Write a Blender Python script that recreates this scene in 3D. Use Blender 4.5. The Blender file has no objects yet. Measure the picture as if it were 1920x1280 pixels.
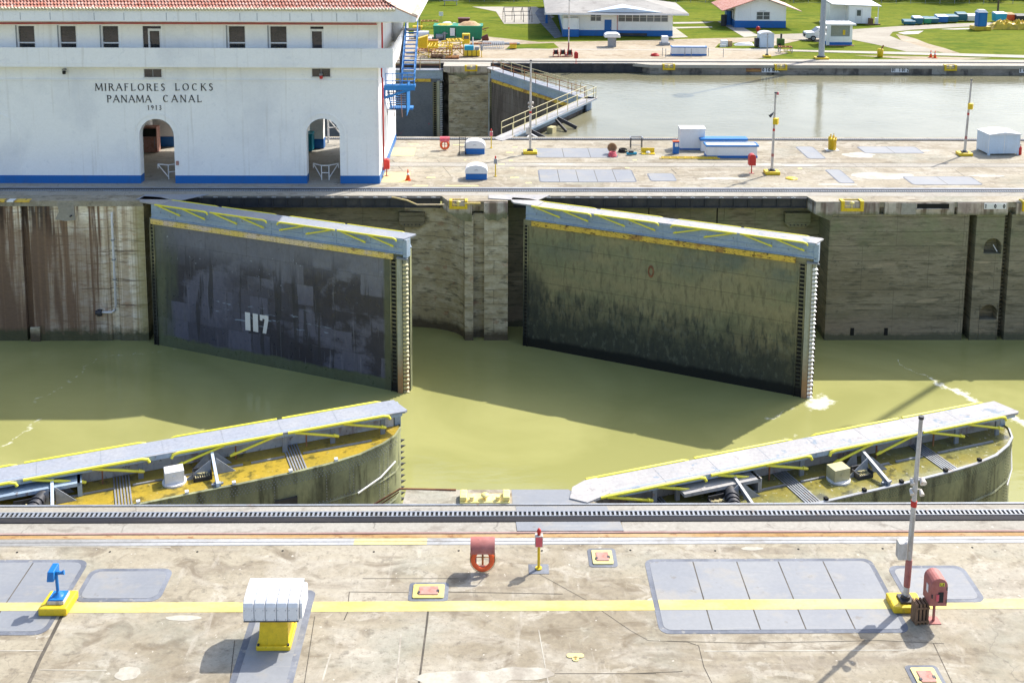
import bpy, math, random
from mathutils import Vector, Matrix, noise
random.seed(7)
C = bpy.context.scene.collection
R = math.radians
# ------------------------------------------------------------------ camera, sky, sun, exposure
FPX, PY = 2100.0, 69.17
CAMH, CAMD, PITCH, YAW, ROLL = 20.4773, 35.3291, 0.143504, 0.015085, -0.005427
fw = Vector((math.sin(YAW)*math.cos(PITCH), math.cos(YAW)*math.cos(PITCH), -math.sin(PITCH)))
rt = Vector((math.cos(YAW), -math.sin(YAW), 0)); dn = fw.cross(rt)
rt, dn = math.cos(ROLL)*rt + math.sin(ROLL)*dn, -math.sin(ROLL)*rt + math.cos(ROLL)*dn
CAM = Vector((0, -CAMD, CAMH))
cam = bpy.data.objects.new('camera', bpy.data.cameras.new('camera')); C.objects.link(cam)
m4 = Matrix((rt, -dn, -fw)).transposed().to_4x4(); m4.translation = CAM
cam.matrix_world = m4
cam.data.sensor_width = 36; cam.data.lens = FPX/1920*36
cam.data.shift_y = -(640-PY)/1920; cam.data.clip_end = 3000
bpy.context.scene.camera = cam
SUNV = Vector((-0.70, -0.62, -1.0)).normalized()
EL = math.asin(-SUNV.z); AZ = math.atan2(-SUNV.x, -SUNV.y)
w = bpy.data.worlds.new('World'); bpy.context.scene.world = w; w.use_nodes = True
nt = w.node_tree; bg = nt.nodes['Background']; sky = nt.nodes.new('ShaderNodeTexSky')
sky.sky_type = 'NISHITA'; sky.sun_disc = False; sky.sun_elevation = EL; sky.sun_rotation = AZ
sky.air_density = 1.0; sky.dust_density = 2.4; sky.ozone_density = 1.0
nt.links.new(sky.outputs[0], bg.inputs[0]); bg.inputs[1].default_value = 0.15
sl = bpy.data.lights.new('sun', 'SUN'); sl.energy = 3.5; sl.angle = R(0.5); sl.color = (1, .945, .85)
so = bpy.data.objects.new('sun', sl); C.objects.link(so); so.rotation_euler = SUNV.to_track_quat('-Z', 'Y').to_euler()
vs = bpy.context.scene.view_settings
vs.view_transform = 'Standard'; vs.look = 'None'; vs.exposure = 0.95; vs.gamma = 1.0

def G(px, py, z=0.0):            # where the sight line through a pixel meets the level z
    d = fw + (px-960)/FPX*rt + (py-PY)/FPX*dn
    return CAM + d*((z-CAMH)/d.z)
def V(px, py, Y):                # where it meets the vertical plane at depth Y
    d = fw + (px-960)/FPX*rt + (py-PY)/FPX*dn
    return CAM + d*((Y+CAMD)/d.y)
WL, WU = -9.28, -1.05            # low and high water
# ------------------------------------------------------------------ materials
def s2l(c):
    return tuple(((v/255)/12.92 if v/255 <= .04045 else ((v/255+.055)/1.055)**2.4) for v in c)+(1,)
ALB = dict(deck_concrete=.78, pale_concrete=.75, hatch_paint=.70, hatch_border=.8, road_yellow=.74, pale_yellow=.75, tan_ground=.68, grass=.52, walkway_blue_grey=.78, walkway_pale_grey=.78,
    yellow_algae=.7, green_algae=.8, worn_road=.72, pale_pavement=.7, pale_spill=.75, deck_scar=.8, deck_groove=.7, pale_strip=.75, orange_rust_stain=.75, pink_conduit=.75, terracotta_tile=.78, grey_roof=.7,
    sheet_roof=.85, sunlit_pale_tiles=.85, gate_bow_plate=1.35, sand=.8, white_paint=.92, brick_red_lid=.8, faded_red=.85, leaves=.8)     # albedo scales
def lay(name, base, layers=(), vv=1., rough=.75, bump=.15, bscale=12, metal=0., spec=.4, rvar=0, bstretch=(1, 1, 1), coat=0):
    m = bpy.data.materials.new(name); m.use_nodes = True
    n = m.node_tree.nodes; L = m.node_tree.links
    p = n['Principled BSDF']; p.inputs['Roughness'].default_value = rough; p.inputs['Metallic'].default_value = metal
    p.inputs['Specular IOR Level'].default_value = spec; p.inputs['Coat Weight'].default_value = coat
    tc = n.new('ShaderNodeTexCoord')
    def mapped(sc, off=0.):
        mp = n.new('ShaderNodeMapping'); mp.inputs['Scale'].default_value = sc; mp.inputs['Location'].default_value = (off, off*.7, off*.3)
        L.new(tc.outputs['Object'], mp.inputs['Vector']); return mp.outputs[0]
    def nz(sc, off, detail=6, rough_=.6, dist=0.):
        t = n.new('ShaderNodeTexNoise'); t.inputs['Scale'].default_value = 1; t.inputs['Detail'].default_value = detail
        t.inputs['Roughness'].default_value = rough_; t.inputs['Distortion'].default_value = dist
        L.new(mapped(sc, off), t.inputs['Vector']); return t.outputs[0]
    def rng(v, lo, hi, a=0., b=1.):
        r = n.new('ShaderNodeMapRange'); r.inputs[1].default_value = lo; r.inputs[2].default_value = hi
        r.inputs[3].default_value = a; r.inputs[4].default_value = b; L.new(v, r.inputs[0]); return r.outputs[0]
    def mul(a, b):
        k = n.new('ShaderNodeMath'); k.operation = 'MULTIPLY'
        L.new(a, k.inputs[0])
        if isinstance(b, float): k.inputs[1].default_value = b
        else: L.new(b, k.inputs[1])
        return k.outputs[0]
    kk = ALB.get(name, 1.)
    def c4(c):
        c = c if len(c) == 4 else (tuple(c)+(1,) if max(c) <= 1 else s2l(c))
        return (c[0]*kk, c[1]*kk, c[2]*kk, 1)
    col = n.new('ShaderNodeRGB'); col.outputs[0].default_value = c4(base); cur = col.outputs[0]
    sep = None
    for i, l in enumerate(layers):
        t = l.get('t', 'n'); off = l.get('off', 3.1+i*7.7)
        if t == 'n':
            msk = rng(nz(l['s'], off, l.get('d', 6), l.get('r', .6), l.get('w', 0.)), l.get('lo', .45), l.get('hi', .6))
        elif t == 'crack':
            v = n.new('ShaderNodeTexVoronoi'); v.feature = 'DISTANCE_TO_EDGE'; v.inputs['Scale'].default_value = 1
            a = n.new('ShaderNodeVectorMath'); a.operation = 'ADD'
            L.new(mapped(l['s'], off), a.inputs[0])
            q = n.new('ShaderNodeTexNoise'); q.inputs['Scale'].default_value = 2.; q.inputs['Detail'].default_value = 5
            L.new(mapped(l['s'], off), q.inputs['Vector'])
            s = n.new('ShaderNodeVectorMath'); s.operation = 'SCALE'; s.inputs['Scale'].default_value = .5
            L.new(q.outputs[1], s.inputs[0]); L.new(s.outputs[0], a.inputs[1]); L.new(a.outputs[0], v.inputs['Vector'])
            msk = rng(v.outputs['Distance'], 0., l.get('w', .012), 1., 0.)
            msk = mul(msk, rng(nz((l['s'][0]*1.3,)*3, off+5), .45, .6))
        elif t == 'brick':
            b = n.new('ShaderNodeTexBrick'); b.inputs['Scale'].default_value = 1; b.inputs['Color1'].default_value = (0, 0, 0, 1)
            b.inputs['Color2'].default_value = (l.get('var', .4),)*3+(1,); b.inputs['Mortar'].default_value = (1, 1, 1, 1)
            b.inputs['Mortar Size'].default_value = l.get('ms', .02); b.inputs['Brick Width'].default_value = l['bw']; b.inputs['Row Height'].default_value = l['rh']
            sx = n.new('ShaderNodeSeparateXYZ'); L.new(tc.outputs['Object'], sx.inputs[0])
            cb = n.new('ShaderNodeCombineXYZ'); L.new(sx.outputs[0], cb.inputs[0]); L.new(sx.outputs[2], cb.inputs[1])
            dd = n.new('ShaderNodeVectorMath'); dd.operation = 'ADD'; L.new(cb.outputs[0], dd.inputs[0])
            nq = n.new('ShaderNodeTexNoise'); nq.inputs['Scale'].default_value = 1.5; L.new(tc.outputs['Object'], nq.inputs['Vector'])
            sc_ = n.new('ShaderNodeVectorMath'); sc_.operation = 'SCALE'; sc_.inputs['Scale'].default_value = l.get('wob', .04); L.new(nq.outputs[1], sc_.inputs[0]); L.new(sc_.outputs[0], dd.inputs[1])
            L.new(dd.outputs[0], b.inputs['Vector']); msk = rng(b.outputs['Color'], l.get('lo', 0.), l.get('hi', 1.))
            if 'nm' in l: msk = mul(msk, rng(nz(l['nm'], off+9.), .44, .5))
        elif t == 'z':
            if sep is None: sep = n.new('ShaderNodeSeparateXYZ'); L.new(tc.outputs['Object'], sep.inputs[0])
            ax = l.get('ax', 2)
            k = n.new('ShaderNodeMath'); k.operation = 'ADD'; L.new(sep.outputs[ax], k.inputs[0])
            L.new(rng(nz(l.get('s', (1.2, 1.2, .5)), off), .3, .7, -l.get('j', .5), l.get('j', .5)), k.inputs[1])
            msk = rng(k.outputs[0], l['z0'], l['z1'], 1., 0.)
        if 'zr' in l:
            if sep is None: sep = n.new('ShaderNodeSeparateXYZ'); L.new(tc.outputs['Object'], sep.inputs[0])
            for (ax, a_, b_, va, vb) in l['zr']: msk = mul(msk, rng(sep.outputs[ax], a_, b_, va, vb))
        mx = n.new('ShaderNodeMix'); mx.data_type = 'RGBA'
        L.new(mul(msk, float(l.get('f', 1.))), mx.inputs[0]); L.new(cur, mx.inputs[6]); mx.inputs[7].default_value = c4(l['c'])
        cur = mx.outputs[2]
    # fine value variation, everywhere
    hv = n.new('ShaderNodeHueSaturation'); L.new(cur, hv.inputs['Color'])
    L.new(rng(nz((bscale*.6*bstretch[0], bscale*.6*bstretch[1], bscale*.6*bstretch[2]), 9.3, 5, .7),   .3, .7, 1-.14*vv, 1+.13*vv), hv.inputs['Value'])
    L.new(hv.outputs[0], p.inputs['Base Color'])
    if bump:
        b = n.new('ShaderNodeBump'); b.inputs['Strength'].default_value = bump; b.inputs['Distance'].default_value = .03
        L.new(nz(tuple(bscale*k for k in bstretch), 1.7, 8, .65), b.inputs['Height']); L.new(b.outputs[0], p.inputs['Normal'])
    if rvar: L.new(rng(nz((3, 3, 3), 21.), .35, .65, rough-rvar, rough+rvar), p.inputs['Roughness'])
    return m
def paint(name, c, dirt=(90, 80, 65), f=.35, rough=.45, s=(2, 2, .9), metal=0., bump=.04, lo=.5, hi=.75):
    return lay(name, c, vv=.45, layers=[dict(s=s, lo=lo, hi=hi, c=dirt, f=f), dict(s=(9, 9, 4), lo=.58, hi=.72, c=dirt, f=f*.5)], rough=rough, bump=bump, bscale=20, metal=metal)
M = {}
M['deck'] = lay('deck_concrete', (.425, .378, .28), [
    dict(s=(.12, .2, .2), lo=.42, hi=.6, c=(.29, .245, .17), f=.85),
    dict(s=(.33, .6, .5), lo=.46, hi=.62, c=(.47, .43, .35), f=.8, w=1.2),
    dict(s=(.9, 1.3, 1), lo=.53, hi=.66, c=(.18, .14, .09), f=.7, w=1.),
    dict(s=(.09, 1.1, .5), lo=.56, hi=.66, c=(.24, .20, .15), f=.5, off=88.),
    dict(s=(.7, 1.1, 1), lo=.6, hi=.64, c=(.57, .53, .44), f=.45, w=.8, off=31.),
    dict(s=(.25, .3, .3), lo=.52, hi=.7, c=(.31, .32, .26), f=.6, off=50.),
    dict(s=(3.2, 3.2, 3), lo=.6, hi=.68, c=(.15, .13, .10), f=.5),
    dict(s=(9, 9, 9), lo=.55, hi=.66, c=(.25, .21, .16), f=.5),
    dict(s=(2.2, .5, 1), lo=.6, hi=.66, c=(.52, .48, .40), f=.4, off=140., w=.3),
    dict(s=(5, 5, 5), lo=.67, hi=.7, c=(.66, .62, .53), f=.8, off=77.),
    dict(t='crack', s=(.19, .25, .2), c=(.13, .11, .09), f=.5, w=.004),
    ], rough=.85, bump=.25, bscale=9)
M['deckpale'] = lay('pale_concrete', (.44, .415, .36), [dict(s=(.2, .5, .5), lo=.45, hi=.62, c=(.38, .35, .29), f=.8), dict(s=(1.2, 2, 1), lo=.56, hi=.66, c=(.25, .22, .18), f=.6, w=1.),
    dict(s=(5, 5, 5), lo=.64, hi=.7, c=(.7, .66, .6), f=.5), dict(t='crack', s=(.3, .4, .3), c=(.1, .09, .08), f=.6, w=.01)], rough=.85, bump=.2)
M['tan'] = lay('tan_ground', (.47, .38, .26), [dict(s=(.1, .14, .1), lo=.42, hi=.6, c=(.56, .48, .36), f=.9), dict(s=(.4, .9, .5), lo=.54, hi=.64, c=(.3, .22, .13), f=.6, w=1.), dict(s=(1.4, 2.5, 1), lo=.6, hi=.66, c=(.62, .58, .5), f=.7)], rough=.95, bump=.2, bscale=4)
M['groove'] = lay('deck_groove', (.10, .088, .07), [dict(s=(1, 1, 1), lo=.5, hi=.65, c=(.22, .19, .15), f=.8)], rough=.95)
M['scar'] = lay('deck_scar', (.52, .49, .41), [dict(s=(1, 1, 1), lo=.45, hi=.6, c=(.36, .32, .26), f=.9)], rough=.9)
M['hatch'] = lay('hatch_paint', (.33, .345, .365), vv=.4, layers=[dict(s=(.3, .5, .3), lo=.45, hi=.65, c=(.28, .30, .335), f=.9), dict(s=(.8, 1., .8), lo=.53, hi=.66, c=(.39, .375, .345), f=.8), dict(s=(.5, 4., .8), lo=.6, hi=.7, c=(.42, .42, .41), f=.5), dict(s=(2.5, 2.5, 2), lo=.64, hi=.7, c=(.24, .22, .2), f=.6)], rough=.6, bump=.06)
M['hatchfr'] = lay('hatch_border', (.15, .165, .20), [dict(s=(.6, .6, .6), lo=.45, hi=.65, c=(.27, .29, .33), f=.9), dict(s=(4, 4, 4), lo=.6, hi=.67, c=(.4, .38, .34), f=.6)], rough=.8)
M['yline'] = lay('road_yellow', (.74, .60, .16), [dict(s=(.25, .6, 1), lo=.45, hi=.65, c=(.78, .67, .32), f=.9), dict(s=(1.5, 2.5, 4), lo=.6, hi=.66, c=(.6, .5, .25), f=.5), dict(s=(4, 6, 4), lo=.64, hi=.68, c=(.4, .34, .22), f=.75), dict(s=(.8, 9, 4), lo=.68, hi=.70, c=(.4, .34, .25), f=.7)], rough=.7, bump=.05)
M['ylight'] = lay('pale_yellow', (.78, .67, .30), [dict(s=(2, 3, 2), lo=.58, hi=.66, c=(.45, .4, .3), f=.7)], rough=.75)
M['wallL'] = lay('stained_concrete', (.76, .66, .48), [
    dict(s=(.5, .5, 1.7), lo=.45, hi=.6, c=(.92, .86, .74), f=.8),
    dict(s=(1.5, 1, 5.5), lo=.52, hi=.64, c=(.38, .28, .18), f=.7),
    dict(s=(2.2, 1, 2.2), lo=.62, hi=.67, c=(.58, .26, .16), f=.4),
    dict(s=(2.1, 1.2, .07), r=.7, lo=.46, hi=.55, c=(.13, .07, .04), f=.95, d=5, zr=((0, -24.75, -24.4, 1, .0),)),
    dict(s=(.75, .4, .06), r=.7, lo=.45, hi=.54, c=(.045, .028, .02), f=.95, d=3, off=61., zr=((0, -27.6, -26.9, 1, .0),)),
    dict(s=(3.4, 1, .04), lo=.50, hi=.60, c=(.34, .22, .12), f=.55, d=2),
    dict(s=(.25, .2, 4.2), lo=.60, hi=.63, c=(.10, .075, .05), f=.7),
    dict(t='brick', bw=40.3, rh=1.75, ms=.012, var=0., c=(.06, .045, .03), f=.85, wob=.10),
    dict(t='z', z0=-2.4, z1=-.9, s=(1, 1, 1), j=.6, c=(.22, .14, .09), f=.7, zr=((0, -25.5, -24.3, 1, 0),)),
    dict(t='z', ax=0, z0=50, z1=51, s=(.6, .6, .6), c=(.34, .29, .11), f=.75, zr=((0, -23.1, -22.5, 0, 1),)),
    dict(t='z', z0=-8.8, z1=-8.35, s=(2, 2, 2), j=.25, c=(.075, .08, .04), f=.92)], rough=.85, bump=.6, bscale=5, bstretch=(1, 1, 2.5))
M['wallR'] = lay('mossy_concrete', (.215, .19, .125), [
    dict(s=(.4, .4, 1.2), lo=.4, hi=.62, c=(.28, .25, .175), f=.9),
    dict(s=(.8, .8, 5), lo=.52, hi=.64, c=(.11, .10, .065), f=.8),
    dict(s=(.25, .3, 2.4), lo=.6, hi=.66, c=(.46, .38, .26), f=.5, w=.5),
    dict(s=(.35, 1, 7), lo=.6, hi=.66, c=(.10, .098, .08), f=.6),
    dict(s=(2.5, 2.5, 3), lo=.62, hi=.7, c=(.09, .095, .07), f=.7),
    dict(s=(.35, .35, .35), lo=.45, hi=.65, c=(.20, .225, .12), f=.8, zr=((2, -4.5, -1.5, 0, 1),)),
    dict(t='brick', bw=30.3, rh=.97, ms=.012, var=.12, c=(.055, .05, .035), f=.9, wob=.10),
    dict(t='brick', bw=4.3, rh=2.91, ms=.010, var=.0, c=(.07, .066, .05), f=.8, wob=.08),
    dict(t='z', z0=-8.3, z1=-7.6, s=(.5, .5, .5), j=.3, c=(.30, .24, .18), f=.55, zr=((0, 22, 30, 1, .2),)),
    dict(t='z', z0=-8.95, z1=-8.75, j=.15, c=(.09, .095, .06), f=.9)], rough=.85, bump=.45, bscale=5, bstretch=(1, 1, 2.5))
M['pier'] = lay('rough_pier_concrete', (.40, .34, .215), [
    dict(s=(.8, .8, 2.), lo=.42, hi=.62, c=(.56, .51, .38), f=.9), dict(s=(1.2, 1, 4), lo=.54, hi=.64, c=(.17, .155, .11), f=.85),
    dict(s=(1.6, 1.6, 1.6), lo=.6, hi=.68, c=(.34, .17, .10), f=.5), dict(t='brick', bw=40, rh=.97, ms=.015, var=.0, c=(.03, .03, .02), f=.7, wob=.08),
    dict(t='z', z0=-8.9, z1=-8.4, j=.2, c=(.07, .055, .035), f=.9)], rough=.9, bump=.8, bscale=5)
M['coping'] = lay('coping_concrete', (.50, .43, .35), [dict(s=(.6, .6, .6), lo=.45, hi=.6, c=(.46, .42, .36), f=.8), dict(s=(1.6, 1.6, .12), lo=.5, hi=.62, c=(.13, .09, .06), f=.85, d=3), dict(s=(.5, .5, .2), lo=.52, hi=.62, c=(.2, .12, .12), f=.5, off=44.),
    dict(s=(4, 4, 6), lo=.62, hi=.7, c=(.07, .06, .05), f=.7), dict(t='z', z0=-.84, z1=-.6, j=.12, s=(2, 2, 2), c=(.14, .15, .07), f=.8)], rough=.9, bump=.5, bscale=6)
M['copfar'] = lay('far_bank_concrete', (.19, .17, .14), [dict(s=(.25, .4, 1), lo=.46, hi=.6, c=(.30, .27, .23), f=.8), dict(s=(.9, .9, .5), lo=.5, hi=.62, c=(.07, .062, .055), f=.9), dict(s=(.4, .4, 4), lo=.6, hi=.66, c=(.05, .045, .04), f=.8)], rough=.9, bump=.4, bscale=4)
M['black'] = lay('black_recess', (.012, .012, .011), rough=.9, bump=0)  # flat black painted for the shade inside slots, holes and joints
M['steeld'] = lay('dark_steel', (.045, .047, .055), [dict(s=(1, 1, 1), lo=.5, hi=.65, c=(.08, .075, .075), f=.7)], rough=.55, metal=.3, bump=.05)
M['railblack'] = lay('black_rail_steel', (.022, .022, .026), [dict(s=(.4, 2, 2), lo=.5, hi=.65, c=(.04, .036, .034), f=.7)], rough=.75, spec=.2, bump=.03)
M['steel'] = lay('grey_steel', (.28, .30, .33), [dict(s=(1, 1, 1), lo=.5, hi=.65, c=(.2, .19, .18), f=.6), dict(s=(5, 5, 5), lo=.62, hi=.68, c=(.22, .13, .08), f=.6)], rough=.5, metal=.2, bump=.06)
M['skin117'] = lay('gate_dark_plate', (.145, .15, .185), [
    dict(s=(.18, 1, .3), lo=.4, hi=.6, c=(.165, .17, .205), f=.8),
    dict(t='z', z0=-4.6, z1=-2.4, j=.4, c=(.10, .10, .145), f=.8),  # lower plate darkened in colour to offset light bounced off the water
    dict(t='brick', bw=3.05, rh=1.22, ms=.0, var=1., lo=.45, hi=.5, nm=(.16, 1, .28), c=(.032, .03, .042), f=.88, wob=.12, zr=((2, -2.4, -3.8, 0, 1),)),
    dict(t='brick', bw=1.3, rh=1.22, ms=.0, var=1., lo=.5, hi=.56, nm=(.3, 1, .4), c=(.03, .028, .04), f=.85, wob=.15, zr=((0, 7, 12, .35, 1), (2, -1.6, -3.2, 0, 1))),
    dict(t='brick', bw=3.05, rh=1.22, ms=.010, var=.0, c=(.06, .06, .07), f=.8, wob=.05),
    dict(s=(2.2, 1, .18), lo=.58, hi=.62, c=(.035, .035, .044), f=.8, d=5, zr=((2, -2.2, -4.0, 0, 1),)),
    dict(s=(4.5, 1, .22), lo=.60, hi=.64, c=(.27, .275, .32), f=.3, d=4, off=12., zr=((2, -1.8, -3.2, 0, 1), (0, 8, 12, .4, 1))),
    dict(s=(3.5, 2, 5.), lo=.69, hi=.71, c=(.5, .53, .6), f=.8, off=15., zr=((2, -5.2, -3.2, .0, 1),)),
    dict(s=(.7, 1, 4.4), lo=.60, hi=.63, c=(.30, .37, .47), f=.7, off=35., zr=((2, -7.0, -6.7, 0, 1), (2, -5.6, -5.2, 1, 0), (0, 4, 5, 0, 1), (0, 13, 14.5, 1, 0))),
    dict(t='z', ax=0, z0=.9, z1=2.5, s=(1.5, 1, .35), j=.9, c=(.085, .10, .065), f=.95, zr=((2, -1.5, -3.5, .4, 1),)),
    dict(t='z', ax=0, z0=0.3, z1=1.7, s=(3, 1, .2), j=.7, c=(.16, .165, .09), f=.6),
    dict(t='z', z0=-8.65, z1=-8.5, s=(.7, 1, 1), j=.15, c=(.10, .12, .07), f=.95),
    dict(t='n', s=(2, 1, .4), lo=.2, hi=.3, c=(.09, .10, .06), f=.9, zr=((0, 17.0, 17.15, 0, 1),))], rough=.42, bump=.1, bscale=6, bstretch=(1, 1, .5), rvar=.15)
M['skinmoss'] = lay('gate_mossy_plate', (.27, .24, .125), [
    dict(s=(.25, 1, .6), lo=.42, hi=.62, c=(.20, .205, .11), f=.9),
    dict(s=(.3, 1, .5), lo=.45, hi=.6, c=(.11, .135, .11), f=.8, zr=((2, -3.6, -2.0, 0, 1),)),
    dict(s=(3.2, 2, .9), lo=.52, hi=.64, c=(.11, .10, .055), f=.55),
    dict(s=(2.0, 2, .8), lo=.6, hi=.68, c=(.15, .12, .07), f=.5),
    dict(t='brick', bw=60., rh=1.22, ms=.012, var=.0, c=(.035, .035, .026), f=.7, wob=.06),
    dict(t='z', z0=-7.6, z1=-4.9, s=(1.1, 1, .9), j=1.0, c=(.035, .042, .034), f=.9),
    dict(s=(3.6, 1, .9), lo=.5, hi=.6, c=(.04, .045, .036), f=.75, zr=((2, -5.8, -4.6, 1, 0),)),
    dict(t='z', ax=0, z0=.7, z1=2.2, s=(1.5, 1, .6), j=.5, c=(.035, .04, .034), f=.85, zr=((2, -5., -3.4, 1, 0),)),
    dict(s=(3.5, 1, 1.8), lo=.54, hi=.66, c=(.15, .165, .12), f=.5, zr=((2, -6., -5, 1, 0),)),
    dict(t='z', z0=-8.75, z1=-8.55, s=(1, 1, 1), j=.1, c=(.008, .01, .009), f=.95)], rough=.75, bump=.4, bscale=6, bstretch=(1, 1, .6))
M['skinbow'] = lay('gate_bow_plate', (.21, .22, .12), [dict(s=(.5, .5, .3), lo=.42, hi=.6, c=(.12, .13, .08), f=.9), dict(s=(2.5, 2.5, .4), lo=.5, hi=.65, c=(.03, .032, .022), f=.8), dict(s=(1, 1, 1), lo=.58, hi=.68, c=(.18, .2, .12), f=.6)], rough=.6, bump=.2)
M['algae'] = lay('yellow_algae', (.58, .41, .05), [dict(s=(.8, .8, .8), lo=.42, hi=.62, c=(.45, .34, .05), f=.9), dict(s=(2.2, 2.2, 2), lo=.54, hi=.66, c=(.11, .10, .03), f=.8), dict(s=(5, 5, 5), lo=.64, hi=.7, c=(.6, .58, .4), f=.5)], rough=.25, bump=.2, coat=.2)
M['algaeg'] = lay('green_algae', (.24, .235, .085), [dict(s=(.8, .8, .8), lo=.42, hi=.62, c=(.33, .27, .05), f=.8), dict(s=(2.2, 2.2, 2), lo=.54, hi=.66, c=(.07, .07, .035), f=.8), dict(s=(6, 6, 6), lo=.62, hi=.68, c=(.7, .7, .6), f=.7)], rough=.2, bump=.25, coat=.3)
M['gblue'] = lay('gate_blue_paint', (.27, .35, .45), [dict(s=(.4, .4, 1), lo=.42, hi=.62, c=(.34, .43, .52), f=.8), dict(s=(1, 1, .5), lo=.56, hi=.68, c=(.33, .34, .35), f=.6), dict(s=(5, 3, 3), lo=.63, hi=.68, c=(.16, .1, .06), f=.6)], rough=.5, bump=.06)
M['walk'] = lay('walkway_blue_grey', (.34, .365, .42), [dict(s=(.5, .5, .5), lo=.45, hi=.62, c=(.40, .41, .43), f=.9), dict(s=(3, 3, 3), lo=.62, hi=.7, c=(.2, .22, .25), f=.5)], rough=.65, bump=.08)
M['walkg'] = lay('walkway_pale_grey', (.42, .41, .41), [dict(s=(.6, .6, .6), lo=.45, hi=.6, c=(.50, .48, .46), f=.9), dict(s=(1.2, 1.2, 1), lo=.6, hi=.64, c=(.22, .29, .37), f=.8), dict(s=(4, 4, 4), lo=.62, hi=.68, c=(.25, .24, .24), f=.6)], rough=.75, bump=.15)
M['timber'] = lay('fender_timber', (.70, .55, .34), [dict(s=(.35, 1, 1), lo=.42, hi=.58, c=(.74, .54, .12), f=.9), dict(s=(.8, 1, 2), lo=.52, hi=.62, c=(.66, .52, .42), f=.8, off=8.), dict(s=(2.5, 2, 6), lo=.6, hi=.67, c=(.22, .12, .07), f=.8)], rough=.8, bump=.3)
M['timbery'] = lay('fender_timber_worn', (.68, .46, .07), [dict(s=(1.3, 1, 2), lo=.48, hi=.6, c=(.35, .18, .05), f=.85), dict(s=(4, 2, 8), lo=.56, hi=.64, c=(.05, .035, .02), f=.85)], rough=.85, bump=.3)
M['ypipe'] = paint('yellow_pipe', (.80, .72, .06), (.45, .3, .1), f=.3, rough=.4)
M['cream'] = paint('cream_rail', (.50, .45, .25), (.4, .3, .15), f=.4)
M['white'] = paint('white_paint', (.80, .80, .80), (.45, .43, .38), f=.22, rough=.5)
M['bwall'] = lay('white_render', (.90, .90, .89), vv=.25, layers=[dict(s=(.25, .25, .2), lo=.5, hi=.75, c=(.72, .73, .75), f=.9), dict(s=(3, 3, .12), lo=.58, hi=.72, c=(.55, .52, .46), f=.32, d=3), dict(s=(2, 2, 2), lo=.62, hi=.64, c=(.78, .79, .80), f=.5), dict(s=(6, 6, 6), lo=.66, hi=.74, c=(.6, .6, .58), f=.3)], rough=.8, bump=.03)
M['blue'] = paint('blue_paint', (.010, .13, .42), (.05, .08, .12), f=.3, rough=.45)
M['blueB'] = paint('bright_blue', (.012, .17, .48), (.02, .1, .25), f=.35, rough=.4)
M['turq'] = paint('turquoise', (.01, .30, .45), f=.2)
M['red'] = paint('red_paint', (.52, .03, .025), (.2, .03, .02), f=.35)
M['redf'] = lay('faded_red', (.42, .14, .12), [dict(s=(2, 2, 2), lo=.45, hi=.65, c=(.48, .2, .18), f=.8), dict(s=(6, 6, 3), lo=.6, hi=.7, c=(.2, .05, .04), f=.6)], rough=.6, bump=.08)
M['pinkl'] = lay('pink_red', (.62, .10, .13), [dict(s=(2, 2, 2), lo=.5, hi=.7, c=(.6, .2, .2), f=.7)], rough=.5)
M['orange'] = lay('lifebuoy_orange', (.78, .12, .03), [dict(s=(3, 3, 3), lo=.5, hi=.7, c=(.6, .08, .03), f=.6)], rough=.5, bump=.05)
M['ysafe'] = lay('safety_yellow', (.72, .50, .02), [dict(s=(1.5, 1.5, 1.5), lo=.48, hi=.66, c=(.62, .40, .02), f=.7), dict(s=(7, 7, 3), lo=.62, hi=.7, c=(.2, .13, .05), f=.6)], rough=.45, bump=.08)
M['rust'] = lay('rust', (.30, .13, .06), [dict(s=(2, 2, 2), lo=.45, hi=.6, c=(.17, .07, .04), f=.8), dict(s=(.4, 3, 3), lo=.5, hi=.6, c=(.5, .28, .08), f=.6)], rough=.9, bump=.2)
M['orrust'] = lay('orange_rust_stain', (.45, .27, .10), [dict(s=(.25, 2, 2), lo=.42, hi=.58, c=(.56, .40, .22), f=.9), dict(s=(2.5, 4, 2), lo=.56, hi=.66, c=(.28, .13, .05), f=.8)], rough=.9)
M['pinkrail'] = lay('pink_conduit', (.40, .24, .21), [dict(s=(.4, 2, 2), lo=.45, hi=.6, c=(.5, .36, .32), f=.9)], rough=.8)
M['lid'] = lay('brick_red_lid', (.55, .30, .25), [dict(s=(4, 4, 4), lo=.5, hi=.65, c=(.4, .15, .1), f=.7)], rough=.8)
M['glass'] = lay('dark_glass', (.018, .022, .028), [dict(s=(.6, .6, 1.4), lo=.5, hi=.56, c=(.045, .04, .045), f=.8)], rough=.08, spec=.8, bump=0)
M['glassg'] = lay('grey_glass', (.07, .09, .10), rough=.15, spec=.8, bump=0)
M['tile'] = lay('terracotta_tile', (.50, .19, .13), [dict(s=(.5, .5, .5), lo=.45, hi=.62, c=(.58, .28, .21), f=.9), dict(s=(4.5, 4.5, 3), lo=.48, hi=.62, c=(.72, .50, .43), f=.8), dict(s=(3, 3, 3), lo=.62, hi=.68, c=(.17, .06, .04), f=.7)], rough=.8, bump=.2)
M['tilec'] = lay('cream_tile_end', (.66, .62, .47), [dict(s=(4, 4, 4), lo=.5, hi=.65, c=(.45, .42, .3), f=.8)], rough=.8)
M['roofg'] = lay('grey_roof', (.42, .40, .37), [dict(s=(.2, .4, .3), lo=.45, hi=.6, c=(.52, .5, .46), f=.9), dict(s=(1, 1, 1), lo=.56, hi=.66, c=(.28, .26, .24), f=.6)], rough=.9)
M['roofm'] = paint('sheet_roof', (.74, .76, .78), f=.25)
M['paleb'] = paint('pale_blue_paint', (.52, .62, .72), (.4, .42, .42), f=.3)
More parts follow.
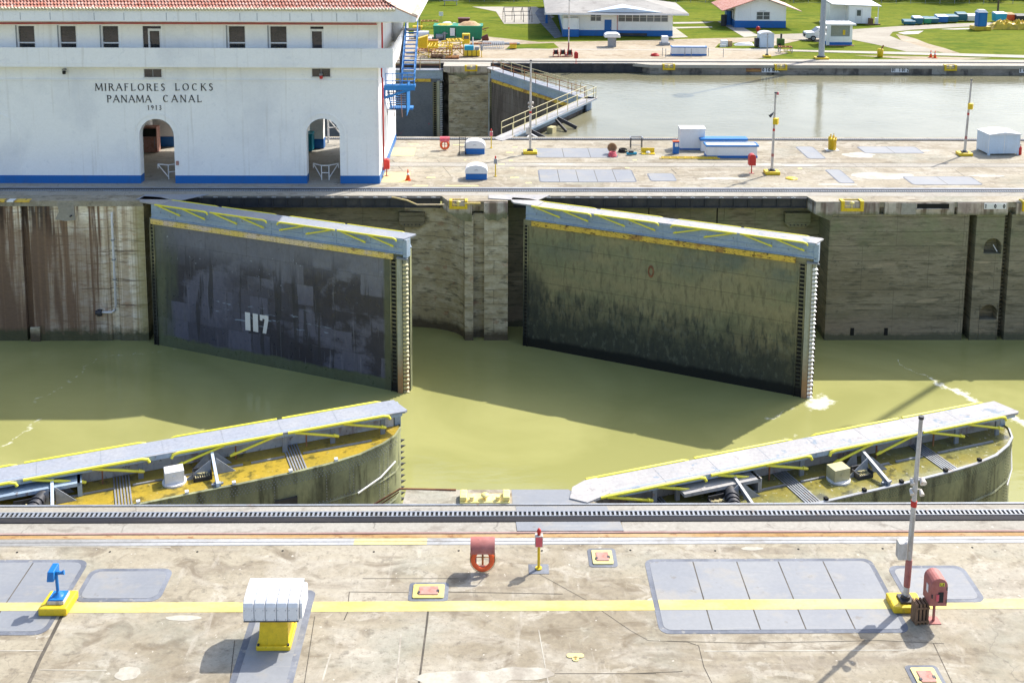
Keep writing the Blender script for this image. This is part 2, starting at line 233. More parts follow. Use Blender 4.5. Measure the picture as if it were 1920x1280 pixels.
M['green'] = paint('green_paint', (.01, .25, .13), (.1, .12, .05), f=.3)
M['brown'] = paint('brown_paint', (.13, .035, .03), f=.3)
M['sand'] = lay('sand', (.62, .42, .24), [dict(s=(3, 3, 3), lo=.45, hi=.6, c=(.45, .28, .15), f=.7)], rough=.95, bump=.5)
M['wood'] = lay('slatted_wood', (.22, .13, .075), [dict(s=(12, 12, 2), lo=.45, hi=.6, c=(.12, .07, .04), f=.9)], rough=.85, bump=.4)
M['grass'] = lay('grass', (.23, .29, .025), [dict(s=(.06, .09, .1), lo=.4, hi=.6, c=(.30, .34, .04), f=.9), dict(s=(.25, .6, .4), lo=.5, hi=.64, c=(.10, .20, .02), f=.7, w=.8), dict(s=(1.5, 3, 2), lo=.52, hi=.66, c=(.12, .19, .03), f=.6), dict(s=(.4, .9, 1), lo=.64, hi=.7, c=(.30, .28, .08), f=.5)], rough=1., bump=.9, bscale=3, spec=.05)
M['road'] = lay('worn_road', (.40, .36, .29), [dict(s=(.1, .2, .2), lo=.42, hi=.6, c=(.48, .44, .36), f=.9), dict(s=(.8, 1.5, 1), lo=.58, hi=.66, c=(.28, .24, .18), f=.6)], rough=.9)
M['pav'] = lay('pale_pavement', (.56, .52, .44), [dict(s=(.3, .6, .5), lo=.5, hi=.65, c=(.46, .41, .33), f=.8)], rough=.9)
M['tarp'] = lay('yellow_tarp', (.60, .42, .03), [dict(s=(1.5, 1.5, 1.5), lo=.5, hi=.6, c=(.35, .25, .03), f=.7)], rough=.4, bump=.3)
M['dumpb'] = paint('dumpster_teal', (.01, .12, .18), f=.3)
M['rubber'] = lay('black_rubber', (.02, .02, .02), rough=.8, bump=.05)
M['mast'] = lay('galvanised', (.36, .40, .44), [dict(s=(2, 2, .3), lo=.5, hi=.65, c=(.28, .31, .34), f=.7)], rough=.45, metal=.4)
M['polew'] = lay('weathered_white_pole', (.55, .52, .47), [dict(s=(6, 6, 1.2), lo=.5, hi=.62, c=(.36, .32, .27), f=.8), dict(s=(8, 8, 6), lo=.64, hi=.68, c=(.4, .12, .08), f=.7)], rough=.6)
M['leaf'] = lay('leaves', (.05, .12, .022), [dict(s=(.5, .5, .5), lo=.4, hi=.6, c=(.09, .17, .03), f=.9), dict(s=(1.5, 1.5, 1.5), lo=.55, hi=.65, c=(.03, .075, .018), f=.8)], rough=.7, bump=0)
M['bark'] = lay('bark', (.13, .10, .07), rough=.9)
M['fall'] = lay('falling_water', (.55, .60, .62), [dict(s=(5, 5, .6), lo=.45, hi=.6, c=(.22, .25, .24), f=.8)], rough=.3)

def water_mat(name, c, c2, foam=(), rough=.07, bs=.05, ior=1.33):
    m = bpy.data.materials.new(name); m.use_nodes = True; n = m.node_tree.nodes; L = m.node_tree.links
    p = n['Principled BSDF']; p.inputs['Roughness'].default_value = rough; p.inputs['IOR'].default_value = ior
    tc = n.new('ShaderNodeTexCoord')
    t = n.new('ShaderNodeTexNoise'); t.inputs['Scale'].default_value = .09; t.inputs['Detail'].default_value = 4; t.inputs['Distortion'].default_value = 1.2
    L.new(tc.outputs['Object'], t.inputs['Vector'])
    rp = n.new('ShaderNodeValToRGB'); rp.color_ramp.elements[0].position = .38; rp.color_ramp.elements[1].position = .64
    rp.color_ramp.elements[0].color = c+(1,); rp.color_ramp.elements[1].color = c2+(1,); L.new(t.outputs[0], rp.inputs[0])
    cur = rp.outputs[0]
    for (x0, y0, x1, y1, rad, dens, sc) in foam:      # foam streaks: capsules round a segment, broken up by noise
        def mth(op, a, b=None, c_=None):
            k = n.new('ShaderNodeMath'); k.operation = op
            for i, v in enumerate((a, b, c_)):
                if v is None: continue
                if isinstance(v, (int, float)): k.inputs[i].default_value = v
                else: L.new(v, k.inputs[i])
            return k.outputs[0]
        s = n.new('ShaderNodeSeparateXYZ'); L.new(tc.outputs['Object'], s.inputs[0])
        dx, dy = x1-x0, y1-y0; l2 = dx*dx+dy*dy+1e-6
        dq = n.new('ShaderNodeTexNoise'); dq.inputs['Scale'].default_value = .9; dq.inputs['Detail'].default_value = 5; L.new(tc.outputs['Object'], dq.inputs['Vector'])
        ds = n.new('ShaderNodeSeparateXYZ'); L.new(dq.outputs[1], ds.inputs[0])
        X = mth('SUBTRACT', mth('ADD', s.outputs[0], mth('MULTIPLY', mth('SUBTRACT', ds.outputs[0], .5), 1.8)), x0); Y = mth('SUBTRACT', mth('ADD', s.outputs[1], mth('MULTIPLY', mth('SUBTRACT', ds.outputs[1], .5), 1.8)), y0)
        tt = mth('ADD', mth('MULTIPLY', X, dx/l2), mth('MULTIPLY', Y, dy/l2)); k = n.new('ShaderNodeClamp'); L.new(tt, k.inputs[0]); tt = k.outputs[0]
        ex = mth('SUBTRACT', X, mth('MULTIPLY', tt, dx)); ey = mth('SUBTRACT', Y, mth('MULTIPLY', tt, dy))
        dd = mth('SQRT', mth('ADD', mth('MULTIPLY', ex, ex), mth('MULTIPLY', ey, ey)))
        fo = mth('SUBTRACT', 1.0, mth('DIVIDE', dd, rad))
        q = n.new('ShaderNodeTexNoise'); q.inputs['Scale'].default_value = sc; q.inputs['Detail'].default_value = 9; q.inputs['Roughness'].default_value = .75; L.new(tc.outputs['Object'], q.inputs['Vector'])
        mk = mth('ADD', mth('MULTIPLY', fo, .5), q.outputs[0])
        r = n.new('ShaderNodeMapRange'); r.inputs[1].default_value = 1.02-dens*.3; r.inputs[2].default_value = 1.34-dens*.3; L.new(mk, r.inputs[0])
        r2 = n.new('ShaderNodeMapRange'); r2.inputs[1].default_value = 0; r2.inputs[2].default_value = .15; L.new(fo, r2.inputs[0])
        mx = n.new('ShaderNodeMix'); mx.data_type = 'RGBA'; L.new(mth('MULTIPLY', r.outputs[0], r2.outputs[0]), mx.inputs[0]); L.new(cur, mx.inputs[6]); mx.inputs[7].default_value = (.8, .8, .68, 1); cur = mx.outputs[2]
    L.new(cur, p.inputs['Base Color'])
    b = n.new('ShaderNodeBump'); b.inputs['Strength'].default_value = bs; b.inputs['Distance'].default_value = .2
    mp = n.new('ShaderNodeMapping'); mp.inputs['Scale'].default_value = (.5, 1.1, 1); L.new(tc.outputs['Object'], mp.inputs[0])
    h = n.new('ShaderNodeTexNoise'); h.inputs['Scale'].default_value = 1.8; h.inputs['Detail'].default_value = 6; L.new(mp.outputs[0], h.inputs['Vector'])
    L.new(h.outputs[0], b.inputs['Height']); L.new(b.outputs[0], p.inputs['Normal'])
    return m
# ------------------------------------------------------------------ mesh builder
def quv(a, b):
    d = (Vector(b)-Vector(a)).normalized(); up = Vector((0, 0, 1)) if abs(d.z) < .95 else Vector((1, 0, 0))
    s = d.cross(up).normalized(); return d, s, s.cross(d).normalized()
class MB:
    def __init__(s): s.v = []; s.f = []; s.m = []; s.k = 0; s.sm = []; s.smooth = False
    def add(s, vs_, fs):
        o = len(s.v); s.v += [tuple(p) for p in vs_]
        for f in fs: s.f.append([i+o for i in f]); s.m.append(s.k); s.sm.append(s.smooth)
        return s
    def mat(s, k): s.k = k; return s
    def hexa(s, p):            # 8 corners: bottom 4 then top 4
        return s.add(p, [(0, 3, 2, 1), (4, 5, 6, 7), (0, 1, 5, 4), (1, 2, 6, 5), (2, 3, 7, 6), (3, 0, 4, 7)])
    def box(s, x0, x1, y0, y1, z0, z1):
        return s.hexa([(x0, y0, z0), (x1, y0, z0), (x1, y1, z0), (x0, y1, z0), (x0, y0, z1), (x1, y0, z1), (x1, y1, z1), (x0, y1, z1)])
    def bar(s, a, b, w_, h_=None, w2=None, h2=None):
        h_ = w_ if h_ is None else h_; w2 = w_ if w2 is None else w2; h2 = h_ if h2 is None else h2
        a, b = Vector(a), Vector(b); d, x, y = quv(a, b)
        return s.hexa([a-x*w_/2-y*h_/2, a+x*w_/2-y*h_/2, a+x*w_/2+y*h_/2, a-x*w_/2+y*h_/2, b-x*w2/2-y*h2/2, b+x*w2/2-y*h2/2, b+x*w2/2+y*h2/2, b-x*w2/2+y*h2/2])
    def cyl(s, a, b, r0, r1=None, n=12, caps=True):
        r1 = r0 if r1 is None else r1; a, b = Vector(a), Vector(b); d, x, y = quv(a, b)
        vs_ = []
        for c, r in ((a, r0), (b, r1)):
            for i in range(n):
                t = 2*math.pi*i/n; vs_.append(c+x*(r*math.cos(t))+y*(r*math.sin(t)))
        old = s.smooth; s.smooth = True
        s.add(vs_, [(i, (i+1) % n, n+(i+1) % n, n+i) for i in range(n)]); s.smooth = False
        if caps: s.add(vs_, [tuple(range(n)), tuple(range(n, 2*n))])
        s.smooth = old; return s
    def tube(s, pts, r, n=8):
        pts = [Vector(p) for p in pts]; vs_ = []
        for i, p in enumerate(pts):
            t = (pts[min(i+1, len(pts)-1)]-pts[max(i-1, 0)]).normalized(); _, x, y = quv((0, 0, 0), t)
            vs_ += [p+x*(r*math.cos(2*math.pi*j/n))+y*(r*math.sin(2*math.pi*j/n)) for j in range(n)]
        fs = [(i*n+j, i*n+(j+1) % n, (i+1)*n+(j+1) % n, (i+1)*n+j) for i in range(len(pts)-1) for j in range(n)]
        old = s.smooth; s.smooth = True; s.add(vs_, fs); s.smooth = old
        m_ = len(pts)-1; return s.add(vs_, [tuple(range(n)), tuple(range(m_*n, m_*n+n))])
    def prism(s, poly, a, b, ax='z'):
        f = {'z': lambda p, t: (p[0], p[1], t), 'y': lambda p, t: (p[0], t, p[1]), 'x': lambda p, t: (t, p[0], p[1])}[ax]
        n = len(poly); vs_ = [f(p, a) for p in poly]+[f(p, b) for p in poly]
        return s.add(vs_, [tuple(range(n)), tuple(range(n, 2*n))]+[(i, (i+1) % n, n+(i+1) % n, n+i) for i in range(n)])
    def sheet(s, poly, z):
        return s.add([(p[0], p[1], z) for p in poly], [tuple(range(len(poly)))])
    def lathe(s, prof, c=(0, 0, 0), n=20):
        vs_ = []
        for r, z in prof: vs_ += [(c[0]+r*math.cos(2*math.pi*j/n), c[1]+r*math.sin(2*math.pi*j/n), c[2]+z) for j in range(n)]
        old = s.smooth; s.smooth = True
        s.add(vs_, [(i*n+j, i*n+(j+1) % n, (i+1)*n+(j+1) % n, (i+1)*n+j) for i in range(len(prof)-1) for j in range(n)]); s.smooth = old
        return s.add(vs_, [tuple(range(n)), tuple(range((len(prof)-1)*n, len(prof)*n))])
    def torus(s, c, r, t, ax='y', n=28, k=10):
        vs_ = []
        for i in range(n):
            a = 2*math.pi*i/n
            for j in range(k):
                b = 2*math.pi*j/k; q = r+t*math.cos(b); u, v_, w_ = q*math.cos(a), q*math.sin(a), t*math.sin(b)
                vs_.append((c[0]+u, c[1]+w_, c[2]+v_) if ax == 'y' else (c[0]+u, c[1]+v_, c[2]+w_))
        old = s.smooth; s.smooth = True
        s.add(vs_, [(i*k+j, ((i+1) % n)*k+j, ((i+1) % n)*k+(j+1) % k, i*k+(j+1) % k) for i in range(n) for j in range(k)]); s.smooth = old
        return s
    def build(s, name, mats, parent=None, bevel=0, loc=None):
        me = bpy.data.meshes.new(name); me.from_pydata(s.v, [], s.f)
        if not isinstance(mats, (list, tuple)): mats = [mats]
        for q in mats: me.materials.append(M[q] if isinstance(q, str) else q)
        me.polygons.foreach_set('material_index', s.m); me.polygons.foreach_set('use_smooth', s.sm)
        me.update()
        import bmesh
        b = bmesh.new(); b.from_mesh(me); bmesh.ops.recalc_face_normals(b, faces=b.faces[:]); b.to_mesh(me); b.free()
        o = bpy.data.objects.new(name, me); C.objects.link(o)
        if parent is not None: o.parent = parent
        if loc is not None: o.location = loc
        if bevel:
            bv = o.modifiers.new('bevel', 'BEVEL'); bv.width = bevel; bv.segments = 2; bv.limit_method = 'ANGLE'; bv.angle_limit = R(40)
        return o
def T(name, label, cat, loc=(0, 0, 0), rz=0., group=None):
    o = bpy.data.objects.new(name, None); C.objects.link(o); o.location = loc; o.rotation_euler = (0, 0, rz); o.empty_display_size = .3
    return tag(o, label, cat, group)
def tag(o, label, cat, group=None):
    o['label'] = label; o['category'] = cat
    if group: o['group'] = group
    return o
def struct(o): o['kind'] = 'structure'; return o
def dup(o, parent=None, loc=None, rz=None, label=None):
    c = o.copy(); C.objects.link(c); c.parent = parent
    if loc is not None: c.location = loc
    if rz is not None: c.rotation_euler = (0, 0, rz)
    if label: c['label'] = label
    for ch in [q for q in bpy.data.objects if q.parent == o]: dup(ch, c)
    return c
def rrect(x0, x1, y0, y1, r, n=5):
    pts = []
    for cx, cy, a0 in ((x1-r, y1-r, 0), (x0+r, y1-r, 90), (x0+r, y0+r, 180), (x1-r, y0+r, 270)):
        for i in range(n+1):
            a = R(a0+90*i/n); pts.append((cx+r*math.cos(a), cy+r*math.sin(a)))
    return pts
def ribbon(mb, pts, w_, z):     # flat strip along a ground polyline
    pts = [Vector((p[0], p[1], 0)) for p in pts]
    L_, R_ = [], []
    for i, p in enumerate(pts):
        t = (pts[min(i+1, len(pts)-1)]-pts[max(i-1, 0)]).normalized(); nn = Vector((-t.y, t.x, 0))*w_/2
        L_.append(p+nn); R_.append(p-nn)
    for i in range(len(pts)-1): mb.add([(q.x, q.y, z) for q in (L_[i], L_[i+1], R_[i+1], R_[i])], [(0, 1, 2, 3)])
    return mb
def gp(pts, z=0.): return [tuple(G(x, y, z)[:2]) for x, y in pts]
# ------------------------------------------------------------------ water
a1 = G(1520, 758, WL); fo = []
p = G(1545, 752, WL); q = G(1528, 760, WL); fo.append((q.x, q.y, p.x, p.y, .95, 1.2, 2.2))
for (xa, ya), (xb, yb), rad, dens in (((1745, 708), (1800, 738), .3, .95), ((1800, 738), (1930, 800), .55, 1.0), ((75, 790), (0, 838), .35, .45), ((185, 672), (60, 762), .8, .12), ((340, 655), (200, 668), .7, .15), ((1480, 765), (1440, 785), .5, .35), ((1680, 675), (1745, 708), .12, .6), ((1500, 815), (1420, 838), .5, .15)):
    A, B = G(xa, ya, WL), G(xb, yb, WL); fo.append((A.x, A.y, B.x, B.y, rad, dens, 2.6))
M['water'] = water_mat('lock_water', (.275, .275, .10), (.34, .335, .13), fo, rough=.05, bs=.09)
M['waterup'] = water_mat('upper_lock_water', (.16, .152, .095), (.20, .19, .125), (), rough=.10, bs=.12, ior=1.26)
struct(MB().add([(-90, -3.6, WL), (120, -3.6, WL), (120, 36.5, WL), (-90, 36.5, WL)], [(0, 1, 2, 3)]).build('water', 'water'))
struct(MB().add([(-90, 50.9, WL), (0.8, 50.9, WL), (8.75, 66.6, WL), (-.2, 82.4, WL), (-.2, 88, WL), (-90, 88, WL)], [(0, 1, 2, 3, 4, 5)]).build('lower_chamber_water', 'water'))
struct(MB().add([(0.9, 50.9, WU), (140, 50.9, WU), (140, 88, WU), (0.2, 88, WU), (.2, 82.4, WU), (9.0, 66.6, WU)], [(0, 1, 2, 3, 4, 5)]).build('upper_chamber_water', 'waterup'))
# ------------------------------------------------------------------ lock walls (plan outlines extruded) and decks
YF, YR, YD = 33.5, 35.75, 34.65
def recess_end(x0, x1, y0, y1, n=6):  # curved return from the back of a recess to a pier face
    return [(x0+(x1-x0)*math.sin(i/n*math.pi/2), y1-(y1-y0)*(1-math.cos(i/n*math.pi/2))) for i in range(1, n+1)]
def wall(name, label, poly, z0, z1, mt):
    return tag(MB().prism(poly, z0, z1).build(name, mt), label, 'wall')
Yb = 50.95
o = wall('lock_wall', 'brown and cream stained lock wall with a white drainpipe, below the control house',
     [(-90, YF), (-29.95, YF), (-29.95, YF+.35), (-29.45, YF+.35), (-29.45, YF), (-24.55, YF), (-24.5, YF+.12), (-23.98, YF+.12), (-23.95, YF), (-22.2, YF), (-22.2, YR+.3), (-22.2, Yb), (-90, Yb)], -14, -.352, 'wallL')
wl = o
MB().box(-29.7, -29.1, YF-.14, YF+.0, -9.6, -8.35).build('guide_block', 'pier', o)
b = MB(); b.cyl((-26.72, YF-.28, -.95), (-26.72, YF+.05, -.95), .05, n=8); b.build('patch_pin', 'steeld', o)
MB().prism([(-27.6, -.12), (-26.55, -.12), (-26.5, -1.25), (-27.1, -1.32), (-27.75, -1.2), (-27.5, -.7)], YF-.07, YF+.02, 'y').build('cement_patch', 'deckpale', o)
# pier between the two recesses
pier = wall('lock_pier', 'rough grooved concrete pier between the two open gates of the centre wall',
     [(-5.9, YR), *recess_end(-5.9, -1.9, YF, YR), (-1.36, YF), (-1.36, YF+.5), (-.66, YF+.5), (-.66, YF), (.86, YF), (.86, YR+.3), (-5.9, YR+.3)], -14, -.95, 'pier')
cp = MB().prism([(-3.4, YD+.0), (-2.95, YF-.02), (-1.45, YF-.12), (-1.42, YF+.4), (-.72, YF+.4), (-.68, YF-.14), (.83, YF-.12), (.83, YR), (-3.4, YR)], -.78, -.06)
cp.add([(-2.95, YF-.02, -.78), (-1.45, YF-.12, -.78), (-1.45, YF-.05, -1.35), (-2.0, YF-.02, -1.3), (-3.4, YR, -.78), (-1.45, YR, -.78)], [(0, 1, 2, 3), (0, 3, 4), (1, 2, 5)])
cp.prism([(-.68, -.78), (.83, -.78), (.75, -1.15), (.5, -1.05), (.2, -1.3), (-.1, -1.2), (-.4, -1.25), (-.6, -1.05)], YF-.1, YF+.3, 'y')
cp.build('coping', 'coping', pier)
# back walls of the recesses
tag(MB().box(-22.2, -5.9, YR, Yb, -14, -.35).build('recess_wall', 'wallR'), 'dark wall at the back of the gate recess behind the leaf numbered 117', 'wall')
rw = tag(MB().prism([(.86, YR), (21.6, YR), (21.6, Yb), (.86, Yb)], -14, -.35).build('recess_wall', 'wallR'), 'dark wall at the back of the gate recess behind the mossy right leaf', 'wall')
MB().box(10.1, 10.16, YR-.02, YR+.01, -4, -.4).box(14.6, 14.68, YR-.02, YR+.01, -3.6, -.4).build('wall_joint', 'black', rw)
for k, (x, par, col_) in enumerate(((-5.4, pier, 0), (19.9, rw, 1))):
    z = -1.35; yy = YR-.35
    MB().prism([(x-.85, z), (x+.85, z), (x+.85, z-.75), (x+.5, z-1.0), (x-.55, z-1.0), (x-.85, z-.7)], yy, yy+.5, 'y').build('gate_buffer', 'wallR', par, bevel=.03)
    b = MB()
    for i in range(5): b.cyl((x-.5+i*.25, yy-.02, z-.8), (x-.5+i*.25, yy-.1, z-.8), .04, n=6)
    b.build('buffer_bolts', 'steeld', par)
for x, y in ((13.4, -.75), (8.0, -.8)): pass
# right wall with grooves and arched niches
def arch_pts(cx, w_, z0, zs, n=10): return [(cx-w_/2, z0)]+[(cx-w_/2*math.cos(math.pi*i/n), zs+w_/2*math.sin(math.pi*i/n)) for i in range(n+1)]+[(cx+w_/2, z0)]
wr = T('lock_wall', 'dark mossy lock wall with two deep grooves and two arched niches', 'wall', (0, 0, 0))
b = MB()
def face_wall(mb, x0, x1, y, z0, z1, niches, depth):      # front face at y with arched niches cut in it, pieces butt together
    xs = x0
    def q(a, b_, c, d): mb.add([(a[0], y, a[1]), (b_[0], y, b_[1]), (c[0], y, c[1]), (d[0], y, d[1])], [(0, 1, 2, 3)])
    cx, w_ = niches[0][0], niches[0][1]
    q((x0, z0), (cx-w_/2, z0), (cx-w_/2, z1), (x0, z1)); q((cx+w_/2, z0), (x1, z0), (x1, z1), (cx+w_/2, z1))
    zc = z0
    for (cx, w_, za, zs) in sorted(niches, key=lambda t: t[2]):
        q((cx-w_/2, zc), (cx+w_/2, zc), (cx+w_/2, za), (cx-w_/2, za))
        ap = arch_pts(cx, w_, za, zs); top = zs+w_/2+.05
        for i in range(1, len(ap)-2): q(ap[i], ap[i+1], (ap[i+1][0], top), (ap[i][0], top))
        for i in range(len(ap)):
            a_, c_ = ap[i], ap[(i+1) % len(ap)]
            mb.add([(a_[0], y, a_[1]), (c_[0], y, c_[1]), (c_[0], y+depth, c_[1]), (a_[0], y+depth, a_[1])], [(0, 1, 2, 3)])
        mb.add([(p_[0], y+depth, p_[1]) for p_ in ap], [tuple(range(len(ap)))])
        zc = top
    q((cx-w_/2, zc), (cx+w_/2, zc), (cx+w_/2, z1), (cx-w_/2, z1))
b.prism([(21.42, YF), (30.36, YF), (30.36, YF+1.0), (30.86, YF+1.0), (30.86, Yb), (21.42, Yb)], -14, -.84)
b.box(30.86, 32.66, YF+1.2, Yb, -14, -.84); b.box(30.86, 30.9, YF, YF+1.2, -14, -.84); b.box(32.62, 32.66, YF, YF+1.2, -14, -.84)
face_wall(b, 30.9, 32.62, YF, -14, -.84, [(32.0, 1.15, -3.45, -3.0), (32.02, 1.15, -7.9, -7.45)], .7)
b.prism([(32.66, YF+.8), (33.12, YF+.8), (33.12, YF), (95, YF), (95, Yb), (32.66, Yb)], -14, -.84)
b.build('wall_face', 'wallR', wr)
b = MB()
xs = [21.3, 24.55, 24.95, 29.55, 29.8, 33.05, 33.6, 34.4, 90]
b.prism([(20.2, YD), (20.45, YF-.06), (24.5, YF-.14), (24.5, YF+.3), (24.85, YF+.3), (24.85, YF-.14), (29.3, YF-.14), (29.3, YF+.25), (29.52, YF+.25), (29.52, YF-.14), (32.75, YF-.14), (32.75, YF+.5), (33.3, YF+.5), (33.3, YF-.14), (95, YF-.14), (95, Yb), (20.2, Yb)], -.84, -.06)
b.add([(20.45, YF-.06, -.84), (21.42, YF-.1, -1.25), (21.42, YR, -1.25), (20.2, YR, -.84), (21.6, YF-.1, -.84), (21.6, YR, -.84)], [(0, 1, 4), (0, 1, 2, 3), (1, 2, 5, 4)])
b.build('coping', 'coping', wr)
b = MB().box(26.95, 29.0, YF-.165, YF-.0, -.42, -.36).box(26.6, 29.4, YF-.16, YF-.0, -.36, -.1); b = MB().box(26.9, 28.95, YF-.165, YF-.12, -.40, -.1); b.build('coping_slot', 'black', wr)
MB().box(26.85, 29.0, YF-.24, YF-.14, -.47, -.405).build('slot_sill', 'coping', wr)
MB().box(25.9, 26.9-.05, YF-.155, YF-.1, -.8, -.08).build('cement_patch', 'deckpale', wr)
b = MB()
for i in range(34): b.box(32.7, 33.1, YF+.55, YF+.62, -1.2-i*.25, -1.28-i*.25)
b.build('ladder_rungs', 'wallR', wr)
b = MB()
for x in (23.2, 25.4): b.box(x-.12, x+.12, YF-.02, YF+.05, -8.95, -8.45)
for x, y in ((22.8, 0),): pass
b.build('wall_vents', 'black', wr)
MB().cyl((32.35, YF+.1, -3.35), (32.15, YF+.3, -2.95), .03, n=6).build('niche_bar', 'white', wr)
# number plates: small white boards of black marks, too worn to read
GL = {'M': (.95, [((0, 0), (.08, 1), 0), ((.08, 1), (.47, .08), 1), ((.47, .08), (.86, 1), 0), ((.86, 1), (.95, 0), 1)]),
 'I': (.16, [((.08, 0), (.08, 1), 1)]), 'R': (.68, [((.08, 0), (.08, 1), 1), ((.08, .97), (.42, .95), 0), ((.42, .95), (.55, .74), 1), ((.55, .74), (.4, .54), 1), ((.4, .54), (.08, .52), 0), ((.36, .52), (.68, 0), 1)]),
 'A': (.8, [((0, 0), (.4, 1), 0), ((.4, 1), (.8, 0), 1), ((.17, .36), (.62, .36), 0)]), 'F': (.55, [((.08, 0), (.08, 1), 1), ((.08, .97), (.55, .97), 0), ((.08, .52), (.45, .52), 0)]),
 'L': (.55, [((.08, 0), (.08, 1), 1), ((.08, .03), (.55, .03), 0), ((.55, .03), (.55, .18), 0)]), 'O': (.9, None), 'E': (.58, [((.08, 0), (.08, 1), 1), ((.08, .97), (.55, .97), 0), ((.08, .52), (.46, .52), 0), ((.08, .03), (.58, .03), 0)]),
 'S': (.52, [((.48, .86), (.3, .99), 0), ((.3, .99), (.1, .9), 1), ((.1, .9), (.1, .68), 1), ((.1, .68), (.44, .4), 1), ((.44, .4), (.44, .14), 1), ((.44, .14), (.22, .0), 1), ((.22, .0), (.02, .14), 0)]),
 'C': (.8, None), 'K': (.7, [((.08, 0), (.08, 1), 1), ((.08, .45), (.62, 1), 0), ((.26, .6), (.7, 0), 1)]), 'P': (.58, [((.08, 0), (.08, 1), 1), ((.08, .97), (.42, .95), 0), ((.42, .95), (.56, .72), 1), ((.56, .72), (.4, .5), 1), ((.4, .5), (.08, .48), 0)]),
 'N': (.8, [((.08, 0), (.08, 1), 0), ((.08, 1), (.74, 0), 1), ((.74, 0), (.74, 1), 0)]), '1': (.2, [((.1, 0), (.1, 1), 1), ((.1, 1), (-.06, .86), 0)]), '9': (.5, [((.44, .74), (.36, .93), 1), ((.36, .93), (.25, .985), 0), ((.25, .985), (.12, .93), 0), ((.12, .93), (.05, .74), 1), ((.05, .74), (.12, .55), 1), ((.12, .55), (.25, .49), 0), ((.25, .49), (.38, .55), 0), ((.38, .55), (.44, .74), 1), ((.45, .74), (.42, .4), 1), ((.42, .4), (.18, .01), 0)]),
 '3': (.5, [((.04, .92), (.28, .99), 0), ((.28, .99), (.42, .76), 1), ((.42, .76), (.18, .54), 0), ((.18, .54), (.46, .3), 1), ((.46, .3), (.25, .0), 1), ((.25, .0), (.02, .1), 0)]),
 '0': (.5, [((.25, 1), (.02, .5), 1), ((.02, .5), (.25, 0), 1), ((.25, 0), (.48, .5), 1), ((.48, .5), (.25, 1), 1)]), '2': (.5, [((.04, .8), (.25, 1), 1), ((.25, 1), (.44, .75), 1), ((.44, .75), (.04, .03), 1), ((.04, .03), (.5, .03), 1)])}
def glyph(mb, ch, x, y, z, h, thick=.13, thin=.07, serif=True, dep=.03):
    w_, st = GL[ch]
    if st is None:
        n = 16; a0, a1_ = (0, 360) if ch == 'O' else (48, 312)
        pts = [(w_/2+(w_/2-.06)*math.cos(R(a0+(a1_-a0)*i/n)), .5+.48*math.sin(R(a0+(a1_-a0)*i/n)), ) for i in range(n+1)]
        st = [(pts[i], pts[i+1], abs(pts[i][0]-w_/2)/w_ > .22) for i in range(n)]; sf = []
    else: sf = [p_ for s_ in st for p_ in s_[:2] if p_[1] in (0, 1)] if serif else []
    for (a_, b_, t) in st:
        d = Vector((b_[0]-a_[0], b_[1]-a_[1])); ln = d.length; d /= max(ln, 1e-6); nn = Vector((-d.y, d.x))*(thick if t else thin)/2; e = d*.015
        q = [Vector(a_)-e+nn, Vector(a_)-e-nn, Vector(b_)+e-nn, Vector(b_)+e+nn]
        mb.prism([(x+p_.x*h, z+p_.y*h) for p_ in q], y-dep, y+.01, 'y')
    for p_ in set(sf):
        zz = p_[1]-.02; mb.box(x+(p_[0]-.11)*h, x+(p_[0]+.11)*h, y-dep, y+.01, z+(zz-.015)*h, z+(zz+.035)*h)
    return w_*h
def text(mb, s, x, y, z, h, sp, word, **k):
    for ch in s:
        if ch == ' ': x += word; continue
        x += glyph(mb, ch, x, y, z, h, **k)+sp
    return x
def plate(par, px0, px1, py0, py1, Y, s, loc=(0, 0, 0)):
    a, b_ = V(px0, py1, Y), V(px1, py0, Y)
    o = MB().box(a.x, b_.x, Y-.03, Y+.02, a.z, b_.z).build('number_plate', 'white', par)
    m = MB(); n = len(s); wd = (b_.x-a.x)/n; h = (b_.z-a.z)*.66
    for i, ch in enumerate(s):
        if ch != ' ': glyph(m, ch, a.x+(i+.25)*wd, Y-.03, a.z+(b_.z-a.z)*.17, h, thick=.2, thin=.16, serif=False, dep=.012)
    m.build('plate_marks', 'rubber', o)
plate(wr, 1845, 1887, 381, 392, YF-.15, '1 0 0')
# ------------------------------------------------------------------ centre wall deck
def deck(name, poly, mt, z=0., th=.35):
    b = MB(); n = len(poly); b.prism(poly, z-th, z); return struct(b.build(name, mt))
deck('centre_deck', [(-90, YF-.05), (-22.2, YF-.05), (-22.2, YD), (-3.42, YD), (-2.95, YF-.02), (.83, YF-.02), (.83, YD), (20.2, YD), (20.45, YF-.06), (95, YF-.06), (95, Yb+.15), (-90, Yb+.15)], 'deck')
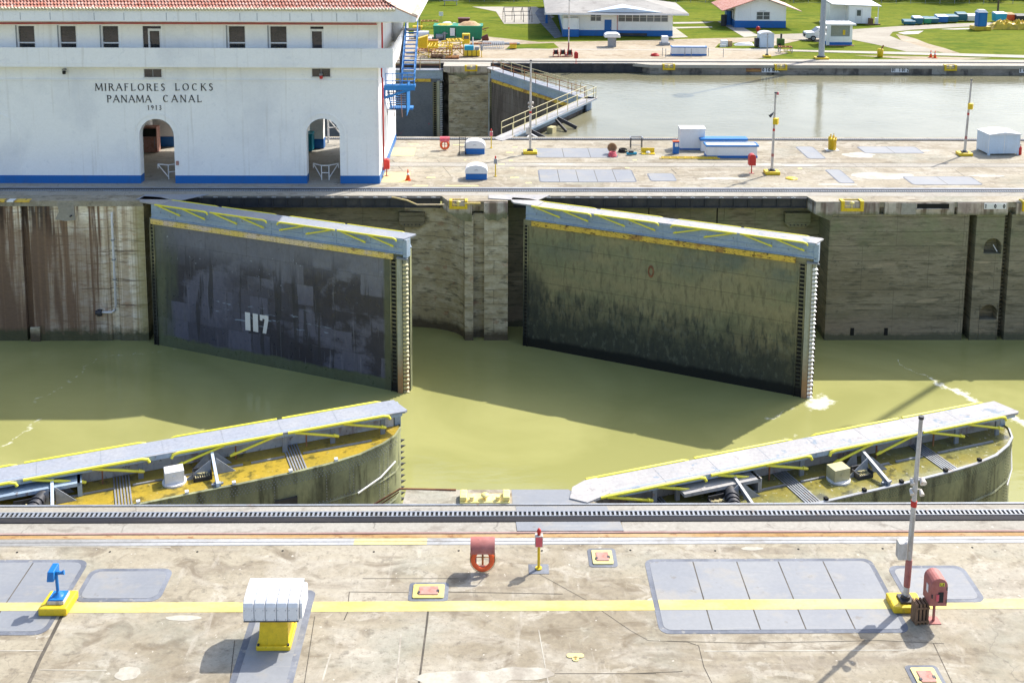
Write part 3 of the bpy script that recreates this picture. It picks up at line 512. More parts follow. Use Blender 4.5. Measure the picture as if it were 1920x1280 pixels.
# paler apron in front of the rack, darker strip in front of the building
def strip(name, x0, x1, y0, y1, z, mt, th=None):
    b = MB()
    if th: b.box(x0, x1, y0, y1, z-th, z)
    else: b.sheet([(x0, y0), (x1, y0), (x1, y1), (x0, y1)], z)
    return struct(b.build(name, mt))
strip('deck_apron', -90, 95, YD+.06, 35.5, .006, 'deckpale')
strip('deck_band', -90, 95, 42.05, 43.05, .005, 'deckpale')
for y in (42.02, 43.08): strip('deck_groove', -90, 95, y-.03, y+.03, .009, 'groove')
def rack(y0, flip, label, xa=-90, xb=95):
    t = T('rack_rail', label, 'rail track', (0, y0, 0)); s = -1 if flip else 1
    def bx(m, x0, x1, a, b_, z0, z1): m.box(x0, x1, min(s*a, s*b_), max(s*a, s*b_), z0, z1)
    m = MB(); bx(m, xa, xb, .31, .57, -.02, .035); m.build('running_rail', 'railblack', t)
    m = MB(); bx(m, xa, xb, 0, .04, -.02, .05); bx(m, xa, xb, .27, .295, -.02, .05); m.build('rack_side', 'steel', t)
    m = MB(); x = max(xa, -36)
    while x < min(xb, 60): bx(m, x, x+.065, .04, .27, -.02, .045); x += .15
    m.build('rack_teeth', 'steel', t)
    m = MB(); bx(m, xa, xb, .04, .27, -.02, .012); m.build('rack_bed', 'black', t)
    return t
rack(35.62, False, 'toothed steel towing rail on the centre wall, in front of the white building')
rack(50.55, True, 'toothed steel towing rail along the far edge of the centre wall')
strip('deck_kerb', -90, 95, 36.3, 36.55, .03, 'steel', .03)
# girder bridging the recesses
def girder(x0, x1, y, z0, z1, label, step=.93, s=-1):
    t = T('recess_girder', label, 'girder', (x0, y, 0)); L_ = x1-x0
    MB().box(0, L_, 0, .12, z0, z1-.12).box(0, L_, -.1, .16, z0-.06, z0).box(0, L_, -.12, .16, z1-.12, z1-.06).build('web_plate', 'steeld', t)
    p0 = MB().box(-.025, .025, -.09, 0, z0, z1-.12).build('stiffener', 'steeld', t); q0 = MB().box(-.14, .14, -.14, -.02, z1-.055, z1-.02).box(-.04, 0, -.2, -.1, z1-.055, z1+.05).build('clip', 'steel', t); p0.location.x = .3; q0.location.x = .4; x = .3+step
    while x < L_-.2: dup(p0, t).location.x = x; dup(q0, t).location.x = x+.1; x += step
    return t
girder(-22.0, -3.5, YD-.14, -.66, .0, 'dark steel girder with stiffeners over the recess behind the leaf numbered 117')
girder(1.2, 20.15, YD-.14, -.66, .0, 'dark steel girder with stiffeners over the recess behind the mossy right leaf')
# ------------------------------------------------------------------ near wall and deck
N1, N2, ND, NR = -2.9, 3.5, -1.08, -2.3
tag(MB().prism([(-90, NR), (-3.4, NR), (-2.9, 0), (.9, -.0), (.9, -.02), (3.2, -1.0), (3.4, NR), (22.2, NR), (22.6, 0), (95, 0), (95, -40), (-90, -40)], -14, -.36).build('lock_wall', 'pier'), 'near lock wall carrying the foreground deck with its yellow line', 'wall')
deck('near_deck', [(-90, ND), (-3.0, ND), (-2.95, -.17), (2.55, -.17), (3.3, -.9), (3.5, ND), (95, ND), (95, -34), (-90, -34)], 'deck')
t = T('deck_edge_angle', 'thin steel angle along the chamber edge of the foreground deck', 'edge trim', (0, ND, 0))
MB().box(-90, 95, -.05, .03, -.3, .022).build('angle', 'steel', t); MB().box(-90, 95, -.085, -.05, -.01, .016).build('gap_shade_strip', 'black', t)  # solid black strip painted as the shade of a gap beside the angle
strip('deck_apron', -90, 95, -1.56, ND-.09, .006, 'deckpale')
rack(-1.52, True, 'toothed steel towing rail across the foreground, along the chamber edge')
strip('deck_slab', -90, .7, -2.62, -2.1, .006, 'deckpale'); strip('deck_slab', 4.1, 95, -2.62, -2.1, .006, 'deckpale')
for (x0, x1) in ((.74, 4.05),):
    t = tag(MB().prism([(x0, -2.6), (x1+.06, -2.6), (x1, -2.1), (x0-.03, -2.1)], .0, .02).build('steel_cover', 'hatch'), 'long pale steel cover plate beside the rack rail, right of the call post', 'cover plate')
    tag(MB().prism([(x0, -1.5), (x1-.3, -1.5), (x1-.35, -1.2), (x0-.02, -1.2)], .0, .014).build('steel_cover', 'hatch'), 'pale steel cover plate between deck edge and rack rail, behind the call post', 'cover plate')
tag(MB().sheet([(.62, -1.04), (3.2, -1.04), (2.5, -.18), (.6, -.18)], .008).build('steel_cover', 'hatch'), 'pale steel plate on the pier head under the hinge of the right near gate', 'cover plate')
tag(MB().box(-90, 95, -2.73, -2.66, -.01, .03).build('conduit', 'pinkrail'), 'long rusty pink conduit along the foreground deck', 'conduit')
strip('rust_strip', -90, 95, -2.93, -2.75, .005, 'orrust')
t = struct(MB().box(-90, 95, -3.3, -2.98, -.01, .012).build('cable_cover_strip', 'steel'))
M['strip'] = lay('pale_strip', (.33, .33, .32), [dict(s=(.12, .5, .5), lo=.42, hi=.58, c=(.52, .53, .54), f=.9), dict(s=(1, 1, 1), lo=.58, hi=.68, c=(.25, .22, .18), f=.5)], rough=.7)
t.data.materials[0] = M['strip']
strip('strip_seam', -90, 95, -3.15, -3.135, .017, 'groove')
A, B = G(665, 1010), G(800, 1022)
strip('yellow_strip', A.x, B.x, -3.3, -2.98, .016, 'ylight'); strip('strip_seam', A.x, B.x, -3.15, -3.135, .020, 'groove')
strip('yellow_line', -90, 4.75, -6.46, -6.02, .006, 'yline'); strip('yellow_line', 11.55, 95, -6.46, -6.02, .006, 'yline')
# joints, scars and cracks in the foreground deck
b = MB()
for pts, w_ in (([(118, 1150), (75, 1235), (50, 1290)], .10), ([(655, 1140), (645, 1162)], .03), ([(805, 1125), (800, 1170), (785, 1285)], .055), ([(655, 1109), (770, 1110)], .02), ([(655, 1109), (652, 1138)], .02), ([(836, 1109), (1055, 1113)], .025), ([(680, 1084), (860, 1084)], .02),
        ([(1250, 1201), (1400, 1205), (1650, 1200), (1770, 1206)], .016), ([(1010, 1075), (1100, 1125), (1180, 1180), (1215, 1200), (1290, 1203)], .012), ([(1290, 1203), (1310, 1210), (1320, 1250), (1345, 1300)], .018), ([(1020, 1262), (1230, 1262)], .02), ([(1180, 1262), (1280, 1258)], .015), ([(590, 1155), (570, 1285)], .02), ([(1750, 1205), (1790, 1290)], .02), ([(430, 1290), (440, 1200)], .02)):
    ZQ = (globals().get('ZQ', 0)+1) % 90; ribbon(b, gp(pts), w_, .0042+ZQ*.00005)
struct(b.build('deck_joint', 'groove'))
b = MB()
for pts, w_ in (([(752, 1188), (747, 1240), (742, 1290)], .05), ([(0, 1219), (80, 1219)], .04), ([(75, 1255), (200, 1256)], .03), ([(1320, 1220), (1700, 1218)], .04), ([(620, 1225), (600, 1290)], .05), ([(1010, 1180), (1030, 1290)], .03), ([(1690, 1018), (1920, 1015)], .05), ([(0, 1024), (320, 1025)], .05)):
    ZQ += 1; ribbon(b, gp(pts), w_, .0042+ZQ*.00005)
for (x, y, rx, ry) in ((975, 1262, .9, .25), (870, 1272, 1.3, .3), (1410, 1028, .35, .1), (240, 1262, .32, .25), (345, 1158, .5, .12), (1235, 1132, .35, .32)):
    c = G(x, y); n = 18; ZQ += 1; rs = [1+.22*noise.noise(Vector((2*math.cos(i*.349)+x, 2*math.sin(i*.349), y))) for i in range(n)]; b.sheet([(c.x+rx*math.cos(i*2*math.pi/n)*rs[i], c.y+ry*math.sin(i*2*math.pi/n)*rs[i]) for i in range(n)], .0042+ZQ*.00005)
struct(b.build('deck_patch', 'scar'))
b = MB()
for (x, y) in ((32, 1035), (206, 1034), (370, 1034), (530, 1032), (701, 1034), (860, 1032), (1016, 1032), (1182, 1031), (1341, 1032), (1497, 1029), (1655, 1028), (1823, 1026)):
    c = G(x, y); b.cyl((c.x, c.y, .002), (c.x, c.y, .008), .035, n=10)
struct(b.build('drain_holes', 'black'))
b = MB()
for pts, w_ in (([(735, 300), (755, 320)], .05), ([(1258, 317), (1268, 326)], .06), ([(1790, 318), (1810, 332)], .04), ([(1240, 330), (1500, 331)], .03), ([(820, 300), (845, 330)], .03)): ribbon(b, gp(pts), w_, .0045)
struct(b.build('deck_joint', 'groove'))
b = MB()
for (x0, y0, x1, y1) in ((722, 323, 765, 342), (725, 277, 776, 292)):
    A, B = G(x0, y0), G(x1, y1); b.sheet([(A.x, B.y), (B.x, B.y), (B.x, A.y), (A.x, A.y)], .006)
for (x, y, w_) in ((808, 333, .6), (872, 300, .15), (966, 276, .4), (956, 286, .55), (958, 301, .3), (940, 308, .45), (960, 315, .3), (965, 333, .6), (991, 343, .4), (775, 270, .8), (862, 272, 1.), (788, 348.5, 1.), (866, 348.5, 2.2), (1176, 315, .3), (1190, 300, .3), (1500, 316, .3)):
    c = G(x, y); b.sheet([(c.x-w_/2, c.y-.12), (c.x+w_/2, c.y-.12), (c.x+w_/2, c.y+.12), (c.x-w_/2, c.y+.12)], .006)
struct(b.build('yellow_patches', 'ylight'))
# white spill patches
b = MB()
for (x, y, rx, ry) in ((1610, 291, 1.2, .8), (1655, 330, 2.2, .9), (1500, 310, 1.4, .3), (1570, 346, 1.3, .25), (1440, 308, 1.0, .2), (1360, 335, 1.8, .3), (1150, 330, .8, .2), (1720, 283, 1., .3), (1850, 330, 1.2, .3), (1040, 308, 2., .2)):
    c = G(x, y); n = 26; ZQ += 1; rs = [1+.4*noise.noise(Vector((2*math.cos(i*.242)+x, 2*math.sin(i*.242), y))) for i in range(n)]; b.sheet([(c.x+rx*math.cos(i*2*math.pi/n)*rs[i], c.y+ry*math.sin(i*2*math.pi/n)*rs[i]) for i in range(n)], .0042+ZQ*.00005)
M['spill'] = lay('pale_spill', (.60, .57, .50), [dict(s=(1, 1, 1), lo=.45, hi=.62, c=(.5, .45, .37), f=.9)], rough=.9)
struct(b.build('pale_patches', 'spill'))
# ------------------------------------------------------------------ hatch covers
def hatch(x0, x1, y0, y1, n, label, bd=.14, r=.28, pieces=None, z=0.):
    t = T('hatch_cover', label, 'hatch cover', ((x0+x1)/2, (y0+y1)/2, z), group='painted hatch covers in the decks')
    w_, h_ = (x1-x0)/2, (y1-y0)/2
    MB().prism(rrect(-w_, w_, -h_, h_, min(r, h_*.5)), -.01, .008).build('border', 'hatchfr', t)
    xs = pieces or [i/n for i in range(n+1)]
    for i in range(len(xs)-1):
        a, b_ = -w_+bd+xs[i]*(2*w_-2*bd), -w_+bd+xs[i+1]*(2*w_-2*bd)
        g_ = .018; a += 0 if i == 0 else g_; b_ -= 0 if i == len(xs)-2 else g_
        y_a, y_b = -h_+bd, h_-bd; rr = min(r*.8, h_*.4)
        poly = []
        for cx, cy, a0, rd in ((b_, y_b, 0, i == len(xs)-2), (a, y_b, 90, i == 0), (a, y_a, 180, i == 0), (b_, y_a, 270, i == len(xs)-2)):
            q = rr if rd else .015
            ccx = cx-q if a0 in (0, 270) else cx+q; ccy = cy-q if a0 in (0, 90) else cy+q
            for k in range(5): poly.append((ccx+q*math.cos(R(a0+22.5*k)), ccy+q*math.sin(R(a0+22.5*k))))
        MB().prism(poly, -.005, .014).build('panel', 'hatch', t)
        if i < len(xs)-2: MB().box(b_-.0, b_+2*g_, y_a+.02, y_b-.02, -.005, .0105).build('joint', 'groove', t)
    return t
t = hatch(4.55, 11.45, -7.45, -4.08, 5, 'big grey-blue hatch cover of five panels crossed by the yellow line', pieces=[0, .2, .40, .59, .795, 1])
MB().sheet([(-3.3, -.255+.0), (3.55, -.255), (3.55, .185-.0), (-3.3, .185)], .018).build('painted_line', 'yline', t).location = (0, -.44, 0)
hatch(11.8, 14.1, -6.18, -4.45, 1, 'grey hatch cover behind the red cabinet on its post, at the right', r=.3)
t = hatch(-16.5, -12.15, -7.38, -4.0, 3, 'big grey hatch cover cut by the left frame edge, behind the blue speaker post', r=.35, pieces=[0, .34, .63, 1])
MB().sheet([(-2.1, -.69), (2.1, -.69), (2.1, -.33), (-2.1, -.33)], .018).build('painted_line', 'yline', t)
hatch(-11.95, -9.5, -5.98, -4.45, 1, 'small grey hatch cover with a dark border, right of the blue speaker post', r=.3)
hatch(-6.75, -5.12, -10.6, -5.5, 1, 'long blue-grey pad under the white ventilator hood', bd=.18, r=.2)
for (x0, y0, x1, y1, n, lb) in ((1008, 318, 1195, 342, 5, 'five-panel pale hatch cover in the centre wall deck, nearer the rack rail'), (1212, 325, 1270, 340, 1, 'small pale hatch cover right of the five-panel one on the centre wall'),
        (1003, 278, 1160, 296, 3, 'pale hatch cover left of the pile of hoses on the centre wall'), (1490, 275, 1550, 298, 1, 'narrow pale hatch cover left of the yellow drum on the centre wall'),
        (1605, 275, 1735, 288, 2, 'pale two-panel hatch cover right of the yellow drum on the centre wall'), (1545, 318, 1605, 344, 1, 'narrow pale hatch cover beside the yellow disc on the centre wall'), (1690, 331, 1845, 347, 2, 'pale hatch cover at the right in front of the grey shed on the centre wall')):
    A, B = G(x0, y0), G(x1, y1); hatch(A.x, B.x, B.y, A.y, n, lb, bd=.09, r=.3)
# ------------------------------------------------------------------ lock gates
BOW = [(.3, .5), (1, 1.0), (2.5, 1.6), (5, 2.05), (8.6, 2.25), (12, 2.2), (14, 2.12), (15.3, 2.0), (16.5, 1.75), (17.5, 1.3), (18.1, .88), (18.5, .3), (18.56, -.05)]
def bowv(u):
    for (a, b_), (c, d) in zip(BOW, BOW[1:]):
        if a <= u <= c: return b_+(d-b_)*(u-a)/(c-a)
    return -.05
def gate(label, org, ang, mir, skin, top, walkm, timb, rails='folded', num=False, near=False, zoff=0., bot=-10.5, bowdetail=True, simple=False, zt=-.8):
    t = T('lock_gate', label, 'lock gate', (org[0], org[1], zoff), R(ang), 'lock gate leaves'); s = mir      # local x along the leaf, +v bow side (y = s*v)
    P = lambda u, v_, z: (u, s*v_, z)
    def bx(m, u0, u1, v0, v1, z0, z1): return m.box(u0, u1, min(s*v0, s*v1), max(s*v0, s*v1), z0, z1)
    
    # body: straight face, curved face, top deck in three parts
    m = MB(); bx(m, .3, 18.3, -.45, -.40, bot, -.932); m.build('straight_plate', skin, t)
    m = MB(); fine = []
    for (a, b_), (c, d) in zip(BOW, BOW[1:]):
        k = max(1, int((c-a)/.5)); fine += [(a+(c-a)*i/k, b_+(d-b_)*i/k) for i in range(k)]
    fine.append(BOW[-1])
    m.smooth = True
    m.add([P(u, v_, bot) for u, v_ in fine]+[P(u, v_, zt+.06) for u, v_ in fine], [(i, i+1, len(fine)+i+1, len(fine)+i) for i in range(len(fine)-1)])
    m.smooth = False
    bowo = m.build('curved_plate', 'skinbow', t)
    m = MB(); m.prism([(u, s*v_) for u, v_ in [(.3, -.35)]+[(u, v_-.01) for u, v_ in BOW]+[(18.5, -.35)]], zt-.04, zt); m.build('top_deck', top, t)
    m = MB()
    for i in range(len(fine)-2):
        (a, b_), (c, d) = fine[i], fine[i+1]
        m.add([P(a, b_+.04, zt+.03), P(c, d+.04, zt+.03), P(c, d+.04, zt+.075), P(a, b_+.04, zt+.075), P(a, b_-.07, zt+.03), P(c, d-.07, zt+.03), P(c, d-.07, zt+.075), P(a, b_-.07, zt+.075)], [(0, 1, 2, 3), (3, 2, 6, 7), (4, 5, 6, 7), (0, 1, 5, 4)])
    m.build('rim', 'gblue' if not near else ('skinbow' if near == 1 else 'steel'), t)
    if near:
        m = MB()        # rivets
        def riv(u, z, dv=.012):
            v_ = bowv(u); q = Vector(P(u, v_, z)); r_ = .026
            e = .05; tg = Vector(P(u+e, bowv(u+e), z))-Vector(P(u-e, bowv(u-e), z)); tg.normalize(); nn = Vector((-tg.y, tg.x, 0))*s
            if nn.y*s < 0: nn = -nn
            m.add([q+tg*r_+nn*.004, q+Vector((0, 0, r_))+nn*.004, q-tg*r_+nn*.004, q-Vector((0, 0, r_))+nn*.004, q+nn*.028], [(0, 1, 4), (1, 2, 4), (2, 3, 4), (3, 0, 4)])
        for k in range(4):
            z = zt-.06-k*.09
            for i in range(150): riv(.6+i*.118+(k % 2)*.06, z)
        for zz in (-2.12, -2.3, -3.25, -3.4, -4.4, -4.55):
            for i in range(110): riv(3.+i*.137, zz)
        for u0 in (6.1, 6.25, 8.8, 8.95, 11.1, 13.3, 15.2, 16.1, 16.25, 17.35, 17.55, 17.75):
            for i in range(40): riv(u0, zt-.4-i*.12)
        m.build('rivets', 'hatch' if near == 1 else 'skinbow', t)['kind'] = 'stuff'
        m = MB()
        for zz in (-2.21, -3.32):
            for i in range(len(fine)-2):
                (a, b_), (c, d) = fine[i], fine[i+1]
                if a > 11 or zz < -3: m.add([P(a, b_+.0, zz+.05), P(c, d+.0, zz+.05), P(c, d+.045, zz), P(a, b_+.045, zz), P(c, d, zz-.05), P(a, b_, zz-.05)], [(0, 1, 2, 3), (3, 2, 4, 5)])
        m.build('seam_ledge', 'skinbow', t)
        if near == 1:
            m = MB(); bx(m, 13.3, 14.1, 1.9, 2.2, -2.35, -1.65); m.build('hatch_plate', 'steeld', t)
            m = MB(); m.tube([P(16.4, 1.84, -2.2), P(17.4, 1.4, -2.0), P(18.1, .93, -1.75)], .035)
            m.build('hose', 'white', t)
        else:
            m = MB(); m.tube([P(17.6, 1.28, -2.4), P(18.2, .85, -2.1), P(18.6, .35, -1.5)], .03); m.build('hose', 'white', t)
    # upper plate girder under the walkway and the timber fender
    m = MB(); bx(m, .45, 18.45, -.42, -.36, -.93, -.05)
    bx(m, .45, 18.5, -.455, -.42, -.62, -.55); bx(m, .45, 18.5, -.48, -.42, -.95, -.88)
    for u in (2.3, 4.6, 6.9, 9.4, 11.6, 13.9, 16.2): bx(m, u, u+.03, -.45, -.42, -.9, -.05)
    bx(m, 18.35, 18.6, -.48, -.02, -1.1, -.06); m.build('plate_girder', 'gblue', t)
    if near:
        m = MB(); bx(m, .5, 18.3, -.02, .01, zt+.005, -.08); m.build('inner_plate', lay('inner_plate_%d' % near, (.50, .51, .53) if near == 1 else (.38, .35, .32), [dict(s=(.4, 1, 1), lo=.45, hi=.6, c=(.56, .52, .48) if near == 1 else (.46, .43, .40), f=.9), dict(s=(2, 1, .6), lo=.55, hi=.66, c=(.22, .10, .08), f=.6), dict(s=(5, 1, 4), lo=.6, hi=.66, c=(.1, .09, .08), f=.7)], rough=.7), t)
    m = MB(); u = .9 if not num else .5
    while u < 17.3:
        e = min(u+2.35, 17.75); bx(m, u, e-.015, -.60, -.455, -1.27, -.955); u += 2.35
    m.mat(1); u = 1.2
    while u < 17.6:
        for z in (-1.02, -1.2): bx(m, u, u+.03, -.612, -.598, z, z+.03)
        u += .33
    m.build('timber_fender', [timb, 'steeld'], t)
    # hinge column and mitre post details on the straight face
    for ua, ub in ((.42, .58), (17.62, 17.86)): bx(MB_ := MB(), ua, ub, -.475, -.44, bot, -1.32); MB_.build('dark_slot', 'black', t)  # black strip laid on the plate for the shade of the slot
    for (ua, ub, sa, sb) in ((.40, .60, (.34, .4), (.6, .66)), (17.58, 17.90, (17.52, 17.58), (17.9, 17.97))):
        m = MB(); z = -1.5
        while z > WL-.3: bx(m, ua, ub, -.50, -.45, z, z+.06); z -= .24
        bx(m, sa[0], sa[1], -.53, -.45, bot, -1.32); bx(m, sb[0], sb[1], -.53, -.45, bot, -1.32); m.build('ladder_frame', 'skinmoss', t)
    m = MB(); bx(m, 17.99, 18.27, -.56, -.40, bot, -1.15); m.prism([(18.2, s*-.4), (18.45, s*-.3), (18.5, s*-.06), (18.2, s*-.1)], bot, -.85); m.build('mitre_post', lay('mitre_post_%s' % ('a' if num else 'b'), (.30, .30, .22), [dict(s=(3, 3, .2), lo=.45, hi=.6, c=(.42, .43, .34), f=.8), dict(t='z', z0=-8.2, z1=-6.6, j=.6, s=(1, 1, .6), c=(.36, .19, .08), f=.85)], rough=.7), t)
    m = MB(); z = -1.5; k = 0
    while z > WL-.2:
        h = .21
        c0, c1, c2_, c3 = P(18.30, -.44, z), P(18.47, -.10, z), P(18.30, -.44, z-h*.8), P(18.47, -.10, z-h*.8)
        ap = P((18.86 if near else 18.60)+.03*math.sin(k*2.1), -.30, z-h*.5)
        m.add([c0, c1, c3, c2_, ap], [(0, 1, 4), (1, 2, 4), (2, 3, 4), (3, 0, 4)]); z -= .247; k += 1
    m.build('seal_teeth', 'cream' if num else ('white' if not near else 'steeld'), t)
    m = MB()
    m.add([P(17.98, -.60, -1.12), P(18.7, -.5, -1.16), P(18.4, -.2, -1.12), P(18.0, -.3, -1.05), P(17.98, -.60, -1.22), P(18.7, -.5, -1.24), P(18.4, -.2, -1.25), P(18.0, -.3, -1.22)], [(0, 1, 2, 3), (4, 5, 6, 7), (0, 1, 5, 4), (1, 2, 6, 5)]); m.build('post_cap', 'hatch', t)
    if num:
        m = MB()
        for a, b_ in ((7.35, 7.72), (7.92, 8.29)): bx(m, a, b_, -.456, -.44, -7.2, -6.05)
        q = [(8.43, -6.05), (9.05, -6.05), (9.05, -6.3), (8.86, -7.2), (8.6, -7.2), (8.78, -6.3), (8.62, -6.28), (8.6, -6.42), (8.43, -6.4)]
        m.prism([(a, b_) for a, b_ in q], -.456 if s > 0 else .44, -.44 if s > 0 else .456, 'y'); m.build('painted_number', 'white', t)
    elif not near and not simple:
        m = MB(); m.torus(P(8.75, -.47, -3.1), .2, .05); o_ = m.build('ring_mark', 'rust', t); o_.scale = (.75, 1, 1.55); o_.location = (8.75*.25, 0, -3.1*(-.55))
    # walkway
    m = MB(); m.prism([(1.3, -s*.52), (18.45, -s*.52), (18.72, s*.48), (18.6, s*.56), (1.3, s*.52)], -.06, .02); m.mat(1)
    for u in (3.4, 5.5, 7.6, 9.7, 11.8, 13.9, 16.): bx(m, u, u+.02, -.5, .5, .0205, .0245)
    m.build('walkway', [walkm, 'steel'], t)
    m = MB(); bx(m, 1.3, 18.5, .5, .54, -.16, -.0); bx(m, 1.3, 18.4, -.54, -.52, -.14, -.0); bx(m, 1.5, 18.2, .38, .42, .021, .026)
    m.build('walkway_edge', 'gblue', t)
    m = MB(); m.prism([(-.75, -s*.05), (-.4, -s*.45), (1.28, -s*.52), (1.28, s*.52), (.2, s*.75), (-.9, s*.55)] if not near else [(-.1, s*.35), (.25, -s*.25), (.8, -s*.5), (1.28, -s*.52), (1.28, s*.52), (.35, s*.78)], -.04, .05)
    m.build('hinge_plate', 'walkg', t)
    # rails
    segs = ((.9, 4.9, 0), (5.1, 9.2, 0), (9.95, 13.9, 1), (14.1, 18.0, 0))
    if rails == 'folded':
        for sd in (-1, 1):
            for (a, b_, k) in segs:
                v0 = sd*.60; m = MB()
                e1 = b_ if not k else a; e0 = a if not k else b_; dr = 1 if e1 > e0 else -1
                m.tube([P(e0, v0, -.0), P(e1-dr*.25, v0, -.0), P(e1-dr*.06, v0, -.05), P(e1, v0, -.17)], .055, 8)
                for f0, f1 in ((.08, .50), (.55, .97)):
                    ua, ub = e0+(e1-e0)*f0, e0+(e1-e0)*(f1-.04)
                    m.tube([P(ua, v0, -.05), P(ub, v0+sd*.03, -.44)], .048, 7)
                    m.cyl(P(ub-.1*dr, v0+sd*.03, -.40), P(ub+.1*dr, v0+sd*.03, -.47), .07, .05, n=7)
                    m.cyl(P(ua-.06, v0, -.03), P(ua+.06, v0, -.03), .06, n=7)
                m.build('folded_rail', 'ypipe', t)
    else:
        for sd in (-1, 1):
            m = MB(); v0 = sd*.5
            for z in (.55, 1.05): m.tube([P(1.0, v0, z), P(18.3, v0, z)], .03, 6)
            u = 1.0
            while u < 18.5: m.bar(P(u, v0, .0), P(u, v0, 1.05), .05); u += 2.16
            m.build('railing', 'cream' if sd > 0 else 'rust' if s > 0 else 'cream', t)
    if bowdetail:
        for u in (3.0, 8.9, 14.0, 15.8, 17.75):
            m = MB(); bx(m, u-.09, u+.09, .40, .47, zt, -.1); bx(m, u-.05, u+.05, .05, .40, -.22, -.1); m.build('bracket', 'hatch' if near != 2 else 'steel', t)
        for u in (6.0, 11.35):
            m = MB(); m.hexa([P(u-.05, .35, -.2), P(u+.05, .35, -.2), P(u+.05, .35, -.1), P(u-.05, .35, -.1), P(u-.05, bowv(u)-.05, zt+.02), P(u+.05, bowv(u)-.05, zt+.02), P(u+.05, bowv(u)-.05, zt+.22), P(u-.05, bowv(u)-.05, zt+.22)])
            m.build('diagonal_arm', 'paleb' if near != 2 else 'steel', t)
            m = MB()
            for (ua, ub, vb) in ((u-.1, u-1.05, 1.15), (u+.1, u+.75, 1.1), (u-.1, u-.7, .5), (u+.1, u+.7, .5)):
                q = [P(ua, vb-.12, zt+.55), P(ua, vb-.02, zt), P(ub, vb, zt)]
                m.add(q+[(a[0], a[1]+.03*s, a[2]) for a in q], [(0, 1, 2), (3, 4, 5), (0, 2, 5, 3)])
            m.build('gusset', 'steel', t)
            m = MB(); bx(m, u-.12, u+.12, bowv(u)-.3, bowv(u)-.12, zt, zt+.16); m.cyl(P(u-.2, bowv(u)-.2, zt+.12), P(u+.2, bowv(u)-.2, zt+.12), .05, n=8); m.build('clamp', 'steel', t)
        bxm = MB(); bx(bxm, 9.65, 10.3, .85, 1.35, zt+.06, zt+.5); bx(bxm, 9.9, 10.02, 1.35, 1.37, zt+.25, zt+.36)
        bo = bxm.build('valve_box', 'white' if near == 1 else 'cream', t, bevel=.03)
        MB().cyl(P(9.98, 1.12, zt), P(9.98, 1.12, zt+.06), .42, n=20).build('round_base', 'white', bo)
        for u in (5.1-.0, 10.95):
            m = MB(); bx(m, u-.32, u+.28, .95, 1.0, zt, zt+.3); bx(m, u-.32, u+.28, 1.38, 1.42, zt, zt+.14); bx(m, u-.34, u-.3, .95, 1.42, zt, zt+.22); bx(m, u+.26, u+.30, .95, 1.42, zt, zt+.22); go = m.build('drain_box', 'steeld', t)
            m = MB()
            for k in range(7): bx(m, u-.27+k*.078, u-.24+k*.078, 1.0, 1.38, zt+.04, zt+.12)
            for k in range(3): m.bar(P(u-.3+k*.18, 1.05, zt+.16), P(u-.05+k*.1, 1.24, zt+.2), .05, .03)
            m.build('grille', 'cream', go)
        for u in (3.2, 8.25, 14.25):
            m = MB()
            for k in range(6): bx(m, u-.28+k*.1, u-.23+k*.1, .02, bowv(u)-.12, zt+.004, zt+.035)
            m.build('plank_grid', 'steel', t)
        for (a, b_) in ((5.5, 8.), (8.6, 9.6), (10.3, 10.7), (11.7, 12.4), (12.7, 13.9), (14.6, 17.2)): m = MB(); bx(m, a, b_, .80, .87, zt+.002, zt+.05); m.build('pipe_run', 'steel', t)
        m = MB()
        for u in (7.2, 8.7, 10.3, 11.9, 13.9, 15.6): bx(m, u-.06, u+.06, bowv(u)-.14, bowv(u)-.0, zt+.05, zt+.16)
        m.build('rim_clips', 'white' if near != 2 else 'black', t)
        m = MB(); m.cyl(P(6.0, .1, -.5), P(4.9, 2.8, -.6), .21, n=16)
        for k in (.42, .5, .58): 
            a = Vector(P(6.0, .1, -.5)).lerp(Vector(P(4.9, 2.8, -.6)), k); b_ = Vector(P(6.0, .1, -.5)).lerp(Vector(P(4.9, 2.8, -.6)), k+.03); m.cyl(a, b_, .25, n=16)
        m.build('strut_arm', 'steeld', t) if near else None
        if near:
            m = MB(); bx(m, 3.9, 6.9, .02, .9, -.42, -.3); bx(m, 6.8, 6.95, .02, .9, zt, -.3); bx(m, 3.85, 4.0, .30, .42, zt, -.3); bx(m, 6.0, 6.1, .35, .45, zt, -.3)
            m.build('hinge_hood', 'gblue' if near == 1 else 'walkg', t)
            m = MB()
            for u, zz in ((7.6, -.6), (12.2, -.7), (14.8, -.65)): bx(m, u, u+.05, .3, .34, zt, -.12)
            m.build('rusty_hangers', 'rust', t)
    if rails == 'folded' and not near: t.scale = (.99, 1, 1)
    return t
gate('dark grey gate leaf painted 117, with folded yellow rails along its walkway', (-21.79, 33.51), -22.7, 1, 'skin117', 'algae', 'walk', 'timber', num=True)
gate('mossy green-brown gate leaf with a worn yellow fender, right of the centre pier', (1.73, 33.3), -24.5, 1, 'skinmoss', 'algaeg', 'walkg', 'timbery')
gate('near gate leaf with yellow algae on top and a riveted curved side, lower left', (-21.0, -.78), 21.0, -1, 'skinmoss', 'algae', 'walk', 'timber', near=1)
gate('near gate leaf with wet green algae on top, behind the tall white pole', (2.5, -.42), 19.2, -1, 'skinmoss', 'algaeg', 'walkg', 'timber', near=2)
M['skinbr'] = lay('gate_brown_plate', (.10, .08, .07), [dict(s=(1.5, 1, .25), lo=.45, hi=.6, c=(.17, .145, .13), f=.8, d=4), dict(t='brick', bw=2.2, rh=1.0, ms=.02, var=.3, c=(.04, .035, .03), f=.5), dict(s=(3, 1, .2), lo=.58, hi=.64, c=(.26, .24, .22), f=.6, zr=((2, -4, -2, 0, 1),))], rough=.7, bump=.2)
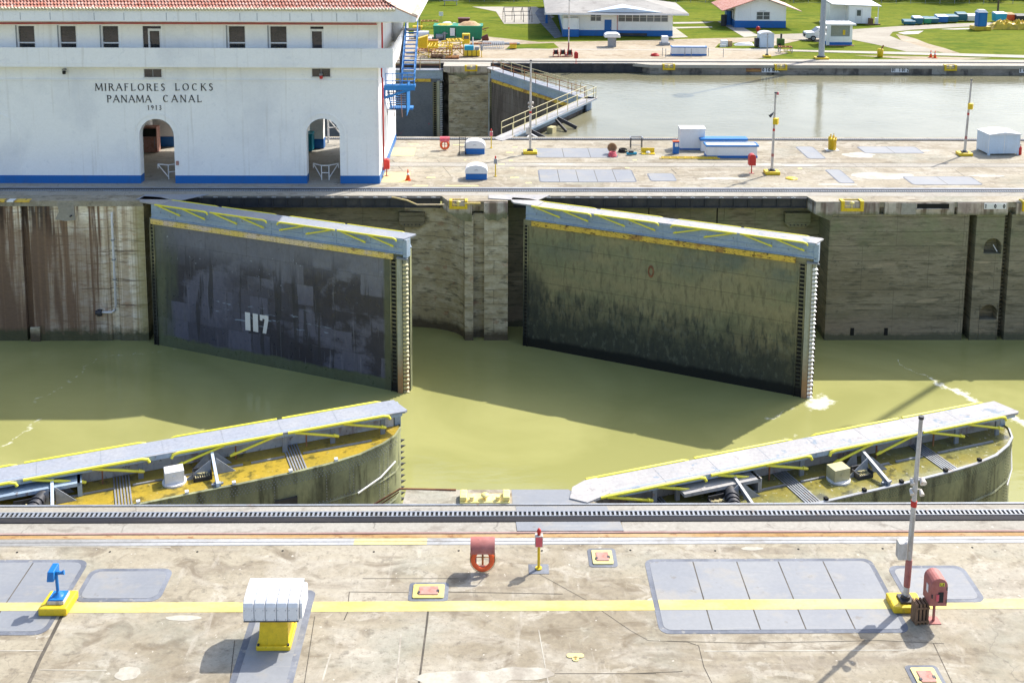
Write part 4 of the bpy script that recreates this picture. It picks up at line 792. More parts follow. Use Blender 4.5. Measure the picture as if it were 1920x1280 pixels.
M['skingr'] = lay('gate_blue_grey_plate', (.10, .12, .15), [dict(s=(.4, 1, .3), lo=.42, hi=.6, c=(.13, .15, .185), f=.9), dict(s=(2, 1, 3), lo=.62, hi=.66, c=(.05, .06, .07), f=.7), dict(s=(1.3, 1, 1.3), lo=.7, hi=.73, c=(.4, .05, .12), f=.8)], rough=.6, bump=.1)
gate('closed far gate leaf with a brown face, hinged at the far pier', (-.3, 82.6), -60.4, 1, 'skinbr', 'algaeg', 'walk', 'timbery', rails='up', simple=True, bowdetail=False, zt=-1.25)
gate('closed far gate leaf seen from behind, its railed walkway starting at the centre wall', (.5, 50.7), 62.6, -1, 'skinbr', 'algaeg', 'walkg', 'timber', rails='up', simple=True, bowdetail=False, zt=-1.25)
gate('blue-grey gate leaf folded into the far wall, behind the blue stair', (-24.3, 85.15), 0, 1, 'skingr', 'algaeg', 'walk', 'timbery', rails='up', simple=True, zoff=-.55)
fl = tag(MB().add([(-.75, 83.6, -.7), (-.4, 83.5, -.7), (-.2, 83.3, -3), (.0, 83.2, -9), (-.75, 83.3, -9), (-.7, 83.45, -3), (-.75, 83.7, -.7), (0, 83.5, -9)], [(0, 1, 2, 5), (5, 2, 3, 4), (0, 6, 7, 4), (1, 6, 7, 3)]).build('leaking_water', 'fall'), 'thin stream of leaking water falling beside the closed far gate', 'leaking water')
# struts of the flooded bow side of the closed leaf
t = T('gate_struts', 'dark triangular struts and pipe ends standing out of the water beside the closed far gate', 'struts', (.5, 50.7, 0), R(62.6))
for u in (4.2, 9.6): m = MB(); m.bar((u, -.5, -.2), (u+.3, -2.2, -.95), .12, .3); m.bar((u-.3, -.5, -.3), (u-1.2, -1.9, -1.), .1, .25); m.build('strut', 'steeld', t)
MB().box(7.3, 8.1, -1.1, -.6, -1.1, -.55).build('float_box', 'cream', t)
MB().tube([(2.6, -.7, -.8), (3.2, -1.2, -.6), (4.0, -1.5, -.9)], .12).tube([(3.0, -.7, -.6), (3.5, -.9, -.3), (4.3, -1.3, -.8)], .07).build('pipe_ends', 'white', t)
# ------------------------------------------------------------------ mooring chocks and small iron on the pier heads
def chock(px, py, label, s=1., depth=.55):
    c = G(px, py); t = T('mooring_chock', label, 'mooring chock', (c.x, c.y, 0), 0, 'yellow mooring chocks'); w_ = 1.25*s
    m = MB(); m.box(-w_, w_, 0, depth*s, -.0, .10*s); m.box(-w_, -w_*.72, -.0, depth*s, .10*s, .32*s); m.box(w_*.72, w_, -.0, depth*s, .10*s, .32*s); m.box(-w_, w_, -.06, -.0, -.35*s, .1*s)
    m.build('frame', 'ysafe', t, bevel=.03)
    MB().lathe([(.0, .1), (.11*s, .1), (.09*s, .22*s), (.2*s, .27*s), (.2*s, .33*s), (.0, .36*s)], (0, .25*s, 0), 14).build('post', 'ysafe', t)
    for k in (-.52, .52): MB().cyl((w_*k, .1, .12*s), (w_*k, .1, .3*s), .12*s, n=12).build('roller', 'ysafe', t)
    return t
M['ypale'] = lay('faded_yellow', (.78, .64, .22), [dict(s=(2, 2, 2), lo=.5, hi=.65, c=(.8, .68, .4), f=.8)], rough=.6)
t = chock(909, 943, 'faded yellow mooring chock on the near pier head, between the two near gates', .66, .75)
for o in [q for q in bpy.data.objects if q.parent == t]: o.data.materials[0] = M['ypale']
def chock2(x, y, z, s, label):
    t = T('wall_bollard', label, 'mooring bollard', (x, y, z), 0, 'yellow mooring bollards set in the wall heads'); w_ = .72*s
    m = MB(); m.box(-w_, -w_*.7, -.1, .5*s, -.62*s, .06); m.box(w_*.7, w_, -.1, .5*s, -.62*s, .06); m.box(-w_*.7, w_*.7, -.1, .5*s, -.62*s, -.42*s); m.box(-w_*.7, w_*.7, .46*s, .5*s, -.42*s, .04); m.build('pocket', 'ysafe', t, bevel=.02)
    MB().lathe([(.1*s, -.42*s), (.09*s, -.2*s), (.17*s, -.14*s), (.17*s, -.06*s), (0, -.0)], (0, .12*s, 0), 12).cyl((-.45*s, .1, -.3*s), (.45*s, .1, -.3*s), .07*s, n=8).build('bollard_post', 'ypale', t)
    return t
chock2(-2.55+.25, YF-.12, .03, .8, 'yellow mooring bollard in the head of the centre pier, between the two open gates')
chock2(22.75, YF-.14, .03, 1.0, 'yellow mooring bollard in the wall head just right of the mossy gate leaf')
chock2(34.35, YF-.14, .03, 1.0, 'yellow mooring bollard cut by the right frame edge, on the centre wall')
tag(MB().tube([(-6.6, YD-.35, .03), (-5.6, YD-.6, -.12), (-4.9, YF-.2, -.18), (-3.2, YF-.25, -.16)], .05).tube([(-1.9, YF-.2, -.08), (-.9, YF-.2, -.08)], .07).build('handrail', 'timber'), 'rusty yellow handrail lying left of the centre pier bollard', 'handrail')
tag(MB().tube([tuple(G(700, 946, -.6)), tuple(G(750, 916, 0)), tuple(G(855, 918, 0.02))], .035).tube([tuple(G(712, 946, -.7)), tuple(G(748, 922, -.1))], .02).build('handrail', 'rust'), 'thin rusty handrail reaching out left of the near pier head', 'handrail')
t = tag(MB().prism([(-22.7, YF+.2), (-19.8, YF+.0), (-18.4, YD+.15), (-22.4, YD+.1)], .01, .05).build('hinge_cover', 'walk'), 'blue-grey steel cover over the hinge of the leaf numbered 117', 'cover plate')
t = tag(MB().prism([(.9, YF+.2), (2.7, YF+.0), (3.6, YD+.15), (-.4, YD+.1), (-.4, YF+.5)], .01, .05).build('hinge_cover', 'walkg'), 'pale steel cover over the hinge of the mossy gate leaf', 'cover plate')
t = T('drainpipe', 'white drainpipe down the stained wall left of the leaf numbered 117', 'pipe', (-24.2, YF-.0, 0))
MB().tube([(0, 0, -.75), (0, -.06, -1.2), (0, -.06, -6.9), (-.05, -.06, -7.2), (-.3, -.06, -7.35), (-.95, -.06, -7.35)], .075, 8).build('pipe', 'white', t)
MB().box(-.08, .08, -.06, .02, -1.6, -1.5).box(-.1, .1, -.14, .02, -2.6, -2.5).box(-.1, .1, -.14, .02, -3.9, -3.8).box(-.1, .1, -.14, .02, -5.2, -5.1).build('pipe_clamps', 'steel', t)
MB().cyl((-.9, -.12, -7.35), (-1.15, -.12, -7.35), .22, n=12).cyl((-1.15, -.1, -7.35), (-1.28, -.1, -7.35), .15, n=10).build('valve', 'steeld', t)
for k, (px, py, col_, wd) in enumerate(((8, 370, 'timbery', .35), (50, 371, 'timbery', .45), (28, 371, 'white', .2))):
    c = G(px, py); tag(MB().box(c.x-wd, c.x+wd, YF-.16, YF+.35, -.07, .02).build('cover_plate', col_), ['worn yellow plate on the wall head at the far left, cut by the frame', 'worn yellow plate above the narrow groove in the stained wall', 'small white plate between two yellow plates on the wall head'][k], 'cover plate')
# ------------------------------------------------------------------ control house
BY, BX = 37.5, -7.7
h = T('control_house', 'white lock control house with a blue base band, terracotta tiled roof and black raised lettering', 'building', (0, 0, 0))
def arch_wall(mb, x0, x1, z0, z1, y, th, arcs):
    x = x0
    for (cx, w_, zs) in arcs:
        mb.box(x, cx-w_/2, y, y+th, z0, z1)
        n = 14; r = w_/2; top = zs+r+.1
        for i in range(n):
            a, b_ = math.pi*i/n, math.pi*(i+1)/n
            xa, za, xb, zb = cx-r*math.cos(a), zs+r*math.sin(a), cx-r*math.cos(b_), zs+r*math.sin(b_)
            mb.hexa([(xa, y, za), (xb, y, zb), (xb, y+th, zb), (xa, y+th, za), (xa, y, top), (xb, y, top), (xb, y+th, top), (xa, y+th, top)])
        mb.box(cx-r, cx+r, y, y+th, top, z1); x = cx+r
    mb.box(x, x1, y, y+th, z0, z1)
ARC = [(-22.42, 2.28, 3.25), (-11.42, 2.22, 3.32)]
D = 12.4
b = MB(); arch_wall(b, -60, BX, .55, 7.96, BY, .75, ARC)
b.box(BX-.5, BX, BY+.75, BY+D, .55, 7.96); b.box(-60, -24.0, BY+D-.5, BY+D, .0, 7.96); b.box(-24.0, -17.0, BY+D-.5, BY+D, 6.0, 7.96); b.box(-17.0, -14.2, BY+D-.5, BY+D, .0, 7.96); b.box(-9.0, BX-.5, BY+D-.5, BY+D, 0, 7.96); b.box(-14.2, -9.0, BY+D-.5, BY+D, 6.0, 7.96)
b.box(-60, -58, BY+.75, BY+D-.5, 0, 7.96)
b.box(-60, BX, BY-.07, BY, 6.98, 7.06)
b.build('lower_wall', 'bwall', h)
b = MB(); X = -60
for cx, w_, _ in ARC+[(None, 0, 0)]:
    xe = (cx-w_/2) if cx is not None else BX+.02
    b.box(X, xe, BY-.02, BY+.75, 0, .55)
    if cx is not None: X = cx+w_/2
b.box(BX-.5, BX+.02, BY+.75, BY+D, 0, .55)
b.build('base_band', 'blue', h)
for (cx, w_, zs) in ARC+[(-33.0, 2.28, 3.25)]:
    b = MB(); n = 22; R0, R1 = w_/2+.14, w_/2+.33
    fr = [(cx-R1, .56), (cx-R0, .56)]
    for (ra, rb_) in ((w_/2+.30, w_/2+.40),):
        b.box(cx-rb_, cx-ra, BY-.035, BY, .56, zs); b.box(cx+ra, cx+rb_, BY-.035, BY, .56, zs)
        for i in range(n):
            a, c_ = math.pi*i/n, math.pi*(i+1)/n
            b.prism([(cx-ra*math.cos(a), zs+ra*math.sin(a)), (cx-rb_*math.cos(a), zs+rb_*math.sin(a)), (cx-rb_*math.cos(c_), zs+rb_*math.sin(c_)), (cx-ra*math.cos(c_), zs+ra*math.sin(c_))], BY-.035, BY, 'y')
    b.build('arch_moulding', 'bwall', h)
# interior
struct(MB().box(-57.9, BX-.5, BY-1.0, BY+D+.3, -.2, .012).build('house_floor', 'deckpale'))
b = MB(); b.box(-31.2, -31.0, BY+.76, BY+D-.5, .02, 7.7); b.box(-31, -25.8, BY+10.7, BY+10.9, .02, 7.7); b.box(-25.8, -24.0, BY+10.1, BY+10.3, .02, 7.7); b.box(-18.2, -18.0, BY+.76, BY+D-.5, .02, 7.7)
b.box(-57.9, BX-.5, BY+.76, BY+D-.5, 7.7, 7.9); b.box(-13.9, -12.9, BY+9.6, BY+10.4, .02, 7.7); b.build('inner_walls', 'bwall', h)
MB().box(-25.82, -23.98, BY+10.07, BY+10.33, .02, .8).build('inner_band', 'blue', h); MB().box(-13.92, -12.88, BY+9.57, BY+10.43, .02, .75).build('inner_band', 'blue', h)
# upper storey
b = MB()
wins = [(-30.1-1.13*k if 0 else x0, x1, z0, z1, kd) for (x0, x1, z0, z1, kd) in ((-31.21, -30.05, 9.05, 10.55, 'w'), (-28.5, -27.36, 9.05, 10.55, 'w'), (-25.75, -24.6, 9.05, 10.56, 'w'), (-23.05, -21.85, 8.3, 10.57, 'd'), (-17.53, -16.35, 9.08, 10.58, 'w'), (-14.83, -13.63, 9.08, 10.58, 'w'), (-12.12, -11.25, 8.3, 10.58, 'd'))]
X = -60
for (x0, x1, z0, z1, kd) in wins:
    b.box(X, x0, BY, BY+.4, 7.96, 11.2); b.box(x0, x1, BY, BY+.4, 7.96, z0); b.box(x0, x1, BY, BY+.4, z1, 11.2); X = x1
b.box(X, BX, BY, BY+.4, 7.96, 11.2); b.box(BX-.4, BX, BY+.4, BY+D, 7.96, 11.2); b.box(-60, BX-.4, BY+D-.4, BY+D, 7.96, 11.2)
for x in (-20.3, -19.05, -10.9): b.box(x, x+.05, BY-.02, BY, 8, 10.6)
b.build('upper_wall', 'bwall', h)
for i, (x0, x1, z0, z1, kd) in enumerate(wins):
    if kd == 'w':
        f = MB(); f.box(x0, x0+.10, BY-.02, BY+.2, z0, z1).box(x0+.10, x1, BY+.02, BY+.2, z0+.36, z0+.44).box(x1-.05, x1, BY+.02, BY+.2, z0, z0+.36).box(x1-.05, x1, BY+.02, BY+.2, z0+.44, z1).build('window', 'white', h)
        f = bpy.data.objects[-1] if False else [q for q in bpy.data.objects if q.name.startswith('window') and q.parent == h][-1]
        MB().box(x0+.1, x1-.05, BY+.12, BY+.16, z0, z1).build('pane', 'glass', f)
        MB().box(x0-.08, x0, BY-.05, BY+.0, z0-.1, z1+.05).build('frame', 'steel', f)
    else:
        xd = x0+.34 if i == 3 else x0
        f = MB(); f.box(xd, xd+.10, BY+.02, BY+.1, z0, z1-.17).box(x1-.12, x1, BY+.02, BY+.1, z0, z1-.17).box(xd+.1, x1-.12, BY+.02, BY+.1, z1-.32, z1-.17)
        dr = f.build('door', 'white', h); MB().box(x0, x1, BY+.12, BY+.16, z0, z1).build('pane', 'glass', dr)
        MB().box(xd+.13, xd+.16, BY-.0, BY+.02, 9.2, 9.5).build('handle', 'steel', dr)
for (x0, x1, z0, z1) in ((-23.1, -21.85, 7.2, 7.72), (-12.1, -10.8, 7.26, 7.78)):
    f = MB().box(x0, x0+.06, BY-.06, BY, z0, z1).box(x1-.06, x1, BY-.06, BY, z0, z1).box(x0-.04, x1+.04, BY-.10, BY, z0-.07, z0).build('vent_window', 'white', h)
    MB().box(x0+.06, x1-.06, BY-.045, BY-.0, z0, z1).build('pane', 'glass', f)
    MB().box((x0+x1)/2-.02, (x0+x1)/2+.02, BY-.055, BY-.045, z0, z1).build('glazing_bar', 'steel', f)
# balcony
b = MB(); b.box(-60, -6.66, 36.8, 36.92, 7.97, 9.24); b.box(-60, -6.78, 36.92, BY, 7.97, 8.2); b.box(BX, -6.78, BY, BY+D, 7.97, 8.2)
b.hexa([(-6.78, 36.92, 7.97), (-6.66, 36.92, 7.97), (-6.66, 49.8, 7.97), (-6.78, 49.8, 7.97), (-6.78, 36.92, 9.24), (-6.66, 36.92, 9.24), (-6.66, 49.8, 9.24), (-6.78, 49.8, 9.24)])
b.box(-60, -6.64, 36.785, 36.80, 8.22, 8.26); b.build('balcony', 'bwall', h)
# eaves, fascia and tiled roof
b = MB(); b.prism([(-60, 11.0), (-5.07, 11.08), (-5.07, 11.42), (-6.35, 12.0), (-60, 11.75)], 36.2, 36.3, 'y')
b.box(-60, -5.2, 36.3, 51, 11.02, 11.08); b.box(-5.17, -5.07, 36.3, 51, 11.09, 11.42)
b.build('fascia', 'bwall', h)
b = MB()
for x in (-30.4, -28.5, -25.7, -23.8, -21.1, -19.2, -16.4, -15.3, -13.2, -11.8, -10.2, -8.9): b.box(x, x+.03, 36.19, 36.2, 11.12, 11.6)
b.build('fascia_seams', 'steel', h)
b = MB(); pitch = .215; S = .47; row = .36; n = 4
rows = 26
for r_ in range(rows):
    ya, yb = 36.14+r_*row, 36.14+(r_+1)*row+.03
    za, zb = 11.86+S*(r_*row)+.035, 11.86+S*((r_+1)*row)-.0
    xr = -6.42-(ya-36.2)
    k = 0; x = xr
    while x > -34.5:
        j = random.uniform(-.012, .012); vs_ = []
        for (yy, zz) in ((ya+j, za), (yb, zb)):
            for i in range(n+1):
                a = math.pi*i/n; vs_.append((x-pitch/2-.088*math.cos(a), yy, zz+.085*math.sin(a)))
        b.smooth = True; b.add(vs_, [(i, i+1, n+2+i, n+1+i) for i in range(n)]); b.smooth = False
        if r_ == 0: pass
        x -= pitch
b.build('roof_tiles', 'tile', h)
b = MB(); x = -6.42
while x > -34.5:
    b.cyl((x-pitch/2, 36.05, 11.84), (x-pitch/2, 36.2, 11.9), .095, n=8); x -= pitch
b.build('eave_tile_ends', 'tilec', h)
b = MB(); zr = lambda y: 11.84+S*(y-36.14)
b.add([(-60, 36.14, 11.84), (-6.38, 36.14, 11.84), (-12.6, 42.4, zr(42.4)), (-60, 42.4, zr(42.4)), (-60, 51.2, 11.4), (-5.0, 51.2, 11.3), (-12.6, 45, zr(42.4)), (-60, 45, zr(42.4))], [(0, 1, 2, 3), (3, 2, 6, 7), (7, 6, 5, 4)]); b.build('roof_bed', 'tile', h)
M['hip'] = lay('sunlit_pale_tiles', (.66, .45, .36), [dict(s=(.7, 4.6, 1), lo=.45, hi=.6, c=(.72, .54, .46), f=.8), dict(s=(1, 1, 1), lo=.55, hi=.65, c=(.55, .34, .26), f=.6)], rough=.85, bump=.3)  # paler copy of the roof tile, sunlight put into its colour
b = MB(); b.add([(-6.34, 36.14, 12.02), (-5.0, 36.16, 11.42), (-5.0, 51.2, 11.42), (-12.6, 45, zr(42.4)+.05), (-12.6, 42.4, zr(42.4)+.05), (-6.34, 36.2, 11.9), (-5., 36.2, 11.32), (-5, 51.2, 11.32)], [(0, 1, 2, 3, 4), (0, 1, 6, 5), (1, 2, 7, 6)]); b.build('hip_roof', 'hip', h)
b = MB()
for r_ in range(0, 60):
    t_ = r_/60; b.cyl((-5.0, 36.3+r_*.25, 11.45), (-5.35, 36.3+r_*.25, 11.62), .09, .06, n=6)
b.build('hip_eave_tiles', 'tilec', h)
# lettering
b = MB(); y = BY
for (wd, xa, xb, z_, h_) in (('MIRAFLORES', -26.28, -21.75, 6.29, .46), ('LOCKS', -21.05, -18.6, 6.31, .46), ('PANAMA', -25.55, -22.68, 5.51, .46), ('CANAL', -21.88, -19.38, 5.53, .46), ('1913', -22.9, -22.02, 5.0, .30)):
    text(b, wd, xa, y, z_, h_, (xb-xa-sum(GL[c_][0]*h_ for c_ in wd))/(len(wd)-1), 0)
M['ink'] = lay('black_letters', (.02, .02, .022), rough=.6, bump=0)
b.build('lettering', 'ink', h)
# red pipes, lamps
t = T('red_pipe', 'thin red pipe along the eaves and right corner of the control house', 'pipe', (BX, BY, 0))
MB().tube([(-40, -.08, 10.62), (-17, -.08, 10.75), (-.05, -.08, 10.75)], .035, 6).tube([(-40, -.05, 10.68), (-17, -.05, 10.82), (-.1, -.05, 10.82)], .02, 6).build('eave_pipe', 'red', t)
MB().tube([(.3, -.2, 11.0), (.3, -.2, 9.2)], .055, 8).tube([(.3, -.8, 7.97), (.3, -.8, 7.4), (.3, -.3, 7.2), (.33, -.3, 1.0)], .055, 8).build('downpipe', 'red', t)
for (px, py, lb) in ((120, 134, 'small dark lamp under the balcony left of the lettering'), (602, 143, 'small red-tipped lamp under the right vent window of the control house')):
    c = V(px, py, BY-.2); t = T('wall_lamp', lb, 'lamp', c); MB().box(-.1, .1, -.1, .2, .05, .16).build('bracket', 'steel', t)
    MB().lathe([(0, -.2), (.1, -.18), (.12, -.02), (.06, .06), (0, .06)], n=10).build('lamp_head', 'rubber' if px < 200 else 'red', t)
c = V(333, 306, BY); t = tag(MB().box(-.08, .08, -.1, .0, -.12, .15).build('alarm_box', 'lid', loc=c), 'tiny orange alarm box right of the left arch', 'alarm box')
# things seen in the arches
def barrier(x, y, rz, label):
    t = T('white_barrier', label, 'barrier', (x, y, 0.01), rz, 'white tube barriers in the archways')
    MB().bar((-.25, 0, 0), (-.25, 0, 1.0), .06).bar((.25, 0, 0), (.25, 0, 1.0), .06).bar((-.25, 0, .5), (.25, 0, .5), .06).bar((-.25, 0, 1.0), (.25, 0, 1.0), .06).build('post_frame', 'white', t)
    for s in (-1, 1): MB().bar((s*.25, 0, 1.0), (s*.85, .35, 1.05), .06).bar((s*.85, .35, 1.05), (s*.25, 0, .15), .05).bar((s*.85, .35, 1.05), (s*.85, .35, .75), .05).build('wing', 'white', t)
barrier(-21.8, 38.6, .5, 'white tube barrier standing in the left archway'); barrier(-11.45, 38.4, 0, 'white tube barrier standing in the right archway')
c = V(305, 290, 44.5); t = T('red_cabinet', 'brick red cabinet standing inside the left archway', 'cabinet', (-25.45, 46.2, .02))
MB().box(-.5, .5, -.4, .4, 0, 1.9).build('body', 'lid', t, bevel=.03); MB().box(-.55, .45, -.43, -.4, 1.2, 1.8).build('screen', 'rubber', t); MB().box(.3, .34, -.43, -.4, .3, 1.1).build('handle', 'steel', t)
t = T('office_chair', 'dark office chair left of the red cabinet inside the archway', 'chair', (-26.4, 45.8, .02))
MB().box(-.3, .3, -.28, .28, .42, .52).build('seat', 'rubber', t, bevel=.03); MB().box(-.3, .3, .25, .33, .55, 1.15).build('backrest', 'rubber', t, bevel=.03)
m = MB(); m.cyl((0, 0, .08), (0, 0, .42), .03)
for k in range(5): m.bar((0, 0, .1), (.3*math.cos(k*1.257), .3*math.sin(k*1.257), .05), .04)
m.build('base', 'rubber', t)
t = T('blue_chest', 'turquoise storage chest inside the right archway', 'chest', (-14.35, 46.4, .02))
MB().box(-.8, .8, -.5, .5, .1, 1.25).build('body', 'turq', t, bevel=.03); MB().box(-.84, .84, -.54, .54, 1.25, 1.4).build('lid', 'turq', t, bevel=.03); MB().box(-.1, .1, -.55, -.5, .8, .95).build('latch', 'steel', t)
t = T('white_gate', 'white rail gate behind the blue chest, seen through the right archway', 'gate', (-12.6, 48.9, .02))
MB().bar((-.2, 0, 0), (-.2, 0, 5.2), .12).bar((-.2, 0, 2.0), (1.4, 0, 2.0), .07).bar((-.2, 0, 1.2), (1.4, 0, 1.2), .07).bar((-.2, 0, 1.9), (1.2, 0, .1), .07).bar((1.4, 0, 0), (1.4, 0, 2.1), .1).build('gate_frame', 'white', t)
# blue stair
t = T('blue_stair', 'bright blue steel stair with railings hanging on the right end of the control house', 'stair', (-6.6, 40, 0))
P0, P1 = Vector((0, 1.3, 6.1)), Vector((0, 5.4, 9.2))
m = MB()
for x in (.12, .98): m.hexa([(x-.03, 1.3, 5.95), (x+.03, 1.3, 5.95), (x+.03, 5.4, 9.05), (x-.03, 5.4, 9.05), (x-.03, 1.3, 6.25), (x+.03, 1.3, 6.25), (x+.03, 5.4, 9.35), (x-.03, 5.4, 9.35)])
m.build('stringers', 'blueB', t)
m = MB()
for i in range(13): k = (i+.5)/13; m.box(.15, .95, 1.3+4.1*k, 1.3+4.1*k+.22, 6.08+3.1*k, 6.14+3.1*k)
m.build('treads', 'blueB', t)
m = MB()
for x in (.12, .98):
    m.tube([(x, 1.3, 7.1), (x, 5.4, 10.2)], .03, 6).tube([(x, 1.3, 6.65), (x, 5.4, 9.75)], .025, 6)
    for i in range(10): k = i/9; m.bar((x, 1.3+4.1*k, 6.1+3.1*k), (x, 1.3+4.1*k, 7.1+3.1*k), .05)
m.build('handrails', 'blueB', t)
m = MB(); m.box(-.95, 1.1, .1, 1.3, 5.95, 6.08).box(-.98, 1.12, .05, .1, 5.85, 6.2); m.build('landing', 'blueB', t)
m = MB(); m.bar((-1.0, .2, 5.3), (1.0, .2, 5.95), .08, .16).bar((-1.0, .2, 5.3), (-1.0, .2, 6), .12)
for z in (6.5, 7.0): m.tube([(-.9, .15, z), (1.05, .15, z), (1.05, 1.3, z)], .03, 6)
for x in (-.9, -.4, .1, .6, 1.05): m.bar((x, .15, 6.05), (x, .15, 7.0), .045)
m.build('landing_frame', 'blueB', t)
m = MB()
for i in range(26): m.bar((-.02+.0*i, 1.5+i*.17, 6.3+.11*i), (-.02, 1.5+i*.17, 8.0+.055*i), .03)
m.box(-.04, 0, 1.4, 5.6, 7.88, 7.96); m.build('wall_bars', 'steeld', t)
m = MB()
for x in (-.85, .45): m.hexa([(x-.03, 1.0, 5.75), (x+.03, 1.0, 5.75), (x+.03, 3.6, 3.75), (x-.03, 3.6, 3.75), (x-.03, 1.0, 6.05), (x+.03, 1.0, 6.05), (x+.03, 3.6, 4.05), (x-.03, 3.6, 4.05)])
for i in range(9): k = (i+.5)/9; m.box(-.85, .45, 1.0+2.6*k, 1.22+2.6*k, 5.9-2.0*k, 5.93-2.0*k)
m.box(-1.0, .7, 3.6, 4.4, 3.75, 3.9); m.box(.45, .5, .9, 3.7, 3.9, 5.9)
m.build('lower_flight', 'blueB', t)
m = MB()
for i in range(10): m.bar((-.8+i*.14, .55, 4.0), (-.8+i*.14, .55, 5.85), .03)
for z in (4.4, 4.8, 5.2, 5.6): m.bar((-.85, .55, z), (.5, .55, z), .03)
m.build('grid_screen', 'steeld', t)
MB().tube([(-.35, .5, 3.9), (-.42, .5, 5.9)], .03).tube([(.2, .5, 3.9), (.1, .5, 5.9)], .03).build('pink_rails', 'pinkrail', t)
MB().tube([(-.1, 5.6, 9.24), (-.1, 5.6, 10.4), (1.1, 5.6, 10.4), (1.1, 5.6, 9.3)], .03).tube([(-.1, 5.6, 9.9), (1.1, 5.6, 9.9)], .03).box(0, 1.1, 5.4, 6.4, 9.2, 9.28).build('top_landing', 'steeld', t)
t = T('white_tank', 'white water tank on the balcony behind the right corner of the control house', 'tank', (-7.25, 47.5, 8.2))
MB().lathe([(.0, 0), (.42, 0), (.42, 1.5), (.3, 1.65), (0, 1.7)], n=18).build('body', 'white', t); MB().cyl((0, 0, 1.7), (0, 0, 1.8), .12).build('cap', 'steel', t)
# ------------------------------------------------------------------ foreground objects
t = T('speaker_post', 'bright blue speaker head on a thin post, bolted to a yellow block', 'speaker post', (-12.25, -6.2, 0))
MB().prism([(-.42, -.42), (.38, -.42), (.42, .42), (-.38, .42)], 0, .24).build('block', 'ysafe', t, bevel=.05)
MB().box(-.22, .24, -.24, .24, .24, .34).build('mount', 'polew', t); MB().box(-.2, .22, -.22, .2, .34, .37).lathe([(.16, .37), (.05, .46), (.045, .5), (0, .5)], n=12).build('foot', 'blueB', t)
MB().cyl((0, 0, .44), (-.02, 0, 1.0), .045, n=10).build('post', 'blueB', t)
MB().hexa([(-.24, -.16, .86), (-.04, -.16, .86), (-.0, .2, .95), (-.2, .2, .95), (-.22, -.13, 1.14), (-.04, -.13, 1.14), (.0, .2, 1.22), (-.18, .2, 1.22)]).box(-.02, .1, -.04, .04, 1.0, 1.1).build('speaker_box', 'blueB', t, bevel=.02)
MB().cyl((.08, 0, 1.03), (.2, .02, 1.05), .035, .07, n=10).build('horn', 'blueB', t)
t = T('ventilator', 'white ribbed ventilator hood on a tapered yellow pedestal', 'ventilator', (-5.86, -7.55, 0))
prof = [(-.53, .88), (-.53, 1.28), (-.49, 1.37), (-.4, 1.43), (0, 1.50), (.4, 1.50), (.5, 1.42), (.53, 1.30), (.53, .88)]
for i in range(5):
    x0 = -.77+i*.296
    MB().prism([(y_, z_) for y_, z_ in prof], x0, x0+.284, 'x').build('hood_panel', 'white', t, bevel=.025)
MB().prism([(y_*.965, z_-.02 if z_ > 1. else z_-.01) for y_, z_ in prof], -.76, .70, 'x').build('hood_core', 'steel', t)
MB().prism([(y_*.82, z_-.07 if z_ > 1. else z_-.0) for y_, z_ in prof], .70, .79, 'x').build('side_cheek', 'white', t, bevel=.02)
MB().hexa([(-.40, -.44, .14), (.40, -.44, .14), (.40, .44, .14), (-.40, .44, .14), (-.36, -.34, .87), (.36, -.34, .87), (.36, .34, .87), (-.36, .34, .87)]).build('pedestal', 'ysafe', t)
MB().prism(rrect(-.46, .46, -.53, .53, .05), 0.01, .14).build('plinth', 'ysafe', t, bevel=.03)
m = MB()
for i in range(5):
    for zz in (.93, 1.2): m.cyl((-.73+i*.296, -.535, zz), (-.73+i*.296, -.545, zz), .012, n=6).cyl((-.53+i*.296, -.535, zz), (-.53+i*.296, -.545, zz), .012, n=6)
m.build('hood_rivets', 'steel', t)
m = MB()
for x in (-.4, .4):
    for y in (-.47, .47): m.cyl((x, y, .14), (x, y, .18), .035, n=6)
m.build('anchor_bolts', 'steeld', t)
MB().box(-.86+.1, .70, -.538, -.53, .862, .885).build('drip_edge', 'steeld', t)
